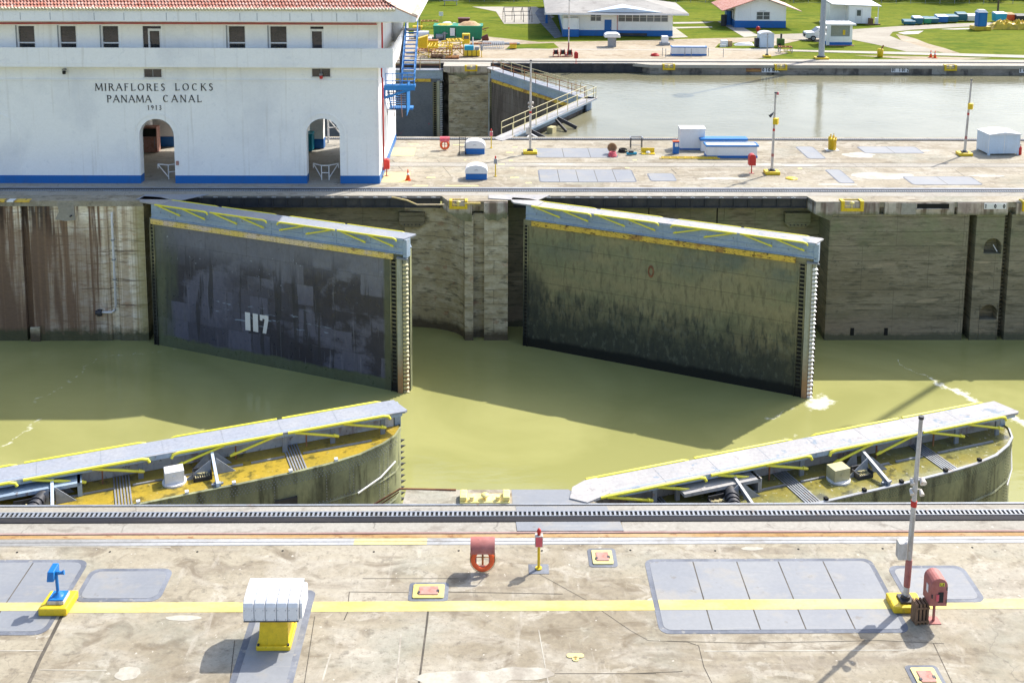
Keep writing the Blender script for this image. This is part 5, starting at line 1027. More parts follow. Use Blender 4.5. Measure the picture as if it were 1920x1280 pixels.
def buoy_stand(px, py, lean, label, lbuoy, s=1., faded=True):
    c = G(px, py); t = T('lifebuoy_stand', label, 'lifebuoy stand', (c.x, c.y, 0), 0, 'lifebuoy stands')
    m = MB(); n = 12; r = .30
    pts = [(r*math.cos(R(-5+190*i/n)), .72+r*math.sin(R(-5+190*i/n))*1.0) for i in range(n+1)]
    pts2 = [(a*.96, .72+(b_-.72)*.95) for a, b_ in pts]
    m.smooth = True
    vs_ = [(x, a, b_) for x in (-.36, .36) for a, b_ in pts]+[(x, a, b_) for x in (-.36, .36) for a, b_ in pts2]
    k = n+1; m.add(vs_, [(i, i+1, k+i+1, k+i) for i in range(n)]+[(2*k+i, 2*k+i+1, 3*k+i+1, 3*k+i) for i in range(n)]); m.smooth = False
    m.add(vs_, [(i, i+1, 2*k+i+1, 2*k+i) for i in range(n)]+[(k+i, k+i+1, 3*k+i+1, 3*k+i) for i in range(n)])
    m.build('hood', 'redf' if faded else 'pinkl', t)
    MB().cyl((0, .05, 0), (0, .05, 1.0), .03, n=8).cyl((0, .05, 0), (0, .05, .02), .12, n=10).build('post', 'rust' if faded else 'red', t)
    MB().bar((-.36, .02, .70), (.36, .02, .70), .025).bar((-.36, .02, .40), (.36, .02, .40), .02).bar((-.36, -.25, .70), (-.36, .02, .25), .02).bar((.36, -.25, .70), (.36, .02, .25), .02).build('brackets', 'rust', t)
    u = T('lifebuoy', lbuoy, 'lifebuoy', (c.x, c.y-.09, .40), 0, 'orange lifebuoys'); u.rotation_euler = (R(-8), 0, 0)
    MB().torus((0, 0, 0), .285, .075).build('ring', 'orange', u)
    m = MB(); m.torus((0, -.02, 0), .375, .012, n=24, k=6); m.build('rope', 'cream', u)
    m = MB()
    for a in (0, 90, 180, 270):
        c_ = Vector((.27*math.cos(R(a)), 0, .27*math.sin(R(a)))); m.torus(c_, .0, .0) if False else None
        m.bar(c_-Vector((.09*math.cos(R(a)), 0, .09*math.sin(R(a)))), c_+Vector((.09*math.cos(R(a)), 0, .09*math.sin(R(a)))), .05, .17)
    m.build('bands', 'redf', u)
    return t
buoy_stand(905, 1068, 0, 'lifebuoy stand with a faded red curved hood in the foreground deck', 'orange lifebuoy under the faded red hood in the foreground')
buoy_stand(834, 281, 0, 'lifebuoy stand with a bright red hood on the centre wall, right of the white building', 'orange-red lifebuoy under the bright red hood on the centre wall', faded=False)
def call_post(px, py, label, col='pinkl', hgt=1.15, foot=True):
    c = G(px, py); t = T('call_post', label, 'call post', (c.x, c.y, 0), 0, 'call posts with red lamps')
    MB().cyl((0, 0, 0.01), (0, 0, hgt-.35), .042, n=10).cyl((0, 0, .01), (0, 0, .05), .1, n=10).build('post', 'ysafe', t)
    MB().box(-.12, .12, -.09, .09, hgt-.4, hgt-.05).build('box', 'polew', t, bevel=.015); MB().box(-.10, .10, -.105, -.09, hgt-.38, hgt-.08).build('box_door', col, t)
    MB().lathe([(0, hgt-.05), (.05, hgt-.05), (.05, hgt+.02), (.065, hgt+.03), (.06, hgt+.1), (.02, hgt+.16), (0, hgt+.16)], n=12).build('lamp', 'red', t)
    if foot: MB().box(-.3, .3, -.25, .22, 0, .012).build('foot_pad', 'hatchfr', t)
    return t
call_post(1010, 1066, 'call box on a yellow post with a red lamp on top, foreground deck')
call_post(921, 278, 'call box with red lamp on a yellow post, far edge of the centre wall', hgt=1.35, foot=False)
call_post(929, 331, 'grey call box on a thin yellow post right of the nearer domed vent', 'steel', 1.3, False)
def red_cabinet(px, py, s, label, marks=False, rz=0.):
    c = G(px, py); t = T('fire_cabinet', label, 'fire cabinet', (c.x, c.y, 0), rz, 'red cabinets on posts')
    w_ = .24*s; z0, z1 = .62*s, 1.2*s; n = 10
    prof = [(-w_, z0), (w_, z0), (w_, z1)]+[(w_*math.cos(math.pi*i/n), z1+w_*math.sin(math.pi*i/n)) for i in range(1, n)]+[(-w_, z1)]
    MB().prism(prof, -.26*s, .26*s, 'y').build('cabinet', 'redf' if marks else 'red', t, bevel=.02)
    MB().cyl((0, 0, 0), (0, 0, z0), .04*s, n=8).build('post', 'redf' if marks else 'red', t); MB().box(-.16*s, .16*s, -.16*s, .16*s, 0.0, .02).build('foot', 'redf', t)
    if marks:
        MB().box(-.02, .12, -.275, -.26, z0+.12, z0+.42).build('window', 'rubber', t); MB().box(-.08, .0, -.278, -.275, z0+.16, z0+.36).build('sticker', 'pinkl', t)
        MB().cyl((w_-.03, -.27, z0+.1), (w_-.03, -.27, z0+.2), .014, n=6).cyl((w_-.03, -.27, z1-.1), (w_-.03, -.27, z1), .014, n=6).build('hinges', 'steeld', t); MB().box(-w_+.03, -w_+.06, -.29, -.26, z0+.25, z0+.35).build('latch', 'steeld', t)
        MB().box(-w_-.008, -w_, -.1, .02, z1-.28, z1-.05).build('side_label', 'white', t)
        q = MB().box(.0, .13, -.27, -.26, z1+.02, z1+.12).build('tag', 'ypipe', t); m = MB(); glyph(m, 'L', .02, -.27, z1+.035, .07, .22, .2, False, .004); glyph(m, '2', .075, -.27, z1+.035, .07, .22, .2, False, .004); m.build('tag_letters', 'rubber', q)
    return t
red_cabinet(1750, 1163, 1.0, 'faded red round-topped cabinet on a post with a small yellow tag', True)
red_cabinet(1409, 325, .97, 'bright red round-topped cabinet on a post on the centre wall')
red_cabinet(725, 330, .85, 'bright red cabinet at the right corner of the white building')
red_cabinet(1080, 119, .9, 'small red cabinet on a post on the far bank, beside the hose reels')
def light_pole(px, py, hgt, label, bands=True, box='grey', lamps=True, lean=(0, 0), base='ysafe', s=1.):
    c = G(px, py); t = T('light_pole', label, 'light pole', (c.x, c.y, 0), 0, 'pole lights on the lock walls')
    P_ = lambda z: (lean[0]*z/hgt, lean[1]*z/hgt, z)
    MB().cyl(P_(.5*0+.34), P_(hgt), .085*s, .055*s, n=14).build('shaft', 'polew' if bands else 'mast', t)
    MB().box(-.45*s, .45*s, -.34*s, .36*s, 0, .2*s).build('base_block', base, t, bevel=.05)
    MB().box(-.19*s, .19*s, -.19*s, .19*s, .2*s, .26*s).cyl((0, 0, .26*s), (0, 0, .36), .13*s, n=12).build('base_flange', 'steeld', t)
    if bands:
        MB().cyl(P_(.62), P_(1.45), .092, n=14).build('red_band', 'redf', t); MB().cyl(P_(3.05), P_(3.22), .085, n=14).build('red_ring', 'red', t)
    MB().cyl(P_(hgt), P_(hgt+.08), .075*s, n=12).build('cap', 'steeld', t)
    if lamps:
        for (dx, dz, r) in ((-.15, 3.88, .065), (.15, 3.9, .10), (-.14, 3.58, .06), (.14, 3.56, .07)):
            q = Vector(P_(dz)); MB().cyl(q+Vector((dx, -.02, 0)), q+Vector((dx, -.17, -.08)), r*.6, r, n=12).bar(q, q+Vector((dx, 0, 0)), .03).build('lamp_head', 'polew', t)
    if box == 'grey': MB().box(-.32, -.08, -.14, .12, 1.5, 2.0).build('junction_box', 'polew', t, bevel=.02)
    if box == 'yellow':
        q = Vector(P_(hgt*.66)); MB().hexa([tuple(q+Vector(v)) for v in ((-.16, -.25, -.2), (.14, -.3, -.22), (.3, -.05, -.2), (-.1, 0, -.2), (-.16, -.25, .22), (.14, -.3, .2), (.3, -.05, .22), (-.1, 0, .22))]).build('yellow_box', 'ysafe', t)
    return t
t = light_pole(1697, 1136, 5.65, 'tall white foreground pole with red bands, small lamps and a grey box', lean=(.13, 0))
t = T('slatted_box', 'small brown slatted wooden box standing beside the yellow pole base', 'slatted box', (11.86, -6.98, 0), .1)
m = MB()
for k in range(4): m.box(-.2+k*.105, -.14+k*.105, -.15, .15, 0, .62)
m.build('slats', 'wood', t); MB().box(-.18, .16, -.12, .12, .04, .56).build('core', 'rubber', t); MB().box(-.21, .19, -.17, -.15, .08, .13).box(-.21, .19, -.17, -.15, .48, .53).build('battens', 'wood', t)
for (x, y, w_, d_, lb) in ((-1.87, -5.6, .9, .62, 'yellow framed junction lid with a brick red cover, left of the lifebuoy stand'), (3.3, -4.0, .62, .7, 'square yellow junction lid with a pale red cover, right of the call post'), (11.2, -9.2, .62, .7, 'pale yellow junction lid at the lower right corner')):
    t = T('junction_lid', lb, 'junction lid', (x, y, 0), 0, 'yellow junction lids')
    MB().prism(rrect(-w_/2-.12, w_/2+.12, -d_/2-.12, d_/2+.12, .12), .0, .01).build('border', 'hatchfr', t)
    MB().prism(rrect(-w_/2, w_/2, -d_/2, d_/2, .05), .0, .04).build('frame', 'yline' if x < 3 else 'ylight', t)
    MB().prism(rrect(-w_*.31, w_*.31, -d_*.3, d_*.3, .02), .03, .065).build('lid', 'lid', t, bevel=.01)
    MB().box(w_*.31-.05, w_*.31+.03, -.08, .02, .045, .072).box(-w_*.31-.03, -w_*.31+.04, -.14, -.06, .045, .072).build('hinges', 'steeld', t)
c = G(1079, 1233); t = T('yellow_lug', 'small pale yellow T-shaped plate with a round eye, flat on the foreground deck', 'lug plate', (c.x, c.y, 0))
MB().prism(rrect(-.23, .23, -.0, .16, .07), 0, .02).cyl((0, -.05, 0), (0, -.05, .02), .09, n=14).build('plate', 'ylight', t); MB().cyl((0, -.05, .02), (0, -.05, .026), .035, n=10).build('eye', 'timbery', t)
# ------------------------------------------------------------------ centre wall objects
def dome_vent(px, py, label, s=1.):
    c = G(px, py); t = T('domed_vent', label, 'domed vent', (c.x, c.y+.35, 0), 0, 'white domed vents with blue bases')
    MB().box(-.7*s, .7*s, -.4*s, .4*s, 0, .42*s).build('base', 'blue', t, bevel=.02)
    n = 10; prof = [(-.74*s, .42*s), (.74*s, .42*s), (.74*s, .62*s)]+[(.72*s*math.cos(math.pi*i/n), .64*s+.36*s*math.sin(math.pi*i/n)) for i in range(n+1)]+[(-.74*s, .62*s)]
    MB().prism(prof, -.45*s, .45*s, 'y').build('hood', 'white', t, bevel=.04); MB().tube([(-.12, -.46*s, .66*s), (0, -.5*s, .7*s), (.12, -.46*s, .66*s)], .015).build('handle', 'steel', t)
dome_vent(893, 337, 'nearer white domed vent with blue base on the centre wall', 1.03); dome_vent(890, 289, 'farther white domed vent with blue base, behind the metal trolley', 1.05)
c = G(867, 291); t = T('hand_trolley', 'tall thin metal trolley beside the farther domed vent', 'trolley', (c.x, c.y, 0))
m = MB()
for x in (-.22, .22): m.tube([(x, 0, .1), (x, .1, 1.35)], .025, 6)
for z in (.25, .6, .95, 1.3): m.tube([(-.22, .05, z), (.22, .05, z)], .02, 6)
m.build('frame', 'steeld', t)
for x in (-.25, .25): MB().cyl((x-.03, .05, .12), (x+.03, .05, .12), .12, n=14).build('wheel', 'rubber', t)
t = light_pole(994, 288, 6.95, 'pale pole with red band and paired lamps, left on the centre wall', lean=(.0, 0), s=1.15)
t = light_pole(1447, 326, 5.7, 'grey pole with camera and yellow box, near the red cabinet on the centre wall', box='yellow', lean=(.05, 0), lamps=False, s=1.15)
P_ = lambda z: (.05*z/5.7, 0, z)
MB().lathe([(0, 5.6), (.08, 5.6), (.08, 5.75), (0, 5.8)], (.2, 0, 0), 10).bar((.05, 0, 5.7), (.2, 0, 5.7), .04).build('top_lamp', 'pinkl', t)
MB().cyl((-.12, -.1, 4.3), (-.34, -.22, 4.12), .06, .11, n=10).bar((.02, 0, 4.4), (-.2, -.1, 4.25), .03).build('camera', 'steeld', t)
light_pole(1808, 291, 5.65, 'pale pole with a yellow box, left of the grey shed on the centre wall', box='yellow', lean=(.18, 0), lamps=False, s=1.15)
tag(MB().lathe([(0, .0), (.42, 0), (.42, .03), (0, .04)], n=24).build('disc_cover', 'ysafe', loc=G(1484, 335)), 'flat round yellow cover right of the pole with the camera', 'disc cover')
c = G(1560, 281); t = T('yellow_drum', 'yellow drum bollard with a bristling top, on the centre wall', 'drum', (c.x, c.y, 0))
MB().lathe([(0, 0), (.3, 0), (.3, .8), (.34, .8), (.34, .86), (.0, .86)], n=16).build('body', 'ysafe', t)
m = MB()
for k in range(7): a = k*.9; m.cyl((.26*math.cos(a), .26*math.sin(a), .8), (.26*math.cos(a), .26*math.sin(a), 1.0+.08*(k % 3)), .05, n=6)
m.cyl((.05, 0, .8), (.09, 0, 1.3), .025, n=6); m.build('spikes', 'ysafe', t); MB().box(-.5, .45, -.35, .3, 0, .03).build('foot_cover', 'white', t)
c = G(1298, 281); t = T('white_cabinet', 'white block-like electrical cabinet with a ridged top, on the centre wall', 'cabinet', (c.x, c.y+.55, 0))
MB().box(-.93, .93, -.55, .55, .1, 1.55).build('body', 'white', t, bevel=.02); MB().prism([(-.6, 1.55), (.6, 1.55), (.6, 1.62), (0, 1.7), (-.6, 1.62)], -.97, .97, 'x').build('roof', 'white', t); MB().box(-.95, .95, -.56, .56, 0, .1).build('plinth', 'blue', t)
c = G(1267, 288); t = T('panel_box', 'narrow dark blue panel box with an orange top, left of the white cabinet', 'panel box', (c.x, c.y, 0))
MB().box(-.22, .22, -.14, .14, 0, .9).build('body', 'blue', t, bevel=.02); MB().box(-.25, .22, -.16, .16, .9, .98).build('top', 'orange', t); MB().box(-.1, .16, -.15, -.14, .55, .82).build('label_plate', 'white', t)
t = T('long_tank', 'long low white trough with a blue rim and base, centre wall, nearer of two', 'trough', (17.4, 45.0, 0))
MB().box(-1.85, 1.85, -.45, .45, .16, .85).build('body', 'white', t, bevel=.02); MB().box(-1.88, 1.88, -.48, .48, 0, .16).build('base_band', 'blue', t)
MB().box(-1.95, 1.95, -.55, -.45, .85, .97).box(-1.95, 1.95, .45, .55, .85, .97).box(-1.95, -1.85, -.45, .45, .85, .97).box(1.85, 1.95, -.45, .45, .85, .97).build('rim', 'blueB', t); MB().box(-1.85, 1.85, -.45, .45, .85, .93).build('cover', 'white', t)
t = T('long_tank', 'low trough with a blue rim standing directly behind the long white trough', 'trough', (17.2, 46.9, 0))
MB().box(-1.7, 1.7, -.35, .35, 0, .8).build('body', 'white', t); MB().box(-1.8, 1.8, -.42, .42, .8, .98).build('rim', 'blueB', t, bevel=.02)
t = T('yellow_ladder', 'yellow ladder lying flat on the deck in front of the white cabinet', 'ladder', (14.2, 44.3, .02))
MB().bar((-2.2, -.15, .06), (2.2, -.2, .06), .07).bar((-2.0, .22, .06), (2.1, .15, .06), .07).build('rails', 'ysafe', t)
m = MB()
for k in range(8): m.bar((-1.9+k*.54, -.15, .06), (-1.9+k*.54, .2, .06), .05)
m.build('rungs', 'ysafe', t)
c = G(1147, 289); t = T('tub', 'brown plastic tub tipped on its side by the coiled red hose', 'tub', (c.x, c.y+.3, 0)); MB().lathe([(0, 0), (.26, 0), (.36, .5), (.33, .5), (.24, .05), (0, .05)], n=16).build('tub_body', 'sand', t); bpy.data.objects[t.name].rotation_euler = (R(70), 0, 0); t.location.z = .36
c = G(1148, 293); m = MB()
for k in range(5): m.torus((.03*math.sin(k*2), .02*k, .06+.06*k), .30-.02*k, .035, ax='z', n=20, k=6)
tag(m.build('red_hose', 'pinkl', loc=(c.x, c.y-.1, 0)), 'coiled red hose lying in front of the brown tub', 'hose')
c = G(1195, 283); t = T('metal_stand', 'small open grey metal stand behind the pile of tools', 'stand', (c.x, c.y+.8, 0))
m = MB()
for x in (-.42, .42):
    for y in (-.25, .25): m.bar((x, y, 0), (x, y, .85), .05)
m.build('legs', 'steeld', t); MB().bar((-.45, -.25, .85), (.45, -.25, .85), .07).bar((-.45, .25, .85), (.45, .25, .85), .07).bar((-.45, -.25, .85), (-.45, .25, .85), .07).bar((.45, -.25, .85), (.45, .25, .85), .07).bar((-.45, -.25, .3), (.45, -.25, .3), .04).build('top_frame', 'steel', t)
for k, (px, py, col_, lb, cat) in enumerate(((1168, 285, 'rubber', 'black cable coil beside the coiled red hose', 'cable coil'), (1185, 291, 'turq', 'small blue air tool lying among the tools on the deck', 'tool'), (1215, 289, 'ysafe', 'yellow and white tool tray at the right end of the tool pile', 'tool tray'))):
    c = G(px, py)
    if k == 0: tag(MB().torus((0, 0, .08), .3, .07, ax='z').torus((0, 0, .2), .26, .06, ax='z').build('cable_coil', col_, loc=c), lb, cat)
    elif k == 1:
        t = T('air_tool', lb, cat, c); MB().cyl((-.4, 0, .12), (.35, .1, .12), .1, n=12).build('tank', col_, t); MB().box(-.25, .1, -.1, .1, .2, .34).build('motor', 'steeld', t); MB().tube([(-.5, .1, .3), (.5, .2, .3), (.8, .3, .1)], .03).build('lever', 'cream', t)
    else:
        t = T('tool_tray', lb, cat, c); MB().box(-.5, .5, -.22, .22, 0, .08).box(-.5, .5, .2, .24, .08, .42).build('tray', col_, t); MB().lathe([(0, .08), (.2, .08), (.14, .2), (0, .24)], n=12).build('bowl', 'white', t)
c = G(1877, 292); t = T('grey_shed', 'pale blue-grey metal shed with a low gabled roof on the centre wall', 'shed', (37.85, 46.4, 0), R(4))
MB().box(-1.2, 1.2, -.9, .9, .12, 1.55).build('walls', 'paleb', t); MB().box(-1.2, -1.05, -.9, -.75, 0, .12).box(1.05, 1.2, -.9, -.75, 0, .12).box(-1.2, -1.05, .75, .9, 0, .12).box(1.05, 1.2, .75, .9, 0, .12).build('feet', 'paleb', t)
MB().prism([(-1.25, 1.55), (1.25, 1.55), (1.25, 1.6), (0, 1.76), (-1.25, 1.6)], -1.0, .95, 'y').build('roof', 'roofm', t); MB().box(-.02, .02, -.915, -.9, .15, 1.5).box(-1.22, -1.18, -.915, -.9, .12, 1.55).box(1.18, 1.22, -.915, -.9, .12, 1.55).build('door_seam', 'white', t)
def extinguisher(px, py, label):
    c = G(px, py); t = T('red_extinguisher', label, 'extinguisher', (c.x, c.y, 0)); MB().lathe([(0, 0), (.16, 0), (.16, .55), (.06, .68), (0, .68)], n=12).build('bottle', 'red', t); MB().cyl((0, 0, .66), (0, 0, .8), .04).bar((0, 0, .76), (.14, -.05, .72), .03).build('valve', 'steeld', t)
extinguisher(1911, 290, 'red extinguisher standing against the right side of the grey shed')
def cone(px, py, label, s=1.):
    c = G(px, py); t = T('traffic_cone', label, 'traffic cone', (c.x, c.y, 0), 0, 'orange traffic cones')
    MB().box(-.2*s, .2*s, -.2*s, .2*s, 0, .04).build('foot', 'orange', t); MB().lathe([(0, .04), (.15*s, .04), (.035*s, .76*s), (0, .76*s)], n=14).build('cone', 'orange', t); MB().lathe([(.105*s, .38*s), (.078*s, .52*s), (.0, .52*s)], n=14).build('band', 'white', t)
cone(765, 338, 'orange traffic cone at the right corner of the white building'); cone(1745, 108, 'left of two orange cones on the grass of the far bank', 1.1); cone(1753, 109, 'right of two orange cones on the grass of the far bank', 1.1)
# mast off to the right on the centre wall: its long shadow crosses the near water
def mast(x, y, hgt, label, base=True):
    t = T('floodlight_mast', label, 'floodlight mast', (x, y, 0), 0, 'tall floodlight masts')
    MB().cyl((0, 0, .2), (0, 0, hgt), .34, .17, n=16).build('shaft', 'mast', t); MB().box(-.75, .75, -.55, .55, 0, .22).build('base_block', 'ysafe', t, bevel=.04)
    MB().cyl((0, 0, .22), (0, 0, .34), .5, n=16).build('flange', 'steeld', t); MB().torus((0, 0, hgt-.2), .62, .10, ax='z', n=24, k=6).bar((-.9, 0, hgt-.2), (.9, 0, hgt-.2), .1).bar((0, -.9, hgt-.2), (0, .9, hgt-.2), .1).build('ring', 'steel', t)
    for k in range(8): a = k*math.pi/4; MB().box(-.3, .3, -.14, .14, -.3, .2).build('floodlight', 'steel', t).matrix_local = Matrix.Translation((.8*math.cos(a), .8*math.sin(a), hgt-.25)) @ Matrix.Rotation(a+math.pi/2, 4, 'Z')
    return t
mast(48.8, 47.0, 33, 'tall floodlight mast on the centre wall, beyond the grey shed')
mast(36.99, 89.6, 25.5, 'tall grey floodlight mast on a yellow block on the far bank')
# ------------------------------------------------------------------ far bank
FB = 85.3
o = tag(MB().prism([(-95, FB+2.4), (-10.9, FB+2.4), (-10.9, FB+2.2), (-5.1, FB+2.2), (-5.1, FB-.9), (-3.1, FB-1.1), (-3.1, FB-.6), (-2.6, FB-.6), (-2.6, FB-1.1), (-.6, FB-1.1), (-.6, FB+2.0), (15.5, FB+2.0), (17.0, FB), (30.3, FB), (30.3, FB+.4), (30.6, FB+.4), (30.6, FB), (150, FB), (150, 100), (-95, 100)], -14, -.06).build('lock_wall', 'copfar'), 'stained far lock wall with small number plates, above the pale water', 'wall')
MB().prism([(-5.6, -.06), (-.5, -.06), (-.5, -.7), (-1.4, -.75), (-2.8, -1.0), (-3.6, -1.35), (-4.4, -.9), (-5.6, -.6)], FB-1.3, FB-.7, 'y').build('coping', 'coping', o)
MB().box(-5.0, -.65, FB-1.13, FB-1.0, -14, -1.0).build('pier_face', 'pier', o)
MB().box(27.5, 30.2, FB-.02, FB+.02, -.75, -.3).build('coping_slot', 'rust', o)
plate(o, 1428, 1462, 126, 136, FB-.01, '0 10 0510'.replace('5', '1')); plate(o, 1671, 1704, 127, 136, FB-.01, '01 1012'); plate(o, 1911, 1935, 127, 137, FB-.01, '10 0')
MB().box(48, 49.6, FB-.02, FB+.02, -1.0, -.1).box(17.9, 18.9, FB-.015, FB+.02, -.9, -.1).build('cement_patch', 'deckpale', o)
deck('far_deck', [(-95, FB+1.1), (-5.6, FB+1.1), (-5.6, FB-1.25), (-.5, FB-1.25), (-.5, FB+1.1), (15.0, FB+1.1), (17.0, FB-.05), (150, FB-.05), (150, 89.3), (-95, 89.3)], 'pav')
g_ = girder(-.4, 16.2, FB+1.0, -.95, 0, 'dark riveted girder over the far recess behind the closed far gate', 1.2)
b = MB()
for i in range(7): b.box(i*2.2, i*2.2+.5, .15, .6, -1.3, -1.05)
b.build('beam_ends', 'deckpale', g_)
girder(-60, -5.7, FB+1.0, -.8, 0, 'dark girder over the far recess behind the blue-grey folded gate', 1.2)
struct(MB().box(-95, 150, 86.9, 87.12, -.02, .05).box(-95, 150, 87.4, 87.5, -.02, .04).build('far_rail_track', 'steeld'))
chock2(19.0, FB-.12, .03, .95, 'yellow mooring bollard in the far wall head, left of the first number plate')
chock2(31.3, FB-.12, .03, .95, 'yellow mooring bollard in the far wall head, left of the mast')
chock2(50.0, FB-.12, .03, .95, 'yellow mooring bollard in the far wall head, at the right')
chock2(-2.6, FB-1.3, .03, .95, 'yellow mooring bollard on the far pier beside the closed gate')
# ground
struct(MB().add([(-400, 89.2, -.03), (500, 89.2, -.03), (500, 1200, -.03), (-400, 1200, -.03)], [(0, 1, 2, 3)]).build('ground', 'grass'))
def area(name, pts, z, mt): return struct(MB().sheet(gp(pts), z).build(name, mt))
b = MB().sheet([(-95, 89.25), (29.5, 89.25)]+gp([(1478, 100), (1442, 88), (1500, 76), (1440, 70), (1340, 72), (1160, 77), (1010, 79), (905, 68), (760, 64), (500, 60)]), .0); struct(b.build('dirt_yard', 'tan'))
area('grass_patch', [(948, 93), (958, 84), (1038, 81), (1048, 90), (1030, 92), (990, 91)], .006, 'grass')
area('grass_patch', [(1340, 90), (1348, 82), (1425, 78), (1445, 90), (1400, 92)], .006, 'grass')
area('service_road', [(1440, 71), (1500, 75), (1545, 80), (1590, 73), (1640, 83), (1700, 97), (1760, 98), (1738, 90), (1692, 77), (1668, 67), (1674, 60), (1710, 56), (1800, 51), (1925, 45), (1925, 40), (1780, 45), (1690, 49), (1600, 55), (1530, 62), (1440, 65)], -.01, 'road')
area('kerb_path', [(1330, 94), (1500, 97), (1925, 109), (1925, 104), (1700, 98), (1500, 94), (1420, 91)], .011, 'pav')
area('kerb_path', [(760, 93), (1040, 94), (1340, 94.5), (1340, 93), (1040, 92.5), (760, 91.5)], .011, 'pav')
area('puddle', [(1683, 62), (1700, 59), (1732, 58), (1722, 64), (1695, 65)], .0, 'spill')
area('puddle', [(1760, 55), (1800, 53), (1860, 52), (1858, 54), (1790, 56)], .0, 'spill')
area('bare_patch', [(1600, 104), (1720, 112), (1800, 112), (1860, 109), (1780, 107)], -.012, 'tan')
area('bare_patch', [(1690, 76), (1740, 92), (1768, 99), (1800, 100), (1770, 90), (1740, 82), (1715, 72), (1700, 68), (1680, 64)], -.013, 'tan')
area('concrete_pad', [(885, 13), (1005, 13), (1040, 32), (1010, 45), (945, 45), (930, 22)], .0, 'pav')
area('concrete_pad', [(1240, 50), (1262, 50), (1290, 70), (1255, 72)], .006, 'pav')
area('path', [(1345, 40), (1370, 40), (1425, 68), (1395, 70)], .0, 'pav'); area('path', [(1262, 51), (1335, 50), (1336, 52), (1262, 54)], .002, 'pav'); area('path', [(1262, 42), (1340, 41), (1322, 44), (1262, 45)], .002, 'pav')
area('asphalt_yard', [(1010, 16), (1022, 16), (1056, 69), (1040, 72), (1015, 45), (1003, 25)], .006, 'hatchfr')
# ---- house builder
def wallbox(t, x0, x1, y0, y1, hgt, band=.75, nm='wall'):
    MB().box(x0, x1, y0, y1, band, hgt).build(nm, 'bwall', t); MB().box(x0-.03, x1+.03, y0-.03, y1+.03, 0, band).build('base_band', 'blue', t)
def window(t, x0, x1, y, z0, z1, n=2):
    f = MB(); w_ = (x1-x0)/n
    f.box(x0-.05, x1+.05, y-.06, y, z1, z1+.06).box(x0-.05, x1+.05, y-.06, y, z0-.07, z0)
    for i in range(n+1): f.box(x0+i*w_-.04, x0+i*w_+.04, y-.055, y, z0, z1)
    f.box(x0, x1, y-.045, y, (z0+z1)/2-.02, (z0+z1)/2+.02)
    f = f.build('window', 'white', t); MB().box(x0, x1, y-.03, y-.0, z0, z1).build('pane', 'glassg', f)
t = T('long_house', 'long white house with blue base and grey roof on the far bank, beside the pavement', 'house', (8.7, 107.5, 0), R(-1.5))
W_ = 14.1
wallbox(t, 0, W_, 0, 9, 3.0); wallbox(t, -.0, 3.9, 9.04, 34, 3.0); wallbox(t, 0.0, 2.0, -.9, -.05, 2.4, .95, 'porch_box')
window(t, 3.55, 4.9, -.0, 1.95, 3.0); window(t, 7.1, 13.5, 0, 1.9, 3.0, 7)
dr = MB().box(5.35, 6.25, -.05, .0, 0, 2.1).build('door', 'blue', t); MB().box(6.1, 6.16, -.1, -.05, .95, 1.1).build('handle', 'steel', dr)
m = MB(); m.tube([(7.0, -.06, 3.0), (7.0, -.06, .75)], .035, 6); m.build('red_conduit', 'red', t)
M['roofedge'] = M['white']
m = MB(); zr0 = 3.05
m.hexa([(-1.6, -1.9, 2.95), (W_+1.7, -1.9, 2.95), (W_+1.7, -1.9+.05, 3.2), (-1.6, -1.85, 3.2), (-1.6, -1.9, 3.0), (W_+1.7, -1.9, 3.0), (W_+1.7, -1.85, 3.2), (-1.6, -1.85, 3.2)]) if False else None
m.add([(-2.3, -1.8, 3.15), (W_+1.8, -1.8, 3.15), (W_-4.5, 4.5, 4.55), (3.5, 4.5, 4.55), (W_+1.8, 10.8, 3.15), (5.8, 10.8, 3.15), (-2.3, 34, 3.15), (5.8, 34, 3.15), (1.8, 9, 4.3), (1.8, 30, 4.3)], [(0, 1, 2, 3), (1, 4, 2), (2, 4, 5, 3), (0, 3, 8), (0, 8, 9, 6), (3, 5, 8), (8, 5, 7, 9), (6, 9, 7)])
m.build('roof', 'roofg', t)
m = MB(); m.box(-2.3, W_+1.8, -1.82, -1.78, 2.93, 3.14).box(W_+1.76, W_+1.8, -1.78, 10.8, 2.93, 3.14).box(-2.3, -2.26, -1.78, 34, 2.93, 3.14); m.box(-2.26, W_+1.76, -1.78, 10.8, 2.98, 3.03); m.build('eaves', 'white', t)
m = MB(); m.add([(3.0, -1.5, 3.25), (12.5, -1.5, 3.25), (7.7, -1.5, 3.85), (3.0, -1.45, 3.25), (12.5, -1.45, 3.25), (7.7, 4.5, 4.0)], [(0, 1, 2), (0, 2, 5, 3), (1, 2, 5, 4)]); m.build('gable', 'paleb', t)
MB().lathe([(0, 0), (.2, 0), (.2, .4), (.35, .45), (.3, .6), (0, .65)], (3.3, 6.5, 4.0), 12).lathe([(0, 0), (.25, 0), (.25, .5), (0, .5)], (.5, 7.5, 3.7), 12).build('roof_vents', 'steel', t)
for k in range(2): MB().box(-2.0, -1.75, 12+k*9, 12.25+k*9, .8, 3.0).box(-2.05, -1.7, 11.95+k*9, 12.3+k*9, 0, .8).build('porch_post', 'white' if k else 'blue', t)
MB().box(6.9, 10.8, -.35, -.1, .1, .4).build('bench', 'steeld', t)
t = T('gabled_house', 'small white gabled house with terracotta roof and blue base', 'house', (32.7, 115.8, 0), R(-2))
m = MB(); m.prism([(0, .95), (6.9, .95), (6.9, 2.9), (3.45, 4.1), (0, 2.9)], 0, 8, 'y'); m.build('wall', 'bwall', t); MB().box(-.03, 6.93, -.03, 8.03, 0, .95).build('base_band', 'blue', t)
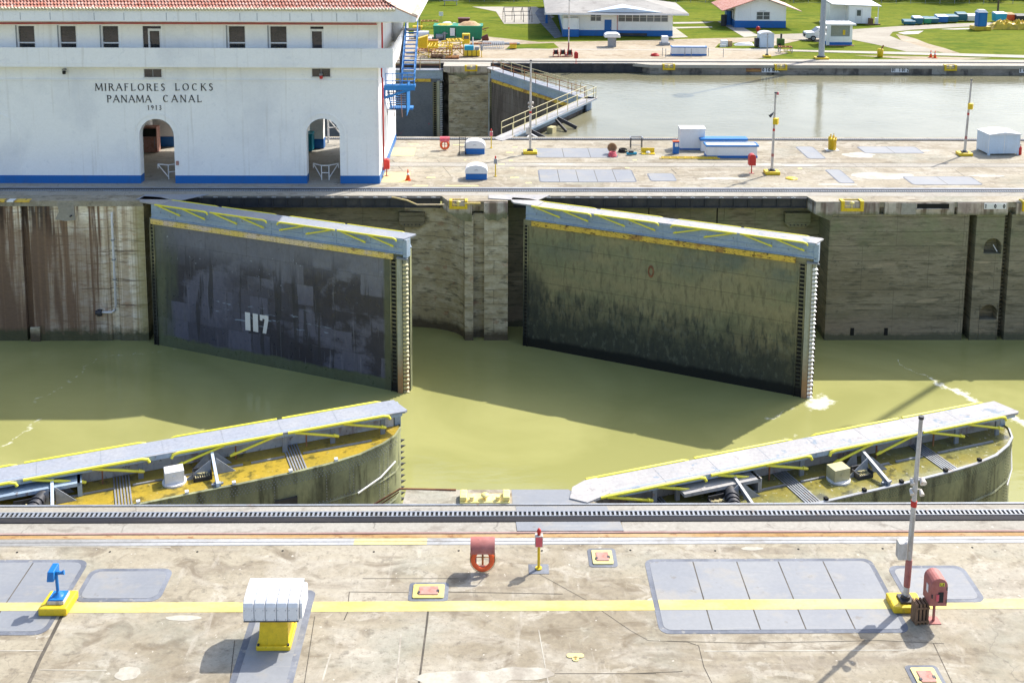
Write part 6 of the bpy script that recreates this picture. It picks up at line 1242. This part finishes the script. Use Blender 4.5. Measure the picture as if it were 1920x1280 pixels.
window(t, 2.9, 4.7, 0, 1.15, 2.15); MB().box(3.3, 4.1, -.08, 0, 2.25, 2.4).build('lamp_bar', 'white', t); MB().box(-.05, 0, 1.0, 1.1, .96, 2.3).box(-.05, 0, 2.4, 2.5, .96, 2.3).box(-.05, 0, 1.1, 2.4, 2.2, 2.3).build('side_window', 'rubber', t)
m = MB(); m.hexa([(-1.9, -1.0, 2.32), (3.45, -1.0, 4.2), (3.45, 9, 4.2), (-1.9, 9, 2.32), (-1.9, -1.0, 2.42), (3.45, -1.0, 4.32), (3.45, 9, 4.32), (-1.9, 9, 2.42)]); m.build('roof_slope', 'tile', t)
m = MB(); m.hexa([(3.45, -1.0, 4.2), (8.8, -1.0, 2.32), (8.8, 9, 2.32), (3.45, 9, 4.2), (3.45, -1.0, 4.32), (8.8, -1.0, 2.42), (8.8, 9, 2.42), (3.45, 9, 4.32)]); m.build('roof_slope', 'hip', t)  # sun-facing slope takes the tile copy with sunlight in its colour
MB().box(-.7, -.1, 2.6, 4.2, 0, 1.9).build('air_unit', 'blue', t); MB().cyl((-1.2, 1.9, 0), (-1.2, 1.9, 1.5), .4, n=12).build('drum', 'steeld', t)
t = T('white_shed', 'plain white shed with a lean-to sheet roof and windowed door on the far lawn', 'shed', (47.2, 119.6, 0), R(0))
m = MB(); m.box(0, 2.2, 1.3, 4, .1, 2.75).box(2.2, 5.4, 0, 4, .1, 2.7); m.build('walls', 'bwall', t)
MB().hexa([(-.1, -.1, 2.75), (6.7, -.4, 2.55), (6.7, 4.2, 2.85), (-.1, 4.2, 3.0), (-.1, -.1, 2.85), (6.7, -.4, 2.65), (6.7, 4.2, 2.95), (-.1, 4.2, 3.1)]).build('roof', 'roofm', t)
dr = MB().box(3.2, 4.2, -.05, 0, .15, 2.2).build('door', 'white', t); MB().box(3.4, 3.95, -.07, -.05, 1.2, 2.0).build('pane', 'glassg', dr); MB().box(6.3, 6.4, -.2, -.1, 0, 2.6).box(2.15, 2.25, -.2, -.1, 0, 2.7).build('posts', 'white', t)
MB().box(4.6, 6.6, -.6, -.1, 0, .12).box(5.0, 5.6, -.5, -.1, .12, .9).build('step_and_crates', 'wood', t); MB().box(5.9, 6.3, -.5, -.1, .12, 1.0).build('white_crate', 'white', t)
t = T('guard_booth', 'small white guard booth with a blue base and big window, right of the tall mast', 'booth', (40.75, 99.8, 0), 0)
m = MB(); m.box(0, 2.95, 0, 2.4, .4, 1.1).box(0, .3, 0, .3, 1.1, 2.5).box(2.65, 2.95, 0, .3, 1.1, 2.5).box(0, .3, 2.1, 2.4, 1.1, 2.5).box(2.65, 2.95, 2.1, 2.4, 1.1, 2.5); m.build('walls', 'bwall', t)
MB().box(-.02, 2.97, -.02, 2.42, 0, .4).build('base_band', 'blue', t); MB().box(-.35, 3.3, -.3, 2.7, 2.5, 2.68).box(-.3, .1, -.3, -.2, 0, 2.5).build('roof', 'white', t); MB().box(-.3, 3.2, -.3, 0-.02, 0, .06).build('step', 'lid', t)
M['clear'] = lay('booth_glass', (.25, .28, .25), rough=.15, bump=0, spec=.6)
MB().box(.3, 2.65, .1, .14, 1.1, 2.5).build('pane', 'clear', t); MB().box(1.8, 2.1, .06, .1, 1.3, 1.9).build('poster', 'ysafe', t)
# car
t = T('parked_car', 'white sport utility car nose-left on the road behind the tall mast', 'car', (39.3+2.0, 104.3, 0), R(180))
body = [(-2.2, .35), (-2.25, .75), (-2.15, 1.05), (-1.2, 1.12), (-.55, 1.62), (1.6, 1.66), (2.1, 1.15), (2.2, .8), (2.15, .35)]
body = [(-x, z) for x, z in body]
m = MB(); m.prism(body, -.88, .88, 'y'); m.build('body', 'white', t, bevel=.06)
m = MB(); q = [(.65, 1.17), (.45, 1.54), (-1.5, 1.57), (-1.9, 1.18)]; m.prism(q, -.895, -.88, 'y').prism(q, .88, .895, 'y').hexa([(1.15, -.75, 1.13), (1.15, .75, 1.13), (.62, .72, 1.58), (.62, -.72, 1.58), (1.2, -.75, 1.14), (1.2, .75, 1.14), (.66, .72, 1.6), (.66, -.72, 1.6)]); m.build('glass', 'glass', t)
for x in (-1.35, 1.35):
    for y in (-.88, .88):
        wq = MB().cyl((x, y-.11, .34), (x, y+.11, .34), .34, n=18).build('wheel', 'rubber', t); MB().cyl((x, y-.12, .34), (x, y+.12, .34), .2, n=12).build('rim', 'steel', wq)
for y in (-.65, .65): MB().box(2.16, 2.26, y-.18, y+.18, .72, .9).build('headlight', 'glassg', t)
MB().box(2.17, 2.25, -.4, .4, .5, .85).build('grille', 'rubber', t)
# grey small shed, box, ventilators, white tank, boxes
t = T('grey_locker', 'small pale grey metal locker with a curved roof on the far bank lawn', 'locker', (32.7, 98.3, 0), R(2))
MB().box(-.85, .85, -.7, .7, .05, 1.7).build('walls', 'paleb', t); MB().prism([(-.9, 1.7), (.9, 1.7), (.6, 1.88), (0, 1.95), (-.6, 1.88)], -.75, .75, 'y').build('roof', 'roofm', t); MB().box(-.02, .02, -.72, -.7, .1, 1.65).box(-.3, .3, -.72, -.7, 1.3, 1.34).build('door_seam', 'steel', t); MB().box(-1.3, -.86, -.3, .3, .1, 1.1).build('side_box', 'steeld', t)
def far_vent(x, y, s, label):
    t = T('ventilator', label, 'ventilator', (x, y, 0)); MB().box(-.42*s, .42*s, -.4*s, .4*s, 0, 1.0*s).build('pedestal', 'steel', t); MB().prism([(-.85*s, 1.05*s), (.85*s, 1.05*s), (.8*s, 1.35*s), (.5*s, 1.5*s), (-.5*s, 1.5*s), (-.8*s, 1.35*s)], -.7*s, .7*s, 'y').build('hood', 'white', t, bevel=.05)
far_vent(14.1, 98.4, 1.12, 'white hooded ventilator on a grey pedestal in front of the long house')
t = T('white_box', 'small white box on a low grey frame, right of the hooded ventilator', 'box', (20.7, 99.8, 0)); MB().box(-.4, .4, -.4, .4, .3, 1.1).build('body', 'white', t, bevel=.04); MB().box(-.6, .6, -.5, .5, 0, .3).build('frame', 'steel', t)
t = T('long_tank', 'long white trough with blue rim and blue base on the far bank', 'trough', (22.3, 92.0, 0)); MB().box(-2.0, 2.0, -.5, .5, .2, .95).build('body', 'white', t); MB().box(-2.02, 2.02, -.52, .52, 0, .2).build('base_band', 'blue', t); MB().box(-2.05, 2.05, -.55, .55, .95, 1.05).build('rim', 'blueB', t); MB().box(-1.9, 1.9, -.4, .4, 1.05, 1.08).build('cover', 'white', t)
tag(MB().torus((0, 0, .08), .42, .09, ax='z').torus((0, 0, .2), .34, .07, ax='z').build('red_hose', 'red', loc=G(1228, 105)), 'coiled red hose left of the white trough on the far bank', 'hose')
for k, x in enumerate((1242, 1248, 1284, 1296, 1328, 1356)):
    c = G(x, 108 if k % 2 else 106); tag(MB().cyl((0, 0, 0), (0, 0, .95), .035, n=8).cyl((0, 0, .95), (0, 0, 1.0), .05, n=8).build('guard_post', 'steel', loc=c), ['first', 'second', 'third', 'fourth', 'fifth', 'last'][k]+' thin grey guard post from the left, around the far white trough', 'guard post', 'thin guard posts on the far bank')
for k in range(3):
    c = G(1042+k*13, 106); t = T('hose_reel', ['left', 'middle', 'right'][k]+' of three red hose reels standing on the far bank', 'hose reel', c, 0, 'red hose reels')
    MB().cyl((-.25, 0, .5), (-.21, 0, .5), .36, n=18).cyl((.21, 0, .5), (.25, 0, .5), .36, n=18).build('reel_sides', 'red', t); MB().cyl((-.2, 0, .5), (.2, 0, .5), .26, n=14).build('coil', 'rubber', t); MB().bar((-.3, -.3, 0), (-.3, 0, .5), .05).bar((.3, -.3, 0), (.3, 0, .5), .05).bar((-.3, .3, 0), (-.3, 0, .5), .05).bar((.3, .3, 0), (.3, 0, .5), .05).bar((-.3, -.3, .03), (.3, -.3, .03), .06).build('stand', 'red', t)
light_pole(1066, 104, 6.3, 'thin pale pole rising in front of the left corner of the long house', box='', lamps=False, base='steel', s=.8)
light_pole(1438, 107, 2.6, 'short thin pole on a yellow base in front of the grey locker', bands=False, box='', lamps=False)
# skips and yard clutter
def skip(x0, x1, y, label, load, h=1.75, dpt=2.4):
    L_ = (x1-x0)/2; t = T('skip_container', label, 'skip', ((x0+x1)/2, y+dpt/2, 0), 0, 'green skips on the far bank'); w_ = dpt/2
    MB().hexa([(-L_, -w_, .1), (L_, -w_, .1), (L_, w_, .1), (-L_, w_, .1), (-L_-.05, -w_-.1, h), (L_+.05, -w_-.1, h), (L_+.05, w_+.1, h), (-L_-.05, w_+.1, h)]).build('tub', 'green', t)
    m = MB(); n_ = 7
    for i in range(n_): x = -L_+.1+i*(2*L_-.2)/(n_-1); m.box(x-.05, x+.05, -w_-.16, -w_-.04, .15, h-.1)
    m.box(-L_-.1, L_+.1, -w_-.18, -w_-.05, h-.1, h+.02).box(-L_-.1, L_+.1, w_+.05, w_+.18, h-.1, h+.02).box(L_+.02, L_+.14, -w_-.04, w_+.04, h-.1, h+.02); m.build('ribs', 'green', t)
    m = MB(); n_ = 14; vs_ = []
    for i in range(n_+1):
        for j in range(5):
            u, v_ = -1+2*i/n_, -1+2*j/4; vs_.append((u*(L_-.05), v_*(w_-.05), h-.12+(.65 if load == 'sand' else .3)*(1-abs(u)**2)*(1-v_*v_)+.1*noise.noise(Vector((i*.9, j*.9, L_)))))
    m.smooth = True; m.add(vs_, [(i*5+j, i*5+j+1, (i+1)*5+j+1, (i+1)*5+j) for i in range(n_) for j in range(4)]); m.build('load', load, t)
    return t
t = skip(-7.7, -5.0, 103.6, 'left green skip with a pile of yellow scrap on top', 'tarp'); MB().box(.7, 1.3, -1.42, -1.38, .5, 1.5).build('sign', 'white', t)
skip(-4.9, -1.7, 103.4, 'right green skip heaped with sand', 'sand')
def prop(name, label, cat, px, py, fn, rz=0.):
    c = G(px, py); t = T(name, label, cat, (c.x, c.y, 0), rz); fn(t); return t
def f_crate(w_, d_, h, m1, m2='steel'):
    def f(t):
        MB().box(-w_/2, w_/2, -d_/2, d_/2, .1, h).build('body', m1, t, bevel=.03); MB().box(-w_/2-.04, w_/2+.04, -d_/2-.04, d_/2+.04, h, h+.09).build('lid', m2, t); MB().box(-w_/2, -w_/2+.2, -d_/2, d_/2, 0, .1).box(w_/2-.2, w_/2, -d_/2, d_/2, 0, .1).build('skids', 'wood', t)
    return f
prop('brown_container', 'dark red-brown box container standing behind the sand skip', 'container', 870, 48, f_crate(1.55, 1.2, .95, 'brown', 'brown'))
def f_frame(w_, d_, h, n_, mt, tier=2):
    def f(t):
        m = MB()
        for x in (-w_/2, w_/2):
            for y in (-d_/2, d_/2): m.bar((x, y, 0), (x, y, h), .09)
        m.build('posts', mt, t)
        for k in range(tier):
            z = h*(k+1)/tier; m = MB(); m.bar((-w_/2, -d_/2, z), (w_/2, -d_/2, z), .1).bar((-w_/2, d_/2, z), (w_/2, d_/2, z), .1).bar((-w_/2, -d_/2, z), (-w_/2, d_/2, z), .1).bar((w_/2, -d_/2, z), (w_/2, d_/2, z), .1)
            for i in range(n_): x = -w_/2+w_*(i+.5)/n_; m.bar((x, -d_/2, z-.02), (x+.1, d_/2, z+.02), .07)
            m.build('rail_tier', mt if k else 'rust', t)
        m = MB(); m.bar((-w_/2, -d_/2, .1), (w_/2, -d_/2, h-.1), .06).bar((w_/2, -d_/2, .1), (-w_/2, -d_/2, h-.1), .06); m.build('braces', 'ysafe', t)
    return f
prop('trolley_stand', 'big yellow and rust steel frame in the yard, left of the blue and yellow box', 'steel frame', 826, 106, f_frame(2.6, 2.6, 1.3, 6, 'ysafe'))
prop('trolley_stand', 'second yellow steel frame, just right of the biggest one in the yard', 'steel frame', 853, 103, f_frame(1.6, 2.2, 1.7, 4, 'ysafe'), .2)
prop('trolley_stand', 'low rusty steel frame in front of the yellow frames by the blue stair', 'steel frame', 797, 107, f_frame(1.9, 1.6, .8, 5, 'rust', 1), -.2)
prop('yellow_hopper', 'yellow steel hopper standing beside the blue stair', 'hopper', 793, 98, lambda t: (MB().hexa([(-.5, -.4, .5), (.5, -.4, .5), (.5, .4, .5), (-.5, .4, .5), (-.75, -.6, 1.6), (.6, -.6, 2.0), (.6, .6, 2.0), (-.75, .6, 1.6)]).build('bin', 'ysafe', t), MB().bar((-.5, -.4, 0), (-.5, -.4, .5), .1).bar((.5, -.4, 0), (.5, -.4, .5), .1).bar((-.5, .4, 0), (-.5, .4, .5), .1).bar((.5, .4, 0), (.5, .4, .5), .1).build('legs', 'rust', t)))
def f_plant(t):
    MB().box(-.9, .9, -.4, .4, .1, .75).build('base', 'ysafe', t, bevel=.04); MB().box(-.85, .2, -.45, .45, .75, 1.25).build('tank', 'turq', t, bevel=.05); MB().cyl((.1, 0, .7), (.1, 0, 2.2), .07, n=8).build('stack', 'white', t); MB().box(.3, .8, -.3, .3, .75, 1.1).build('engine', 'steel', t)
    for x in (-.5, 0, .5): MB().box(x-.03, x+.03, -.43, -.4, .1, .75).build('slot', 'rubber', t)
prop('pump_unit', 'blue and yellow pump unit with a white stack in the yard', 'pump', 885, 106, f_plant)
prop('yellow_crane_arm', 'yellow lattice arm with cab lying across the yard behind the frames', 'lifting arm', 862, 90, lambda t: (MB().bar((-2.2, 0, .7), (.6, 0, 1.1), .12).bar((-2.2, .5, .7), (.6, .5, 1.1), .12).bar((-2.2, 0, .3), (.6, 0, .5), .12).build('chords', 'ysafe', t), MB().box(.3, 1.2, -.3, .6, .5, 1.7).build('cab', 'ysafe', t, bevel=.05), MB().box(.5, 1.1, -.32, -.3, 1.1, 1.5).build('cab_window', 'glassg', t)))
prop('white_tank_drum', 'pale grey pipe fittings lying left of the green skips', 'pipe fittings', 826, 75, lambda t: (MB().cyl((-.6, 0, .4), (.3, .1, .4), .35, n=14).build('barrel', 'steel', t), MB().cyl((.5, 0, 0), (.5, 0, 1.0), .15, n=10).bar((.2, 0, .8), (.9, 0, .8), .12).build('stub', 'steel', t)))
prop('white_tank_drum', 'white rounded tank in front of the left edge of the left skip', 'tank', 791, 72, lambda t: (MB().cyl((-1, 0, .5), (.9, 0, .5), .45, n=16).build('barrel', 'white', t), MB().box(-.8, -.6, -.4, .4, 0, .3).box(.5, .7, -.4, .4, 0, .3).build('saddles', 'steel', t)))
prop('rust_drum', 'rusty red bin tipped over right of the green skips', 'bin', 911, 78, lambda t: (MB().cyl((-.5, 0, .35), (.3, 0, .55), .25, .42, n=14).build('shell', 'brown', t), MB().box(-.5, .3, -.25, .25, 0, .2).build('skid', 'rust', t)))
def f_rackw(t):
    MB().box(-1.3, 1.3, -.3, -.24, .75, .85).box(-1.3, 1.3, .24, .3, .75, .85).box(-1.3, 1.3, -.3, -.24, .05, .13).build('rails', 'white', t)
    m = MB()
    for i in range(11): m.box(-1.28+i*.25, -1.22+i*.25, -.3, -.24, .13, .75)
    m.build('pickets', 'white', t); MB().bar((-1.6, .6, .2), (1.6, .5, .5), .14).bar((-1.8, .9, .3), (1.0, .9, .3), .12).build('pipes', 'steel', t)
prop('white_rack', 'white slatted rack with loose pipes behind, in the yard', 'rack', 925, 91, f_rackw)
prop('yellow_barrow', 'yellow wheelbarrow-like cart at the far left of the yard', 'cart', 784, 62, lambda t: (MB().hexa([(-.5, -.3, .4), (.4, -.3, .4), (.4, .3, .4), (-.5, .3, .4), (-.7, -.4, .9), (.6, -.4, .9), (.6, .4, .9), (-.7, .4, .9)]).build('tray', 'ysafe', t), MB().cyl((.4, -.05, .2), (.4, .05, .2), .2).build('wheel', 'rubber', t)))
prop('white_bags', 'heap of white bags behind the left skip', 'bags', 838, 50, lambda t: (MB().lathe([(0, 0), (.8, 0), (.9, .3), (.5, .6), (0, .7)], n=14).build('heap', 'white', t), MB().lathe([(0, 0), (.5, 0), (.55, .3), (.2, .5), (0, .5)], (1.0, .2, 0), 12).build('second_bag', 'tilec', t)))
prop('yellow_scrap', 'yellow steel scrap pile at the back left of the yard', 'scrap', 806, 52, f_frame(2.2, 1.2, .9, 4, 'ysafe', 1))
prop('notice_board', 'small white notice board on the lawn behind the yard', 'sign', 827, 37, lambda t: (MB().box(-.3, .3, -.03, .03, .5, 1.1).build('board', 'white', t), MB().bar((0, .04, 0), (0, .04, 1.0), .06).build('post', 'steel', t)))
prop('lawn_bench', 'small pale bench on the lawn near the trees, above the yard', 'bench', 845, 10, lambda t: (MB().box(-1.2, 1.2, -.4, .4, .7, .85).build('seat', 'steel', t), MB().box(-1.0, -.9, -.3, .3, 0, .7).box(.9, 1.0, -.3, .3, 0, .7).build('legs', 'steel', t)))
def f_goal(t):
    m = MB()
    for x in (-1.9, -.6, .7, 1.9):
        m.tube([(x, -1.4, 0), (x, -1.4, 1.0), (x, 0, 2.0), (x, 1.4, 1.2), (x, 1.4, 0)], .045, 6)
    m.build('hoops', 'steeld', t); m = MB()
    for y, z in ((-1.4, 1.0), (0, 2.0), (1.4, 1.2)): m.tube([(-1.9, y, z), (1.9, y, z)], .04, 6)
    m.build('purlins', 'steeld', t)
prop('tent_frame', 'bare dark tent frame standing on the pale concrete pad', 'tent frame', 970, 40, f_goal, .1)
prop('yellow_sack', 'yellow drum with a rusty wrap standing in the grass strip, left of the cones', 'drum', 1650, 107, lambda t: (MB().lathe([(0, 0), (.32, 0), (.36, .8), (.3, .95), (0, 1)], n=12).build('shell', 'ysafe', t), MB().bar((.1, 0, .9), (.35, 0, 1.35), .14).build('wrap', 'rust', t)))
prop('junk_heap', 'white and tan crates heaped left of the grey locker', 'crates', 1362, 87, lambda t: (MB().box(-.7, .1, -.4, .4, 0, .75).build('white_crate', 'white', t, bevel=.05), MB().box(.15, .65, -.35, .35, 0, .7).build('tan_crate', 'sand', t, bevel=.03), MB().box(-.9, -.2, -.75, -.45, 0, .3).build('flat_crate', 'white', t)))
prop('crumpled_sheet', 'crumpled white plastic sheet on the ground left of the grey locker', 'sheet', 1395, 85, lambda t: (MB().hexa([(-1.2, -.5, 0), (1.2, -.5, 0), (1.3, .5, 0), (-1.2, .5, 0), (-.8, -.2, .35), (.7, -.3, .2), (1, .3, .3), (-.9, .3, .2)]).build('sheet', 'white', t), MB().hexa([(-.5, .9, 0), (1.2, .9, 0), (1.3, 1.6, 0), (-.5, 1.6, 0), (-.3, 1, .2), (.7, 1, .15), (1, 1.5, .2), (-.4, 1.5, .1)]).build('second_fold', 'spill', t)))
prop('green_compressor', 'dark green machine right of the grey locker', 'machine', 1464, 88, lambda t: (MB().box(-.45, .35, -.4, .4, .2, 1.0).build('body', 'leaf', t, bevel=.04), MB().cyl((0, 0, 1.0), (0, 0, 1.6), .12).build('stack', 'steeld', t), MB().cyl((-.3, -.45, .25), (-.3, -.38, .25), .25).build('wheel', 'rubber', t)))
prop('metal_rack', 'low open metal rack on the grass left of the mast base', 'rack', 1472, 99, f_frame(1.4, .8, .7, 3, 'steel', 1))
prop('red_hydrant', 'small red hydrant behind the grey locker', 'hydrant', 1421, 62, lambda t: (MB().lathe([(0, 0), (.18, 0), (.18, .6), (.25, .62), (.2, .8), (0, .9)], n=12).build('barrel', 'red', t), MB().cyl((-.3, 0, .5), (.3, 0, .5), .08).build('outlets', 'red', t)))
def f_pal(n_, w_, mt):
    def f(t):
        for k in range(n_):
            m = MB(); z = k*.16
            for i in range(5): m.box(-w_/2, w_/2, -.5+i*.22, -.38+i*.22, z+.1, z+.13)
            for x in (-w_/2+.05, 0, w_/2-.05): m.box(x-.05, x+.05, -.5, .5, z, z+.1)
            m.build('pallet_layer', mt, t)
    return f
def f_pipes(n_, L_, mt):
    def f(t):
        for k in range(n_): MB().cyl((-L_/2, k*.22, .1), (L_/2, k*.22+.05*(k % 2), .1), .09, n=8).build('pipe_length', mt, t)
    return f
prop('pallet_stack', 'stack of brown pallets in front of the yellow steel frames', 'pallets', 820, 110, f_pal(3, 1.3, 'wood'))
prop('pallet_stack', 'low rusty pallets right of the frames in the yard', 'pallets', 848, 110, f_pal(2, 1.5, 'rust'))
prop('pipe_bundle', 'bundle of grey pipes lying behind the white slatted rack', 'pipes', 940, 84, f_pipes(4, 4.5, 'steel'))
prop('pipe_bundle', 'rusty pipes lying right of the green skips', 'pipes', 902, 84, f_pipes(3, 2.6, 'rust'))
prop('yellow_bin', 'small yellow bin beside the white slatted rack', 'bin', 962, 92, f_crate(.8, .7, .6, 'ysafe', 'rust'))
prop('white_bin', 'small white plastic bin beside the yellow hopper', 'bin', 802, 84, f_crate(.9, .8, .8, 'white', 'white'))
prop('yellow_crate_box', 'yellow steel box with rusty lid behind the left yellow frame', 'steel box', 812, 92, f_crate(1.2, .9, 1.0, 'ysafe', 'rust'))
prop('scrap_heap', 'low heap of dark scrap right of the sand skip', 'scrap heap', 899, 60, lambda t: (MB().bar((-1, 0, .1), (1.2, .3, .5), .12).bar((-.8, .4, .5), (.9, -.1, .2), .1).bar((-.3, -.3, 0), (.5, .5, .8), .1).build('beams', 'rust', t), MB().bar((-.9, .1, .2), (.3, .4, .6), .3, .1).build('sheet_piece', 'steeld', t)))
prop('concrete_post', 'small grey marker post right of the pump unit', 'marker post', 903, 108, lambda t: (MB().cyl((0, 0, 0), (0, 0, .9), .05, n=8).build('shaft', 'ysafe', t), MB().box(-.12, .12, -.08, .08, .8, 1.3).build('head', 'steel', t)))
# dumpsters along the road
for k, (px, py, w_, h_, c1, c2_, lb) in enumerate(((1703, 47, 1.5, .55, 'dumpb', 'dumpb', 'low teal dumpster at the left end of the row'), (1719, 46, 1.2, .95, 'dumpb', 'paleb', 'teal dumpster with pale lid, second from the left'), (1736, 45, 1.0, .8, 'green', 'dumpb', 'greener dumpster in the left half of the row'), (1750, 44, 1.0, .7, 'dumpb', 'dumpb', 'small low teal dumpster right of the greener one'), (1764, 43, 1.5, .95, 'blue', 'paleb', 'blue dumpster with a pale lid in the middle of the row'), (1783, 42, 1.5, .9, 'dumpb', 'dumpb', 'wide dark teal dumpster right of the blue one'), (1801, 40, 1.4, 1.1, 'dumpb', 'dumpb', 'tallest teal dumpster near the blue portable toilet'), (1820, 40, 1.4, .85, 'white', 'white', 'white dumpster left of the blue portable toilet'), (1873, 41, 1.6, 1.2, 'turq', 'paleb', 'turquoise box with a pale lid behind the yellow tarps'), (1888, 40, 1.7, 1.0, 'orange', 'sand', 'orange-topped box behind the yellow tarps'), (1912, 41, 1.5, .9, 'steeld', 'steeld', 'dark grey container at the right edge behind the tarps'))):
    c = G(px, py); t = T('dumpster', lb, 'dumpster', (c.x, c.y, 0), R(2*(k % 3)), 'dumpsters along the far road')
    MB().hexa([(-w_/2, -.5, .12), (w_/2, -.5, .12), (w_/2, .5, .12), (-w_/2, .5, .12), (-w_/2-.05, -.6, h_), (w_/2+.05, -.6, h_), (w_/2+.05, .6, h_), (-w_/2-.05, .6, h_)]).build('bin', c1, t, bevel=.02); MB().hexa([(-w_/2-.08, -.62, h_), (w_/2+.08, -.62, h_), (w_/2+.08, .62, h_), (-w_/2-.08, .62, h_), (-w_/2, -.5, h_+.08), (w_/2, -.5, h_+.08), (w_/2, .5, h_+.22), (-w_/2, .5, h_+.22)]).build('lid', c2_, t)
    MB().cyl((-w_/2+.15, -.3, .1), (-w_/2+.15, -.2, .1), .1, n=8).cyl((w_/2-.15, -.3, .1), (w_/2-.15, -.2, .1), .1, n=8).build('wheels', 'rubber', t)
prop('portable_toilet', 'blue portable toilet with a white dome, standing on yellow blocks', 'portable toilet', 1838, 56, lambda t: (MB().box(-.6, .6, -.6, .6, .5, 2.4).build('cabin', 'blue', t, bevel=.03), MB().hexa([(-.65, -.65, 2.4), (.65, -.65, 2.4), (.65, .65, 2.4), (-.65, .65, 2.4), (-.4, -.4, 2.75), (.4, -.4, 2.75), (.4, .4, 2.75), (-.4, .4, 2.75)]).build('dome', 'white', t), MB().box(-1.1, 1.1, -.9, .9, 0, .5).build('blocks', 'tarp', t), MB().box(-.4, .4, -.62, -.6, .55, 2.3).build('door', 'blueB', t)))
def f_tarp(seed, L_):
    def f(t):
        m = MB(); n_ = 16; vs_ = []
        for i in range(n_+1):
            for j in range(9):
                u, v_ = -1+2*i/n_, -1+2*j/8; e = max(0, 1-u**4)*max(0, 1-v_**4)
                vs_.append((u*L_, v_*1.0, e*(1.0+.7*noise.noise(Vector((i*.45+seed, j*.5, seed))))))
        m.add(vs_, [(i*9+j, i*9+j+1, (i+1)*9+j+1, (i+1)*9+j) for i in range(n_) for j in range(8)]); m.build('sheet', 'tarp', t)
        MB().bar((-L_*.8, -.5, .5), (-L_*.3, -.3, 1.3), .15).bar((0, -.4, 1.2), (L_*.7, -.2, .8), .12).build('loose_ends', 'ysafe', t)
    return f
prop('tarp_heap', 'heap of crumpled yellow tarps right of the portable toilet', 'tarp heap', 1882, 54, f_tarp(3, 2.0)); prop('tarp_heap', 'smaller crumpled yellow tarp cut by the right frame edge', 'tarp heap', 1912, 54, f_tarp(9, 1.2))
prop('far_pole', 'dark wooden pole on the lawn at the upper right', 'pole', 1871, 22, lambda t: (MB().cyl((0, 0, 0), (0, 0, 8), .15, .1, n=10).build('shaft', 'bark', t), MB().box(-.8, .8, -.06, .06, 7.2, 7.35).build('crossarm', 'bark', t)))
# chain-link fence and belt of trees behind the lawn
t = T('boundary_fence', 'thin wire boundary fence along the back of the lawn', 'fence', (0, 145.5, 0))
m = MB()
for i in range(100): m.bar((-45+i*2.4, 0, 0), (-45+i*2.4, 0, 2.2), .07)
o = m.build('posts', 'steel', t); o['kind'] = 'stuff'
m = MB()
for z in (.15, .8, 1.5, 2.15): m.box(-45, 193, -.012, .012, z-.012, z+.012)
m.build('wires', 'steel', t)
m = MB(); rnd = random.Random(5)
for i in range(330):                 # leafy mass: many clumps of small leaf cards through a ragged volume
    cx = -60+i*.82+rnd.uniform(-1.5, 1.5); cy = 148.5+rnd.uniform(0, 7); hh = rnd.uniform(2.2, 6.5); rr = rnd.uniform(1.0, 2.2)
    for k in range(150):
        a, u = rnd.uniform(0, 2*math.pi), rnd.uniform(-1, 1); q = (rr*(rnd.random()**.4)); s_ = math.sqrt(1-u*u)
        p_ = Vector((cx+q*s_*math.cos(a), cy+q*s_*math.sin(a), max(.05, hh*.5+q*u*hh/rr*.5))); d1 = Vector((rnd.uniform(-1, 1), rnd.uniform(-1, 1), rnd.uniform(-1, 1))).normalized()*.24; d2 = d1.cross(Vector((rnd.uniform(-1, 1), rnd.uniform(-1, 1), rnd.uniform(-1, 1)))).normalized()*.16
        m.add([p_-d1, p_+d2, p_+d1, p_-d2], [(0, 1, 2, 3)])
o = m.build('tree_belt', 'leaf'); tag(o, 'dense belt of dark green bushes and small trees behind the far fence', 'trees'); o['kind'] = 'stuff'
def tree(x, y, hgt, label):
    t = T('tree', label, 'tree', (x, y, 0), 0, 'trees rising above the far belt'); m = MB()
    m.tube([(0, 0, 0), (.1, 0, hgt*.3), (-.1, .1, hgt*.6)], .18, 7)
    tips = []
    for k in range(7):
        a = k*.9; e = Vector((math.cos(a)*hgt*.22, math.sin(a)*hgt*.22, hgt*(.6+.05*k))); m.bar((0, 0, hgt*(.3+.04*k)), e, .14, .14, .05, .05); tips.append(e)
    m.build('trunk', 'bark', t); m = MB()
    for e in tips+[Vector((0, 0, hgt*.85))]:
        for k in range(330):
            d = Vector((rnd.gauss(0, 1), rnd.gauss(0, 1), rnd.gauss(0, .7)))*hgt*.09; p_ = e+d; d1 = Vector((rnd.uniform(-1, 1), rnd.uniform(-1, 1), rnd.uniform(-1, 1))).normalized()*.26; d2 = d1.cross(Vector((.3, rnd.uniform(-1, 1), 1))).normalized()*.15
            m.add([p_-d1, p_+d2, p_+d1, p_-d2], [(0, 1, 2, 3)])
    m.build('crown', 'leaf', t)
for i, (x, hh) in enumerate(((-8, 9), (5, 11), (30, 10), (47, 12), (62, 9), (80, 11))): tree(x, 151+i % 3, hh, ['first', 'second', 'third', 'fourth', 'fifth', 'sixth'][i]+' tree from the left rising out of the belt of bushes')
